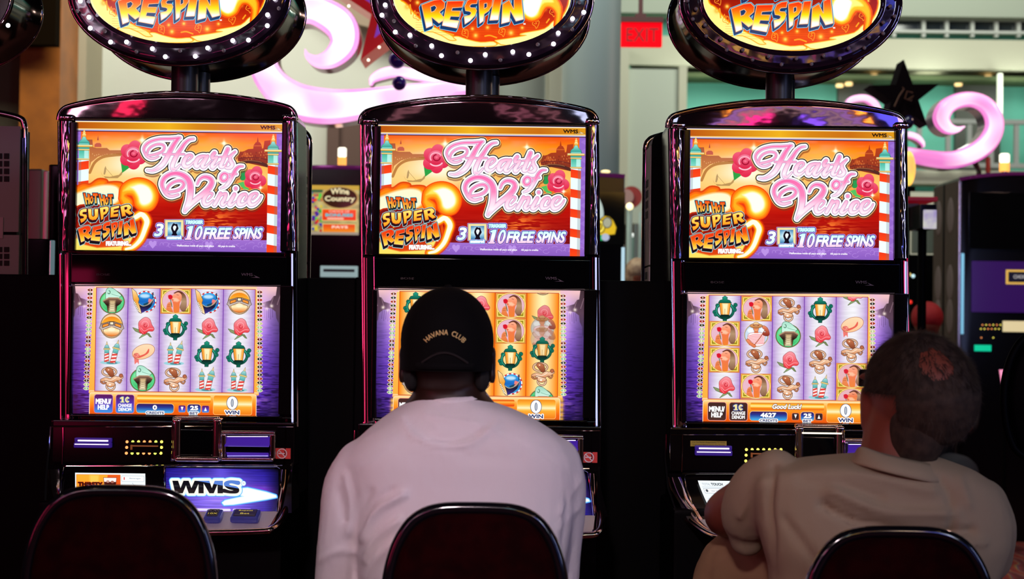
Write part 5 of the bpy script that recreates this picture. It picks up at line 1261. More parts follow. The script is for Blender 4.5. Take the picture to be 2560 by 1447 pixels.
PK1 = pinkmat('pink_backlit_acrylic', (.95, .34, .78), (1, .55, .90), 4.5, 1.05); PK2 = pinkmat('rose_backlit_acrylic', (.80, .16, .56), (.95, .34, .72), 4.0, .95)
PW1 = pinkmat('white_hot_acrylic', (1, .62, .92), (1.15, 1.05, 1.12), 5, 1.05); PW2 = pinkmat('pink_white_acrylic', (.86, .22, .62), (1.05, .88, 1.0), 4.5, 1.0)
RIMC = mat('mauve_chrome_return', (.55, .32, .45), .2, .9)
def scroll(root, name, pts, y, m_, sc=1, dep=.16):
    q = crom(pts, 6); n = len(q); PT = [(P(p[0], p[1], y), max(.8, p[2])/pxm(y)) for p in q]
    def solid(mm, y0, y1, k, round_):
        rings = []
        for i, (c, r) in enumerate(PT):
            t = PT[min(i+1, n-1)][0]-PT[max(i-1, 0)][0]; t.y = 0; t.normalize(); s = Vector((t.z, 0, -t.x))
            r = r*k; R = []
            for j in range(7):
                a = math.pi*j/6; R.append(c+s*(r*math.cos(a))+Vector((0, y0-y-round_*r*math.sin(a), 0)))
            R += [c-s*r+Vector((0, y1-y, 0)), c+s*r+Vector((0, y1-y, 0))]; rings.append(R)
        mm.quadstrip(rings); return mm
    solid(MB(), y, y+.03, 1.0, .35).build(name, m_, root)
    PT = [(c, r*(.80 if 3 < i < n-4 else .5)) for i, (c, r) in enumerate(PT)]; solid(MB(), y-.006, y+.01, 1.0, .75).build('hot_core', PW1 if m_ is PK1 else PW2, root); PT = [(c, r/(.80 if 3 < i < n-4 else .5)) for i, (c, r) in enumerate(PT)]
    solid(MB(), y+.03, y+dep, 1.03, 0).build('sign_return', RIMC, root)
YS = 3.4
sg = thing('scroll_sign', 'large curling pink lit scroll sign above the gap between left and middle slot machines', 'sign')
scroll(sg, 'lit_scroll', [(762, 122, 1), (770, 140, 8), (795, 152, 16), (830, 142, 25), (858, 108, 34), (852, 65, 40), (815, 35, 38), (770, 22, 34), (715, 35, 32), (668, 85, 34), (655, 150, 34), (680, 205, 38), (735, 248, 44), (810, 264, 44), (890, 260, 38), (985, 243, 30), (1080, 228, 24), (1200, 214, 20)], YS, PK1)
scroll(sg, 'lit_scroll', [(926, 212, 3), (932, 196, 9), (955, 184, 13), (990, 178, 13), (1040, 186, 13), (1100, 198, 10), (1200, 206, 5)], YS+.05, PK1, dep=.1)
bl = mat('glossy_purple_ball', (.06, .02, .28), .15, spec=.7)
for px, py, r, lab in ((993, 150, 22, 'glossy purple ball behind the rim of the middle round sign, upper of two'), (998, 208, 18, 'glossy purple ball inside the small pink loop, lower of two')):
    c = P(px, py, YS-.13); MB().ell((0, 0, 0), (r/pxm(YS-.13),)*3, 24, 16).build('ornament_ball', bl, sg, loc=c)
def star(root, cx, cy, R, rin, rot, y, dep, mf, inset=None, mi=None, ms=None):
    c = P(cx, cy, y); k = pxm(y)
    def pts(q): return [(c.x+(R if i % 2 == 0 else rin)*q/k*math.sin(math.radians(rot+36*i)), c.z+(R if i % 2 == 0 else rin)*q/k*math.cos(math.radians(rot+36*i))) for i in range(10)]
    MB().prism(pts(1), y, y+dep).build('star_body', mf, root, smooth=False)
    if inset: MB().prism(pts(inset), y-.015, y+.001).build('star_panel', mi, root, smooth=False)
    return pts
st = thing('star_sign', 'red edged star sign with purple centre behind the left edge of the middle round sign', 'sign')
star(st, 990, 12, 165, 66, 212, YS+.2, .25, mat('red_star_enamel', (.30, .01, .01), .25, emis=(.28, .004, .006), es=.8), .60, mat('purple_star_panel', (.20, .05, .4), .3, emis=(.13, .03, .30), es=1))
for k, (px, py) in enumerate(((872, 15), (948, 118), (921, 150))):
    c = P(px, py, YS+.1); MB().ell((0, 0, 0), (3.5/pxm(YS),)*3, 12, 8).build('star_bulb', mat('warm_bulb', (1, 1, .8), .3, emis=(1, .95, .75), es=2), st, loc=c)
st = thing('star_sign', 'black five-pointed star sign in front of the right pink scroll', 'sign')
star(st, 2262, 240, 92, 36, -2, 4.3, .15, mat('black_star_enamel', (.003, .001, .002), .8, spec=.05))
for k, l in enumerate(([(2236, 266), (2248, 240), (2260, 222), (2256, 218)], [(2282, 232), (2268, 228), (2262, 246), (2278, 252), (2284, 240), (2268, 250)])):
    MB().tube([P(x, y, 4.28) for x, y in l], 1.6/pxm(4.3), 6).build('script_mark', mat('dull_gold_script', (.10, .035, .01), .4), st)
sg = thing('scroll_sign', 'rose pink lit scroll sign curling at the far right in front of the teal wall', 'sign')
q = lambda l: [(2060+x/4.384, 130+y/4.384, r/4.384) for x, y, r in l]
scroll(sg, 'lit_scroll', q([(1545, 815, 8), (1450, 850, 38), (1350, 820, 68), (1295, 720, 88), (1350, 600, 88), (1480, 530, 82), (1630, 515, 78), (1770, 570, 84), (1860, 690, 92), (1875, 840, 98), (1790, 1000, 104), (1620, 1120, 102), (1400, 1180, 92), (1150, 1160, 85), (900, 1110, 74), (600, 1050, 60)]), 4.5, PK2)
scroll(sg, 'lit_scroll', q([(240, 590, 10), (290, 530, 34), (370, 505, 38), (460, 505, 38), (540, 550, 42), (590, 620, 38), (600, 690, 30)]), 4.55, PK2, dep=.1)
scroll(sg, 'lit_scroll', q([(860, 900, 30), (950, 905, 34), (1030, 935, 32), (1085, 990, 22), (1098, 1040, 10)]), 4.62, PK2, dep=.1)
c = P(2272, 305, 4.3); MB().ell((0, 0, 0), (.026, .026, .034), 16, 12).build('ornament_ball', mat('dark_navy_ball', (.01, .01, .05), .2), st, loc=c)
c = P(2266, 320, 4.4); MB().cyl((c.x, 4.42, c.z/2), .012, c.z, 'Z', 12).build('support_pole', MATT, st)
c = P(2440, 405, 4.6); e_ = P(2444, 450, 6.0); MB().tube([(c.x, 4.62, c.z), (e_.x, 5.97, e_.z+.05), (e_.x, 6.0, e_.z), (e_.x, 6.0, 0)], .016, 10).build('support_pole', mat('dark_red_pole', (.12, .03, .02), .5), sg)
# exit sign
ex = thing('exit_sign', 'red lit exit sign hanging beside the grey column left of the right round sign', 'sign')
a = P(1554, 54, 5.2); b = P(1655, 115, 5.2); MB().box(a.x, 5.2, b.z, b.x, 5.26, a.z).build('sign_panel', mat('red_lit_panel', (.2, .0, .0), .7, spec=.05, emis=(1, .002, .01), es=1.0), ex, smooth=False)
a = P(1550, 42, 5.19); b = P(1658, 56, 5.19); cc = P(1602, 30, 5.2)
MB().box(a.x, 5.18, b.z, b.x, 5.28, a.z).box(cc.x-.012, 5.2, cc.z-.05, cc.x+.012, 5.22, cc.z+.6).box(cc.x-.03, 5.19, a.z-.01, cc.x+.03, 5.24, a.z+.02).build('sign_housing', mat('dark_maroon_housing', (.07, .008, .006), .5), ex, smooth=False)
c = P(1606, 87, 5.19); link('sign_letters', text_mesh('EXIT', 'sign_letters', mat('dark_red_letters', (.10, .0, .0), .4, emis=(.16, .0, .0), es=1), 80/pxm(5.2), 34/pxm(5.2)), ex, c)
# hall lamps
for k, (px, py, w_, h_) in enumerate(((2324, 197, 60, 9), (2060, 195, 52, 8), (1735, 195, 60, 7))):
    c = P(px, py, YR+.2); W_ = w_/pxm(YR+.2); tag(MB().box(-W_/2, 0, -.012, W_/2, .12, .012, .005).build('ceiling_light', mat('white_tube_glow', (1, 1, .9), .3, emis=(.95, 1, .80), es=1.6), loc=c), ('narrow white ceiling light above the right arm of the black star', 'narrow white ceiling light just right of the right machine\'s sign post', 'narrow white ceiling light just left of the right machine\'s sign post')[k], 'ceiling light', 'narrow lights under the balcony')
for k, (px, py) in enumerate(((2185, 188), (2122, 208), (2396, 209), (2470, 191), (2099, 212))):
    c = P(px, py+2, YR+.25); tag(MB().cyl((0, 0, 0), .035, .03, 'Z', 16, bev=.005).build('downlight', mat('warm_downlight', (1, .9, .5), .3, emis=(1, .62, .25), es=1.0), loc=c), 'small warm round downlight under the balcony soffit', 'downlight', 'round downlights under the balcony')
m = MB()
zt, zb = P(0, 300, YR-.2).z, P(0, 425, YR-.2).z
rl = thing('balcony_railing', 'grey railing with upright bars behind the right pink scroll', 'railing')
xa, xb = P(2240, 300, YR-.2).x, P(2620, 300, YR-.2).x
MB().box(xa, YR-.2, P(2400, 303, YR-.2).z-.02, xb, YR-.14, P(2400, 303, YR-.2).z+.02).box(xa, YR-.2, P(2400, 412, YR-.2).z-.02, xb, YR-.14, P(2400, 412, YR-.2).z+.02).build('rail', GREYM, rl, smooth=False)
for px in (2300, 2372, 2425, 2480, 2543, 2600):
    x = P(px, 350, YR-.2).x; MB().box(x-.02, YR-.19, P(2400, 412, YR-.2).z, x+.02, YR-.15, P(2400, 303, YR-.2).z).build('baluster', GREYM, rl, smooth=False)
x = P(2522, 300, YR-.3).x; tag(MB().box(-.018, 0, -.42, .018, .05, .06).build('tube_lamp', mat('pale_tube_glow', (1, 1, .9), .3, emis=(.62, .72, .50), es=1.0), loc=(x, YR-.06, P(2522, 200, YR-.06).z)), 'slim pale upright tube lamp at the far right', 'lamp')

# ---------------------------------------------------------------- machines of the rows behind
def far_machine(label, px0, px1, py0, y, dep, art=None, artrect=None, body=BLACK, rim=True, display=None, side=False, beacons=(), cat='slot machine', arch=10):
    a, b = P(px0, py0, y), P(px1, py0, y); cx = (a.x+b.x)/2; hw = (b.x-a.x)/2; zt = P((px0+px1)/2, py0, y).z; k = pxm(y)
    root = thing('slot_machine', label, cat, (cx, y, 0))
    n = 12; top = [(-hw+2*hw*i/n, zt+(arch/k)*(1-(2*i/n-1)**2)) for i in range(n+1)]
    MB().prism(top+[(hw, 0), (-hw, 0)], 0, dep, .004).build('cabinet', body, root)
    if rim: MB().tube([(x, -.006, z-.006) for x, z in top], .010, 8).build('hood_trim', mat('purple_glow_chrome', (.45, .2, .42), .1, 1., emis=(.05, .005, .045), es=1), root)  # purple reflection on the trim put in as tint and faint emission
    if art:
        r = artrect; p0, p1 = P(r[0], r[1], y-.01), P(r[2], r[3], y-.01)
        link('upper_display', art_mesh('upper_display', art, p1.x-p0.x, p0.z-p1.z, SCREEN), root, ((p0.x+p1.x)/2-cx, -.01, (p0.z+p1.z)/2))
    for (r, m_, nm) in (display or ()):
        p0, p1 = P(r[0], r[1], y-.01), P(r[2], r[3], y-.01)
        MB().box(p0.x-cx, -.012, p1.z, p1.x-cx, .002, p0.z, .002).build(nm, m_, root)
    return root
def beacon(px, py0, py1, y, label, wd=22, lit=True):
    """candle lamp on top of a machine: white tier over amber tier"""
    c = P(px, py1, y); h = (py1-py0)/pxm(y); r = wd/2/pxm(y)
    root = thing('candle_lamp', label, 'lamp', c, 'candle lamps on the machines behind')
    MB().cyl((0, 0, .01), r*.6, .03, 'Z', 16).build('base', CHROME, root)
    if lit:
        MB().cyl((0, 0, h*.76), r, h*.48, 'Z', 20, bev=r*.2).build('white_tier', mat('candle_white', (1, 1, .9), .3, emis=(1, .95, .78), es=1.5), root)
        MB().cyl((0, 0, h*.29), r, h*.44, 'Z', 20).build('amber_tier', mat('candle_amber', (1, .5, .1), .3, emis=(1, .42, .08), es=1.25), root)
    else:
        MB().cyl((0, 0, h*.5), r, h*.95, 'Z', 20, bev=r*.2).build('red_tier', mat('candle_red_off', (.25, .02, .01), .2), root)
y = 3.9
GD = mat('pale_grey_display', (.25, .32, .32), .3, emis=(.26, .36, .36), es=1)
fm = far_machine('slot machine with wine-themed glass seen between left and middle machines', 680, 1010, 421, y, .5, art_country(), (772, 462, 897, 588), BLACK, True, (((801, 664, 894, 693), GD, 'pay_display'),), arch=6)
p0, p1 = P(808, 672, y-.02), P(886, 680, y-.02); q_ = fm.location.x
MB().box(p0.x-q_, -.016, p1.z, p1.x-q_, -.010, p0.z).build('display_window', mat('display_window_dark', (.08, .12, .12), .3), fm)
beacon(855, 369, 419, y+.15, 'lit white and amber candle lamp between left and middle machines')
far_machine('black slot machine with yellow and green art seen right of the middle machine', 1270, 1562, 436, 3.9, .5, art_green(), (1432, 478, 1562, 612), BLACK, True, (((1554, 618, 1561, 704), mat('pale_blue_edge_light', (.5, .7, .8), .3, emis=(.42, .62, .70), es=1), 'edge_light'),), arch=5)
c = P(1514, 429, 4.0); tag(MB().ell((0, 0, 0), (12/pxm(4.0), .03, 4/pxm(4.0)), 16, 8).build('candle_lamp', mat('warm_candle', (1, .8, .5), .3, emis=(1, .78, .35), es=1.4), loc=c), 'low warm lamp on the black machine right of the middle machine', 'lamp')
y = 5.35
fr = far_machine('large dark slot machine with purple lower screen at the right edge', 2398, 2720, 447, y, .51, None, None, BLACK, True, (
    ((2422, 480, 2680, 625), GLASS, 'upper_display'), ((2430, 652, 2690, 783), mat('purple_standby_screen', (.02, .01, .05), .1, emis=(.024, .004, .072), es=1), 'lower_display'),
    ((2404, 633, 2409, 835), mat('blue_edge_light', (.2, .5, .7), .3, emis=(.16, .42, .60), es=1), 'edge_light'), ((2508, 802, 2580, 830), mat('cream_service_screen', (.6, .5, .3), .3, emis=(.60, .52, .28), es=1), 'service_display'),
    ((2437, 862, 2478, 878), mat('green_lit_button', (.0, .5, .3), .3, emis=(.0, .42, .22), es=1.2), 'lit_button')), arch=16)
cx = fr.location.x
p0, p1 = P(2516, 674, y-.02), P(2600, 711, y-.02); MB().box(p0.x-cx, -.018, p1.z, p1.x-cx, -.008, p0.z).build('screen_sign', mat('gold_box_line', (.5, .3, .05), .3, emis=(.62, .38, .06), es=1), fr)
p0, p1 = P(2521, 679, y-.02), P(2600, 706, y-.02); MB().box(p0.x-cx, -.020, p1.z, p1.x-cx, -.016, p0.z).build('screen_sign_field', mat('navy_field', (.01, .005, .03), .3), fr)
p0 = P(2552, 692, y); link('screen_sign_text', text_mesh('CHOOSE', 'screen_sign_text', mat('white_sign_text', (.6, .6, .6), .4, emis=(.4, .4, .4), es=1), 42/pxm(y), 9/pxm(y)), fr, (p0.x-cx, -.021, p0.z))
for k, (px, py, m_) in enumerate([(2456+i*9, 812, (LEDR, LEDY)[i % 2]) for i in range(6)]+[(2452+i*9, 822, (LEDY, LEDR)[(i//2) % 2]) for i in range(6)]+[(2453, 844, LEDR), (2483, 844, LEDY)]):
    p0 = P(px, py, y-.01); link('indicator_light', shared('led'+m_.name, lambda: None), fr, (p0.x-cx, -.012, p0.z))
# its grey side panel with oval pressings
hwx = P(2398, 447, y).x-cx
zt_ = P(2398, 452, y).z
MB().box(hwx-.012, .012, .0, hwx-.001, .50, zt_, .003).build('side_panel', mat('taupe_steel_panel', (.085, .065, .052), .9, spec=.05), fr)
MB().box(hwx-.016, .25, .0, hwx-.011, .275, zt_, .001).build('panel_seam', MATT, fr)
for py in (535, 705, 790):
    z_ = P(2398, py, y).z
    for yy in (.13, .385): MB().ell((0, 0, 0), (.008, .066, .105), 18, 10).build('oval_pressing', mat('pale_oval_pressing', (.17, .13, .12), .7, spec=.1), fr, loc=(hwx-.012, yy, z_))
MB().box(hwx-.006, -.014, P(0, 900, y).z-.0, hwx+.012, .012, P(2398, 452, y).z, .004).build('edge_strip', mat('rosy_chrome_strip', (.55, .42, .42), .2, .9), fr)
beacon(2511, 384, 432, y+.2, 'lit white and amber candle lamp at the far right', 25); beacon(2470, 392, 434, y+.25, 'unlit red candle lamp left of the far right lit one', 12, False)
c = P(2534, 432, y+.1); tag(MB().ell((0, 0, 0), (.011, .011, .005), 14, 8).build('dome_lamp', mat('small_gold_dome', (.8, .6, .3), .2, .8, emis=(.5, .38, .15), es=1), loc=c), 'small gold dome lamp at the top right corner on the dark machine', 'lamp')
# far-left neighbour of the front row
nb = thing('slot_machine', 'partly seen machine at the left edge with grey vented side panel', 'slot machine', (0, 0, 0))
ya = .55
def lb(m, x0, y0_, x1, y1_, ya_, yb_, bev=0): a = P(x0, y0_, ya_); b = P(x1, y1_, ya_); return m.box(a.x, ya_, b.z, b.x, yb_, a.z, bev)
m = MB(); a = P(-220, 300, ya); b = P(46, 320, ya); m.box(a.x, ya, 0, b.x, ya+.1, b.z); m.build('cabinet', MATT, nb, smooth=False)
lb(MB(), -220, 312, 46, 580, ya-.006, ya, .001).build('side_panel', mat('grey_rear_panel', (.34, .37, .33), .5), nb); lb(MB(), -220, 584, 46, 688, ya-.006, ya, .001).build('side_panel', mat('grey_rear_panel', (.3, .3, .3)), nb)
m = MB()
for r in range(4):
    for c_ in range(5): lb(m, -60+c_*17.5, 383+r*19, -48+c_*17.5, 397+r*19, ya-.009, ya-.004)
m.build('vent', VENT, nb); m = MB()
for r in range(3):
    for c_ in range(5): lb(m, -60+c_*17.5, 617+r*17, -48+c_*17.5, 630+r*17, ya-.009, ya-.004)
m.build('vent', VENT, nb)
lb(MB(), -8, 543, 7, 596, ya-.009, ya-.004).build('paper_label', WHITEP, nb)
MB().tube([P(x, y_, ya+.02) for x, y_ in crom([(-200, 262), (-60, 274), (10, 285), (50, 296), (60, 310), (62, 345), (62, 500), (62, 690)], 4)], .0085, 10).build('hood_trim', CHROME_D, nb)
MB().tube([P(x, y_, ya+.01) for x, y_ in ((57, 345), (57, 688))], .006, 8).build('edge_strip', CHROME, nb)
tp_ = bpy.data.objects.new('topper_sign', None); C.objects.link(tp_); tp_.parent = nb; c = P(-232, -16, .2); tp_.location = c
link('sign_drum', shared('drum', None), tp_); link('rim_trim', shared('rim2', None), tp_); link('rim_trim', shared('rim', None), tp_)
link('bulb', shared('bulbon', None), tp_, (SA_*.985, -.012, -.075*SB_/.16))
# odd blurred things behind
def blk(name, label, cat, px0, py0, px1, py1, y, dep, m_, bev=.004, kind=None):
    a = P(px0, py0, y); b = P(px1, py1, y); w_, h_ = (b.x-a.x)/2, (a.z-b.z)/2
    return tag(MB().box(-w_, 0, 0, w_, dep, 2*h_, bev).build(name, m_, loc=((a.x+b.x)/2, y, b.z)), label, cat)
q_ = thing('slot_machine', 'distant machine edge with grey metal flank left of the left machine', 'slot machine', (P(100, 600, 2.2).x, 2.2, 0))
a = P(68, 421, 2.2); b = P(103, 600, 2.2); MB().box(a.x-q_.location.x, 0, .0, b.x-q_.location.x, .3, a.z, .01).build('side_panel', mat('greenish_grey_metal', (.20, .22, .17), .4, .5), q_)
a = P(92, 421, 2.1); b = P(101, 600, 2.1); MB().box(a.x-q_.location.x, -.02, 0, b.x-q_.location.x, 0, a.z, .004).build('edge_strip', mat('pale_metal_edge', (.55, .58, .5), .3, .6), q_)
q_ = thing('slot_machine', 'black machine body low down just left of the left machine', 'slot machine', (P(100, 600, 1.2).x, 1.2, 0))
a = P(64, 596, 1.2); b = P(150, 690, 1.2); MB().box(a.x-q_.location.x, 0, 0, b.x-q_.location.x, .4, a.z, .006).build('cabinet', BLACK, q_)
a = P(126, 412, 1.25); b = P(150, 690, 1.25); MB().box(a.x-q_.location.x, .03, 0, b.x-q_.location.x, .4, a.z, .006).build('hood', BLACK, q_)
a = P(122, 600, 1.18); b = P(132, 690, 1.18); MB().box(a.x-q_.location.x, -.012, b.z-.3, b.x-q_.location.x, 0, a.z, .003).build('edge_strip', mat('pale_blue_glow_chrome', (.5, .55, .6), .15, .9, emis=(.10, .16, .18), es=1), q_)  # pale blue reflection on the strip painted in as emission
# between middle and right machines
ws = thing('wheel_sign', 'round red rimmed wheel sign blurred between middle and right machines', 'sign', P(1570, 492, 6.4))
MB().cyl((0, .03, 0), 27/pxm(6.4), .06, 'Y', 28).build('rim', mat('dark_red_rim', (.30, .03, .02), .4), ws, loc=(.022, 0, 0)); MB().cyl((-.014, -.008, 0), 19/pxm(6.4), .02, 'Y', 28).build('dial', mat('dusty_pink_dial', (.42, .25, .22), .5), ws)
c = P(1574, 516, 5.7); gl_ = tag(MB().ell((0, 0, 0), (9/pxm(5.7),)*3, 16, 12).build('globe_lamp', mat('warm_globe', (1, .9, .6), .3, emis=(1, .85, .45), es=1.7), loc=c), 'small warm globe lamp blurred below the red wheel sign', 'lamp')
MB().cyl((0, .02, -c.z/2), .006, c.z, 'Z', 10).build('lamp_post', mat('frosted_pale_glass', (.42, .55, .50), .4), gl_)
MB().cyl((0, .08, -ws.location.z/2), .01, ws.location.z, 'Z', 10).build('support_pole', MATT, ws)
for k, (px, py0, wd, m_) in enumerate(((1572, 520, 16, 'a'), (1588, 560, 12, 'b'), (1600, 530, 12, 'a'), (1612, 545, 9, 'b'), (1580, 585, 9, 'c'), (1606, 590, 10, 'c'))):
    c = P(px, 700, 5.9+.05*k); c.z = 0; h = P(px, py0, 5.9+.05*k).z; r = wd/2/pxm(5.9)
    tag(MB().cyl((0, 0, h/2), r, h, 'Z', 16, r*.9, .004).build('frosted_post', {'a': mat('frosted_pale_glass', (.42, .55, .50), .4), 'b': mat('frosted_grey_glass', (.22, .26, .24), .4), 'c': mat('frosted_green_glass', (.18, .36, .30), .4)}[m_], loc=(c.x, 5.9+.05*k, c.z)), 'pale glassy upright post in the blurred cluster between middle and right machines', 'post', 'glassy posts between middle and right machines')
for k, (px, py) in enumerate(((1580, 588), (1606, 592))):
    c = P(px, py, (6.085, 6.135)[k]); tag(MB().ell((0, 0, 0), (5.5/pxm(6.06),)*3, 12, 8).build('bulb', mat('white_dot_bulb', (1, 1, 1), .3, emis=(.75, .85, .8), es=1), loc=c), ('small white bulb on the glassy posts, left of two', 'small white bulb on the glassy posts, right of two')[k], 'bulb', 'white bulbs on the posts')
# right of the right machine
red = mat('red_canopy', (.42, .02, .03), .4, emis=(.10, .0, .004), es=1)
blk('sign_canopy', 'red canopy strip behind the gap right of the right machine', 'sign', 2255, 491, 2345, 503, 3.4, .3, red)
blk('sign_box', 'grey-purple box sign under the red canopy', 'sign', 2262, 508, 2298, 568, 3.45, .2, mat('mauve_grey_box', (.18, .16, .2), .5))
ss_ = blk('sign_screen', 'black framed box with bright picture under the red canopy', 'screen', 2300, 510, 2342, 572, 3.25, .2, BLACK)
pp_ = blk('picture_panel', None, None, 2310, 524, 2342, 572, 3.23, .015, mat('cream_violet_picture', (.6, .6, .5), .5, emis=(.42, .40, .38), es=1, noise=(9, (.2, .12, .45), 1)))
pp_.parent = ss_; pp_.matrix_parent_inverse = Matrix.Translation(-ss_.location); MB().cyl((0, .1, -ss_.location.z/2), .02, ss_.location.z, 'Z', 12).build('support_pole', MATT, ss_)
mn_ = blk('monitor', 'grey square monitor back right of the right machine', 'monitor', 2283, 572, 2337, 633, 5.9, .05, mat('grey_monitor_shell', (.16, .19, .15), .5)); MB().cyl((0, .025, -mn_.location.z/2), .018, mn_.location.z, 'Z', 12).build('monitor_post', MATT, mn_)
blk('slot_machine', 'dark distant machine body below the grey monitor', 'slot machine', 2266, 636, 2345, 1288, 6.25, .4, MATT)
for k, (px, py, c_) in enumerate(((2273, 686, (1, .7, .2)), (2283, 690, (.6, .9, 1)), (2276, 755, (1, .03, .02)))):
    c = P(px, py, 6.246); tag(MB().ell((0, 0, 0), (4.5/pxm(6.2),)*3, 12, 8).build('indicator_bulb', mat('far_bulb%d' % k, c_, .3, emis=c_, es=.9), loc=c), ('tiny amber bulb', 'tiny pale blue bulb', 'tiny red bulb', 'tiny green bulb', 'tiny peach bulb')[k]+' in the dark gap right of the right machine', 'bulb')
fl_ = thing('flame_lamp', 'orange flame shaped lamp under the right pink scroll', 'lamp', P(2272, 452, 4.0))
MB().ell((0, 0, .06), (.032, .03, .085), 16, 12).build('flame', mat('orange_flame_glow', (1, .4, .1), .3, emis=(1, .16, .03), es=1.3, noise=(14, (1, .6, .1), 1)), fl_); MB().cyl((0, 0, -.04), .03, .02, 'Z', 16).cyl((0, 0, -.05-(fl_.location.z-.05)/2), .008, fl_.location.z-.05, 'Z', 10).build('bowl', MATT, fl_)
# far right: pink glowing drinks light and the dark seat back at the frame edge
pk = thing('glow_cup', 'pink glowing tapered light low at the right edge', 'lamp', P(2512, 958, 4.9))
MB().cyl((0, 0, .0), .008, .145, 'Z', 20, .030).build('shade', mat('pink_glow_cup', (1, .4, .6), .3, emis=(1, .30, .52), es=1.0), pk)
MB().cyl((0, 0, -.09-(pk.location.z-.09)/2), .012, pk.location.z-.08, 'Z', 12).build('stand', MATT, pk)
c = P(2518, 1006, 4.85); tag(MB().ell((0, 0, 0), (.03, .03, .015), 16, 10).build('lit_button', mat('dull_pink_button', (.6, .2, .25), .4, emis=(.32, .10, .13), es=1), loc=c), 'dull pink lit button below the pink glowing light', 'button')
# ---------------------------------------------------------------- chairs
UPH = mat('dark_maroon_upholstery', (.014, .0006, .0010), .9, spec=.03, noise=(38, (.008, .0005, .0008))); GLB = mat('black_gloss_edge', (.004, .004, .006), .12, spec=.7, coat=.5)
def chair(pxc, pyt, y, label, rz=0., sc=1.0, group='swivel gaming chairs seen from behind', floor_z=0):
    c = P(pxc, pyt, y); root = thing('gaming_chair', label, 'chair', (c.x, y, 0), group, rz)
    k = 1539./sc; zt = c.z
    half = [(0, 0), (50, .5), (95, 4), (135, 16), (168, 40), (193, 76), (210, 115), (222, 160), (229, 210), (230, 270), (222, 340), (205, 400), (180, 440), (130, 465), (60, 472), (0, 473)]
    out = [(x/k, zt-z/k) for x, z in half]; out = out+[(-x, z) for x, z in out[::-1][1:-1]]
    o3 = crom([(x, z) for x, z in out]+[out[0]], 3)[:-1]
    MB().prism([(x*.97, zt-.15+(z-zt+.15)*.97) for x, z in o3], .0, .045, .012, 3).build('backrest_shell', GLB, root)
    m = MB(); cz = zt-.155; R = []
    for s_, d in ((.95, .002), (.93, -.008), (.86, -.017), (.6, -.024), (.3, -.026), (.02, -.027)): R.append([(x*s_, d, cz+(z-cz)*s_) for x, z in o3])
    m.quadstrip(R).build('backrest_pad', UPH, root)
    MB().tube([(x, .006, z) for x, z in o3], .0105, 10, True).build('backrest_trim', GLB, root)
    MB().prism([(x*.88, zt-.15+(z-zt+.15)*.88) for x, z in o3], .04, .075, .015, 3).build('back_cushion', UPH, root)
    zs = .47
    MB().box(-.20, .04, zs-.07, .20, .44, zs, .03, 4).build('seat', UPH, root)
    MB().box(-.03, .01, zs-.06, .03, .06, zt-.25, .008).build('back_bracket', GLB, root)
    MB().cyl((0, .24, zs/2-.03), .03, zs-.08, 'Z', 20).build('pedestal', CHROME, root)
    MB().cyl((0, .24, .012), .22, .024, 'Z', 36, bev=.006).build('base_plate', CHROME_D, root)
    return root
# ---------------------------------------------------------------- bodies
def w2p(co):
    """world points -> photo pixels"""
    M = np.array(CR.transposed()); q = (co-np.array([0, -D0, CAM_Z])) @ M.T
    return 1280+F_PX*q[:, 0]/-q[:, 2], 723.5-F_PX*q[:, 1]/-q[:, 2]
def fuse(mb, name, m_, parent, voxel=.007, sm=6, fn=None, factor=.5):
    """one continuous skin around overlapping solids"""
    me = mb.mesh('tmp', None, False); o = bpy.data.objects.new('tmp', me); C.objects.link(o)
    r = o.modifiers.new('r', 'REMESH'); r.mode = 'VOXEL'; r.voxel_size = voxel; r.use_smooth_shade = True
    if sm: s_ = o.modifiers.new('s', 'SMOOTH'); s_.iterations = sm; s_.factor = factor
    dg = bpy.context.evaluated_depsgraph_get(); dg.update(); out = bpy.data.meshes.new_from_object(o.evaluated_get(dg)); bpy.data.objects.remove(o)
    n = len(out.vertices); co = np.empty(n*3); out.vertices.foreach_get('co', co); co = co.reshape(-1, 3)
    if fn is not None:
        out.update(); no = np.empty(n*3); out.vertices.foreach_get('normal', no); co = fn(co, no.reshape(-1, 3)); out.vertices.foreach_set('co', co.ravel().astype(np.float32)); out.update()
    out.name = name; out.materials.clear(); out.materials.append(m_); out.polygons.foreach_set('use_smooth', [True]*len(out.polygons))
    x = bpy.data.objects.new(name, out); C.objects.link(x)
    if parent: x.parent = parent; x.matrix_parent_inverse = Matrix.Translation(-parent.location) if parent.location.length else Matrix.Identity(4)
    return x
def sect(m, rows, yc, e=2.4, n=32):
    """rows: (py, px_left, px_right, half_depth, dy) -> horizontal superellipse sections"""
    R = []
    for py, xl, xr, hd, dy in rows:
        y = yc+dy; a = P(xl, py, y); b = P(xr, py, y); cx, cz, hw = (a.x+b.x)/2, (a.z+b.z)/2, (b.x-a.x)/2; R.append([])
        sl = (b.z-a.z)/(2*hw)
        for k in range(n):
            t = 2*math.pi*k/n; c_, s_ = math.cos(t), math.sin(t)
            ux = math.copysign(abs(c_)**(2/e), c_)*hw; uy = math.copysign(abs(s_)**(2/e), s_)*hd
            R[-1].append((cx+ux, y+uy, cz+ux*sl))
    return m.quadstrip(R)
def limb(m, pts, seg=14):
    """pts: (px, py, y, radius_m)"""
    q = crom([tuple(P(a, b, y))+(r,) for a, b, y, r in pts], 5)
    m.tube([p[:3] for p in q], [p[3] for p in q], seg); m.ell(tuple(q[0][:3]), (q[0][3],)*3); m.ell(tuple(q[-1][:3]), (q[-1][3],)*3); return m
def limbw(m, pts, seg=12):
    q = crom(pts, 4); m.tube([p[:3] for p in q], [p[3] for p in q], seg); m.ell(tuple(q[0][:3]), (q[0][3],)*3); m.ell(tuple(q[-1][:3]), (q[-1][3],)*3); return m
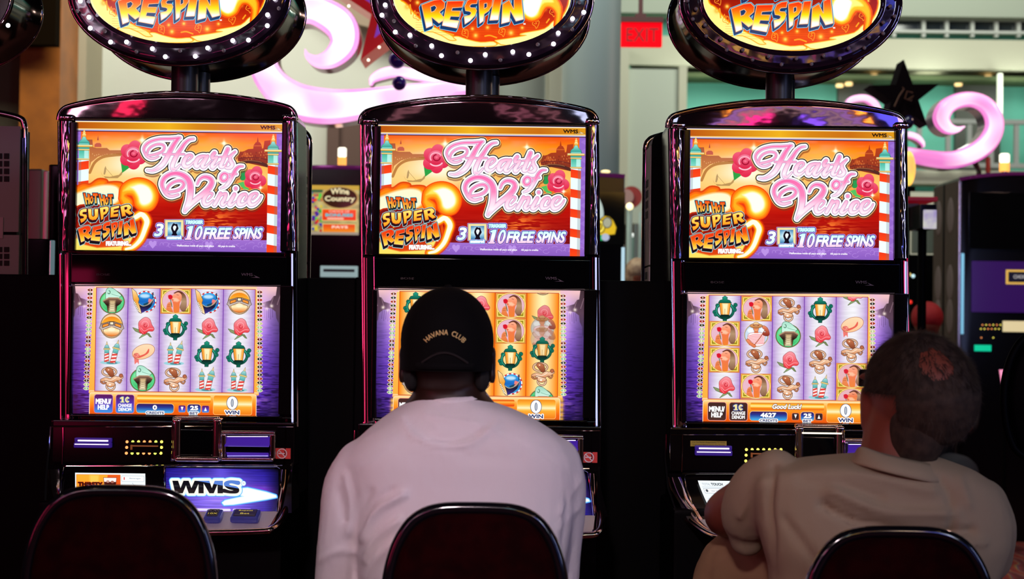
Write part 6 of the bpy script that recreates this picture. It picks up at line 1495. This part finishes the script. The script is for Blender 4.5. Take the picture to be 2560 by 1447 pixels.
def hand(m, w_, d, side, up=Vector((0, 0, 1)), s=1.0):
    """palm and five curled fingers; w_ wrist, d direction, side = thumb side direction"""
    d = d.normalized(); side = side.normalized(); nrm = d.cross(side).normalized()
    if nrm.z < 0: nrm = -nrm
    pc = w_+d*.045*s
    for t in (-.024, -.008, .008, .024): limbw(m, [tuple(w_+side*t*.7)+(.012,), tuple(pc+side*t)+(.012,), tuple(w_+d*.085*s+side*t*1.1)+(.010,)], 8)
    for i, (t, l) in enumerate(((.027, .068), (.009, .078), (-.009, .072), (-.027, .056))):
        b = w_+d*.085*s+side*t*1.15
        limbw(m, [tuple(b)+(.0092,), tuple(b+d*l*.45+nrm*.006)+(.0086,), tuple(b+d*l*.8-nrm*.012)+(.0078,), tuple(b+d*l-nrm*.03)+(.007,)], 8)
    b = w_+d*.02+side*.028
    limbw(m, [tuple(b)+(.0125,), tuple(b+d*.025+side*.022)+(.011,), tuple(b+d*.055+side*.034-nrm*.008)+(.009,)], 8); return m
def face(m, c, r, fwd, up, right):
    """nose, brow, chin and lips on a head centred at c"""
    f = lambda a, b, d: c+right*a+up*b+fwd*d
    m.ell(tuple(f(0, -.015, r[1]*.99)), (.013, .02, .022)); m.ell(tuple(f(0, .022, r[1]*.88)), (.055, .02, .012)); m.ell(tuple(f(0, -.09, r[1]*.66)), (.034, .034, .026)); m.ell(tuple(f(0, -.055, r[1]*.90)), (.026, .013, .010))
    for s in (-1, 1): m.ell(tuple(f(s*.03, -.02, r[1]*.78)), (.02, .018, .018))
def ear(m, c, right, s, sc=1.0):
    for (dz, dy, r_) in ((.018, 0, .012), (.0, .004, .012), (-.018, -.002, .008)): m.ell((c.x, c.y+dy, c.z+dz), (.007*sc, .016*sc, .018*sc))
    m.ell((c.x-s*.008, c.y, c.z), (.012, .012, .02))
def ridges(L_, dirn=(0, -1, 0)):
    """fold lines: (pixel path, width px, height m)"""
    def fn(co, no):
        px, py = w2p(co); off = np.zeros(len(co))
        for path, wd, amp in L_:
            q = crom(path, 5); best = np.full(len(co), 1e9)
            for a, b in zip(q[:-1], q[1:]):
                vx, vy = b[0]-a[0], b[1]-a[1]; Lq = vx*vx+vy*vy+1e-9
                t = np.clip(((px-a[0])*vx+(py-a[1])*vy)/Lq, 0, 1); best = np.minimum(best, np.hypot(px-a[0]-t*vx, py-a[1]-t*vy))
            off += amp*np.exp(-(best/wd)**2)
        off *= np.clip(-no[:, 1], 0, 1)
        return co+no*off[:, None]
    return fn
SKIN1 = mat('dark_brown_skin', (.022, .008, .005), .42, spec=.4); SKIN2 = mat('ruddy_skin', (.22, .055, .030), .5, spec=.35)
TEE = mat('white_cotton_tshirt', (.78, .72, .74), .85, spec=.15, bump=(16, .25, (1, 1, .6))); POLO = mat('cream_polo_shirt', (.36, .29, .19), .9, spec=.10, bump=(26, .12, (1, 1, .7)))
CAP = mat('black_cap_cloth', (.0035, .0032, .0035), .9, spec=.1); GOLDT = mat('gold_embroidery', (.95, .66, .25), .6); DENIM = mat('dark_trousers', (.012, .012, .02), .9)
KHAKI = mat('khaki_trousers', (.34, .20, .11), .85, spec=.2, bump=(12, .3, (1, 1, .5))); HAIR2 = mat('grey_brown_hair', (.055, .036, .024), .75, spec=.3, noise=(60, (.030, .020, .014)))
BLKHAIR = mat('cropped_black_hair', (.006, .005, .005), .9)

# man in the white T-shirt and black cap
y1 = -.78
p1 = thing('person', 'person in white long-sleeved T-shirt and black cap seated at the middle machine', 'person')
m = MB(); hc = P(1118, 868, y1+.01)
m.ell(tuple(hc), (.076, .092, .108), 24, 16); m.ell((hc.x, hc.y+.02, hc.z-.045), (.062, .075, .075))
for k in range(2):
    s = (-1, 1)[k]; e = P((1006, 1231)[k], 912, y1+.0); ear(m, e, Vector((1, 0, 0)), s, 1.0)
sect(m, [(905, 1046, 1196, .06, .02), (940, 1040, 1204, .062, .02), (980, 1034, 1214, .066, .01), (1010, 1010, 1240, .07, .01), (1060, 970, 1310, .08, .0), (1120, 905, 1400, .09, 0), (1250, 920, 1400, .10, 0), (1450, 950, 1380, .11, .02), (1700, 950, 1390, .12, .04), (1850, 960, 1380, .11, .05)], y1, 2.2)
fwd, up_, rt = Vector((0, 1, 0)), Vector((0, 0, 1)), Vector((1, 0, 0)); face(m, hc, (.076, .092, .108), fwd, up_, rt)
armL = [(915, 1165, y1, .044), (868, 1290, y1+.0, .040), (850, 1450, y1+.02, .038), (855, 1560, y1+.06, .036), (880, 1540, y1+.24, .030), (930, 1490, y1+.42, .024)]
armR = [(1385, 1160, y1, .045), (1396, 1290, y1+.02, .030), (1388, 1400, y1+.05, .028), (1380, 1500, y1+.08, .036), (1370, 1470, y1+.24, .030), (1340, 1430, y1+.42, .024)]
armL[:4] = [(915, 1165, y1, .044), (880, 1290, y1+.0, .030), (862, 1430, y1+.03, .028), (860, 1560, y1+.08, .030)]; limb(m, armL); limb(m, armR)
hand(m, P(930, 1490, y1+.42), Vector((.3, 1, -.05)), Vector((1, -.3, 0))); hand(m, P(1340, 1430, y1+.42), Vector((-.25, 1, -.05)), Vector((-1, -.25, 0)))
hip = P(1165, 1800, y1+.05)
for s in (-1, 1): limbw(m, [(hip.x+s*.09, hip.y, .56, .08), (hip.x+s*.13, hip.y+.24, .57, .068), (hip.x+s*.14, hip.y+.42, .53, .055), (hip.x+s*.13, hip.y+.42, .30, .045), (hip.x+s*.12, hip.y+.40, .10, .035)])
fuse(m, 'body', SKIN1, p1, .006, 4)
m = MB()
sect(m, [(990, 1036, 1212, .068, .012), (1003, 1022, 1228, .074, .01), (1020, 990, 1278, .082, .008), (1042, 958, 1328, .088, .005), (1075, 915, 1382, .098, .0), (1108, 884, 1420, .104, 0), (1150, 858, 1442, .108, 0), (1200, 862, 1445, .108, 0), (1280, 880, 1436, .112, 0), (1360, 888, 1424, .118, .0), (1450, 898, 1408, .122, .01), (1650, 920, 1418, .14, .03), (1810, 930, 1410, .13, .05)], y1, 2.5)
limb(m, [(908, 1168, y1, .052), (876, 1220, y1, .050), (862, 1300, y1+.0, .046), (850, 1400, y1+.01, .044), (846, 1490, y1+.03, .044), (856, 1560, y1+.07, .042), (880, 1540, y1+.22, .036), (918, 1500, y1+.38, .031)])
limb(m, [(1385, 1160, y1, .050), (1405, 1215, y1, .0445), (1411, 1290, y1+.02, .038), (1404, 1380, y1+.05, .036), (1390, 1480, y1+.09, .040), (1375, 1470, y1+.24, .035), (1350, 1440, y1+.38, .031)])
fuse(m, 'tshirt', TEE, p1, .0065, 7, ridges([([(1060, 1035), (1110, 1046), (1180, 1056), (1240, 1082)], 11, .005), ([(1004, 1042), (1036, 1090), (1110, 1116), (1185, 1106), (1244, 1056)], 6, .007), ([(1020, 1055), (1110, 1098), (1220, 1062)], 10, -.003), ([(925, 1230), (898, 1290), (888, 1380), (884, 1450)], 10, -.006), ([(905, 1345), (945, 1275), (1010, 1235)], 9, .011), ([(905, 1310), (935, 1255), (980, 1225)], 6, -.006), ([(912, 1400), (940, 1345), (1000, 1300)], 9, .010), ([(915, 1447), (945, 1395), (985, 1360)], 8, .008), ([(866, 1190), (880, 1260), (872, 1330)], 10, .008), ([(845, 1230), (860, 1300)], 8, -.005), ([(800, 1400), (850, 1375), (890, 1385)], 8, .005), ([(1400, 1280), (1430, 1230), (1450, 1200)], 7, .005), ([(1395, 1320), (1425, 1290), (1445, 1270)], 7, .004), ([(1418, 1240), (1412, 1330), (1400, 1400)], 7, -.007), ([(1130, 1120), (1180, 1140), (1300, 1150)], 16, -.002), ([(1040, 1120), (1110, 1135), (1180, 1128)], 12, .002)]))
c = [P(1124+86*math.cos(t), 1002-8*math.cos(t), y1+.012)+Vector((0, .066*math.sin(t), 0)) for t in (2*math.pi*k/40 for k in range(40))]
MB().tube([Vector((v.x, v.y, v.z)) for v in c], .010, 10, True).build('collar_rib', TEE, p1)
m = MB()
for s in (-1, 1): limbw(m, [(hip.x+s*.08, hip.y-.02, .57, .098), (hip.x+s*.13, hip.y+.24, .575, .078), (hip.x+s*.14, hip.y+.42, .53, .066), (hip.x+s*.13, hip.y+.43, .30, .058), (hip.x+s*.12, hip.y+.40, .09, .055)])
fuse(m, 'trousers', DENIM, p1, .012, 4)
m = MB()
for s in (-1, 1): m.box(hip.x+s*.12-.045, hip.y+.32, 0, hip.x+s*.12+.045, hip.y+.58, .085, .03, 3)
m.build('shoes', mat('black_shoe', (.01, .01, .01), .5), p1)
# cap with crown, strap, bill and lettering
cc = P(1118, 852, y1); CW, CD, CH = 115/1375., .102, 134/1375.
cap = bpy.data.objects.new('cap', None); C.objects.link(cap); cap.parent = p1; cap.location = cc
def capy(x, z):
    zz = z/CH if z > 0 else 0; q = max(0, 1-abs(x/(CW))**2-abs(zz)**2); return -CD*q**.5
R = []
for z in [-.052, -.047, -.03, -.015, 0]+[CH*math.sin(a*math.pi/24) for a in range(1, 12)]+[CH*.998]:
    zz = max(0, z/CH); s_ = max(.02, (1-zz**2))**.5*(1 if z > 0 else 1+z*.35); R.append([(CW*s_*math.cos(t), CD*s_*math.sin(t)+(.0 if z > -.02 else 0), z) for t in (2*math.pi*k/40 for k in range(40))])
MB().quadstrip(R).build('cap_crown', CAP, cap); MB().ell((0, 0, CH), (.007, .007, .004), 12, 8).build('cap_button', CAP, cap)
MB().tube([(-.040+.08*k/12, -CD*(1-((-.040+.08*k/12)/CW)**2)**.5-.001, -.037+.018*math.sin(math.pi*k/12)) for k in range(13)], .002, 6).build('cap_opening_hem', mat('dark_grey_strap', (.010, .005, .005), .9), cap)
MB().tube([(-.05+.1*k/12, -CD*(1-((-.05+.1*k/12)/CW)**2)**.5-.002, -.043) for k in range(13)], .0055, 8, flat=.4).build('cap_strap', CAP, cap)
m = MB(); m.grid(lambda u, v: ((u-.5)*.15, .085+.085*v*(1-(2*u-1)**2*.5), -.035-.012*v+.02*(1-(2*u-1)**2)), 12, 6); o = m.build('cap_bill', CAP, cap); md = o.modifiers.new('s', 'SOLIDIFY'); md.thickness = .004
def onc(x, z):
    # arched lettering wrapped on the crown
    R_ = .046; a = x/R_; X_ = (R_+z)*math.sin(a); Z_ = (R_+z)*math.cos(a)-R_+.0165; return (X_, capy(X_, Z_)-.0012, Z_)
link('cap_lettering', text_mesh('HAVANA  CLUB', 'cap_lettering', GOLDT, .078, .0088, onc, .0008), cap)
for k in range(2):
    s = (-1, 1)[k]
    MB().ell((s*.062, .0, -.062), (.016, .05, .03), 16, 10).build('hair', BLKHAIR, cap)

# older man in the cream polo shirt
y2 = -.84
p2 = thing('person', 'person with grey-brown hair and bald patch in cream polo shirt at the right machine', 'person')
m = MB(); hc = P(2300, 978, y2)
HM = Matrix.Rotation(math.radians(24), 4, 'Z') @ Matrix.Rotation(math.radians(-8), 4, 'Y')
HR = (.083, .100, .097)
hc2 = hc+Vector((0, 0, -.0)); hfwd = (HM @ Vector((0, 1, 0))).normalized(); hup = (HM @ Vector((0, 0, 1))).normalized(); hrt = (HM @ Vector((1, 0, 0))).normalized()
m.ell(tuple(hc2), HR, 24, 16, HM); m.ell(tuple(hc2+hfwd*.03-hup*.055), (.066, .066, .06), 20, 12, HM)
face(m, hc2, HR, hfwd, hup, hrt)
er = P(2160, 1020, y2+.03)
for dz, rr_ in ((.022, .013), (.006, .014), (-.012, .012), (-.026, .008)): m.ell((er.x+.0, er.y, er.z+dz), (.0075, rr_, rr_+.004))
m.ell((er.x+.010, er.y, er.z), (.012, .012, .024))
limb(m, [(2255, 1050, y2+.02, .062), (2245, 1110, y2+.015, .064), (2240, 1180, y2+.01, .070)])
sect(m, [(1165, 2120, 2340, .05, 0), (1220, 1980, 2400, .08, 0), (1300, 1950, 2450, .095, 0), (1450, 1960, 2440, .11, .02), (1700, 1980, 2420, .12, .05), (1850, 1990, 2410, .11, .06)], y2, 2.2)
limb(m, [(1935, 1190, y2+.02, .045), (1862, 1250, y2+.12, .043), (1815, 1284, y2+.20, .042), (1838, 1300, y2+.30, .036), (1900, 1310, y2+.36, .030), (1960, 1330, y2+.40, .024)])
hand(m, P(1960, 1330, y2+.40), Vector((.9, .4, -.1)), Vector((-.2, .6, .7)))
limb(m, [(2440, 1260, y2+.02, .036), (2455, 1350, y2+.08, .038), (2440, 1450, y2+.16, .038), (2300, 1430, y2+.34, .030), (2200, 1400, y2+.40, .024)])
hand(m, P(2200, 1400, y2+.40), Vector((-.9, .4, -.05)), Vector((0, -.5, .8)))
hip2 = P(2200, 1800, y2+.06)
kn = P(1835, 1420, y2+.30)
limbw(m, [(hip2.x-.08, hip2.y, .56, .085), ((hip2.x+kn.x)/2-.02, hip2.y+.16, kn.z+.0, .075), (kn.x, kn.y, kn.z-.01, .055), (kn.x-.0, kn.y+.03, kn.z-.2, .046), (kn.x+.02, kn.y+.03, .1, .035)])
limbw(m, [(hip2.x+.08, hip2.y, .56, .085), (hip2.x+.12, hip2.y+.24, .57, .07), (hip2.x+.12, hip2.y+.42, .53, .055), (hip2.x+.11, hip2.y+.42, .30, .045), (hip2.x+.1, hip2.y+.4, .1, .035)])
fuse(m, 'body', SKIN2, p2, .006, 4)
m = MB()
sect(m, [(1137, 2110, 2330, .06, .01), (1148, 1995, 2365, .085, .008), (1172, 1905, 2430, .098, .0), (1205, 1880, 2482, .106, .0), (1245, 1882, 2508, .11, 0), (1300, 1888, 2526, .114, 0), (1360, 1905, 2522, .118, 0), (1420, 1922, 2500, .12, .01), (1480, 1925, 2470, .124, .02), (1650, 1930, 2450, .14, .04), (1820, 1940, 2440, .13, .06)], y2, 2.5)
limb(m, [(1940, 1185, y2+.01, .045), (1905, 1215, y2+.04, .052), (1878, 1265, y2+.08, .054), (1870, 1310, y2+.11, .048), (1868, 1345, y2+.12, .034)])
limb(m, [(2452, 1262, y2+.01, .048), (2470, 1320, y2+.04, .050), (2462, 1390, y2+.10, .050)])
fuse(m, 'polo_shirt', POLO, p2, .0065, 7, ridges([([(2080, 1225), (2160, 1262), (2240, 1282), (2380, 1284)], 15, .012), ([(2055, 1262), (2130, 1300), (2220, 1318), (2300, 1330), (2430, 1326)], 9, -.013), ([(2200, 1340), (2330, 1362), (2460, 1355)], 11, .008), ([(2350, 1195), (2376, 1245), (2380, 1330)], 11, -.009), ([(2400, 1200), (2420, 1260)], 12, .006), ([(1934, 1170), (1922, 1260), (1930, 1350), (1930, 1440)], 10, -.016), ([(1905, 1200), (1850, 1290)], 9, .008), ([(2000, 1160), (2120, 1178), (2230, 1205), (2330, 1228)], 12, .007), ([(2000, 1200), (2120, 1215), (2200, 1245)], 10, -.006), ([(1960, 1300), (2020, 1380), (2060, 1447)], 12, -.006)]))
# folded collar
ca = [(2132, 1142, -.02), (2150, 1116, -.055), (2200, 1130, -.078), (2260, 1145, -.082), (2320, 1158, -.07), (2350, 1172, -.03)]
cb = [(2112, 1152, -.03), (2140, 1160, -.075), (2200, 1175, -.108), (2270, 1192, -.112), (2340, 1206, -.095), (2366, 1196, -.05)]
A_, B_ = crom(ca, 5), crom(cb, 5)
def colf(u, v):
    i = u*(len(A_)-1); i0 = min(int(i), len(A_)-2); t = i-i0; a = P(*(A_[i0][:2]*(1-t)+A_[i0+1][:2]*t), y2+(A_[i0][2]*(1-t)+A_[i0+1][2]*t)); b = P(*(B_[i0][:2]*(1-t)+B_[i0+1][:2]*t), y2+(B_[i0][2]*(1-t)+B_[i0+1][2]*t))
    p = a*(1-v)+b*v; p.y -= .006*math.sin(v*math.pi); return p
o = MB().grid(colf, 30, 6).build('collar', POLO, p2); md = o.modifiers.new('s', 'SOLIDIFY'); md.thickness = .005
m = MB()
limbw(m, [(hip2.x-.07, hip2.y-.02, .57, .10), ((hip2.x+kn.x)/2-.02, hip2.y+.16, kn.z+.0, .088), (kn.x+.0, kn.y, kn.z-.005, .074), (kn.x-.012, kn.y+.03, kn.z-.18, .066), (kn.x+.02, kn.y+.03, .1, .058)])
limbw(m, [(hip2.x+.08, hip2.y, .57, .10), (hip2.x+.12, hip2.y+.24, .575, .082), (hip2.x+.12, hip2.y+.42, .53, .066), (hip2.x+.11, hip2.y+.43, .30, .058), (hip2.x+.1, hip2.y+.4, .09, .055)])
fuse(m, 'khaki_trousers', KHAKI, p2, .009, 5, ridges([([(1770, 1320), (1756, 1380), (1765, 1447)], 6, -.006), ([(1792, 1365), (1776, 1400), (1775, 1447)], 5, -.006), ([(1890, 1375), (1920, 1420)], 6, .006)]))
m = MB()
for xx, yy in ((kn.x+.02, kn.y+.03), (hip2.x+.1, hip2.y+.4)): m.box(xx-.045, yy-.08, 0, xx+.045, yy+.18, .085, .03, 3)
m.build('shoes', mat('black_shoe', (.01, .01, .01)), p2)
# glasses: dark temple and frame end seen past the left temple
m = MB(); g0 = P(2166, 995, y2+.045); g1 = P(2158, 942, y2+.10)
m.tube([P(2176, 985, y2+.05), P(2172, 960, y2+.075), P(2162, 948, y2+.105)], .0035, 8); m.box(g1.x-.008, g1.y, g1.z-.018, g1.x+.008, g1.y+.006, g1.z+.014, .003); m.build('glasses', mat('black_glasses_frame', (.004, .004, .006), .2), p2)
# hair: cropped shell with fine strands, thin on the crown
HMI = HM.to_3x3().inverted()
bald = P(2338, 902, y2-.09); bd = (HMI @ (bald-hc2)); bd.normalize()
bm = bmesh.new(); bmesh.ops.create_icosphere(bm, subdivisions=5, radius=1)
rv = random.Random(3)
def hairmask(n):
    """n: unit direction in head space; 1 = full hair"""
    b = n.dot(bd); q = min(1, max(0, (.965-b)/.22))
    if n.y > .55 and n.z < .45: q = 0
    if n.z < -.80+(.25 if n.y > -.2 else 0): q = 0
    if n.y > .22 and n.z < -.15: q = 0
    if n.x < -.70 and n.z < .12 and n.y > -.35: q = 0
    return q
for v in list(bm.verts):
    n = v.co.normalized(); q = hairmask(n); th = .985+.10*min(1, q*1.2)+.012*rv.random()*q
    if q > 0 and n.z < 0: th += .05*q
    v.co = Vector((n.x*HR[0]*th, n.y*HR[1]*th, n.z*HR[2]*th))
kill = [f for f in bm.faces if all(hairmask(Vector((v.co.x/HR[0], v.co.y/HR[1], v.co.z/HR[2])).normalized()) < .15 for v in f.verts)]
bmesh.ops.delete(bm, geom=kill, context='FACES')
for k in range(24000):
    n = Vector((rv.gauss(0, 1), rv.gauss(0, 1), rv.gauss(0, 1))).normalized(); q = hairmask(n)
    if rv.random() > max(q, .22) or (q == 0 and n.dot(bd) < .9): continue
    b = Vector((n.x*HR[0], n.y*HR[1], n.z*HR[2]))*(.99+.09*min(1, q*1.2))
    dn = Vector((0, .1, -1)); t = (dn-n*dn.dot(n)); t = t.normalized() if t.length > .1 else Vector((1, 0, 0))
    t = (t+Vector((rv.uniform(-.6, .6), rv.uniform(-.6, .6), rv.uniform(-.3, .3)))*.8).normalized()
    s_ = n.cross(t).normalized()*.0007; e_ = b+t*rv.uniform(.010, .02)+n*rv.uniform(.001, .007)
    a1, a2, a3 = bm.verts.new(b+s_), bm.verts.new(b-s_), bm.verts.new(e_); bm.faces.new((a1, a2, a3))
me = bpy.data.meshes.new('hair'); bm.to_mesh(me); bm.free(); me.transform(Matrix.Translation(hc2) @ HM); me.materials.append(HAIR2); me.polygons.foreach_set('use_smooth', [True]*len(me.polygons)); link('hair', me, p2)
# nape hair
m = MB(); limb(m, [(2300, 1040, y2-.035, .052), (2290, 1095, y2-.028, .050), (2280, 1130, y2-.02, .044)]); fuse(m, 'nape_hair', HAIR2, p2, .006, 3)
# chairs
chair(300, 1228, -1.06, 'empty maroon chair with glossy black edge in front of the left machine', .0, 1.0)
chair(1190, 1271, -1.02, 'maroon chair behind the person in the white T-shirt', .0, .97)
chair(2250, 1331, -1.10, 'maroon chair behind the person in the cream polo shirt', .0, 1.0)
GLB_, UPH_ = GLB, UPH; GLB = UPH = MATT
chair(2672, 826, .45, 'black chair silhouette cut off by the right edge of the frame', .0, 1.1)
GLB, UPH = GLB_, UPH_
# people far behind
def far_person(px, py, rpx, y, label, top, hatm, hair=True):
    c = P(px, py, y); root = thing('person', label, 'person', (c.x, y, 0)); r = rpx/pxm(y); z = c.z
    m = MB(); m.ell((c.x, y, z), (r*.8, r*.95, r*1.1)); limbw(m, [(c.x, y, z-r*.6, .055), (c.x, y, z-.2, .06)]); limbw(m, [(c.x, y, z-.30, .13), (c.x, y, z-.62, .14), (c.x, y+.02, z-.8, .13)], 16)
    for s in (-1, 1): limbw(m, [(c.x+s*.17, y, z-.26, .05), (c.x+s*.22, y-.02, z-.5, .04), (c.x+s*.16, y-.2, z-.55, .032)]); limbw(m, [(c.x+s*.1, y, z-.8, .08), (c.x+s*.1, y-.35, z-.78, .06), (c.x+s*.1, y-.36, .08, .045)])
    fuse(m, 'body', SKIN2, root, .014, 3)
    m = MB(); limbw(m, [(c.x, y, z-.22, .10), (c.x, y, z-.32, .15), (c.x, y, z-.62, .155), (c.x, y+.02, z-.8, .15)], 16)
    for s in (-1, 1): limbw(m, [(c.x+s*.15, y, z-.25, .068), (c.x+s*.22, y-.02, z-.5, .056), (c.x+s*.17, y-.17, z-.55, .048)])
    fuse(m, 'shirt', top, root, .014, 3)
    m = MB()
    for s in (-1, 1): limbw(m, [(c.x+s*.09, y, z-.8, .105), (c.x+s*.1, y-.35, z-.78, .082), (c.x+s*.1, y-.365, z-.9, .07), (c.x+s*.1, y-.36, .1, .062)])
    fuse(m, 'trousers', DENIM, root, .016, 3)
    m = MB(); m.ell((c.x, y, z+r*.25), (r*.95, r*1.05, r*.95)); 
    if hair: m.ell((c.x, y, z-r*.2), (r*.98, r*.8, r*1.0))
    fuse(m, 'hair' if hair else 'cap', hatm, root, .010, 3, None)
    return root
far_person(1594, 683, 33, 5.2, 'blond person far behind between middle and right machines, only the hair showing', mat('grey_brown_top', (.12, .08, .07), .8), mat('sandy_blond_hair', (.42, .28, .17), .7, noise=(30, (.25, .14, .09))))
far_person(2318, 803, 42, 4.85, 'person in a red cap far behind right of the right machine', mat('black_top', (.01, .01, .012), .8), mat('red_cap_cloth', (.40, .010, .015), .7), False)
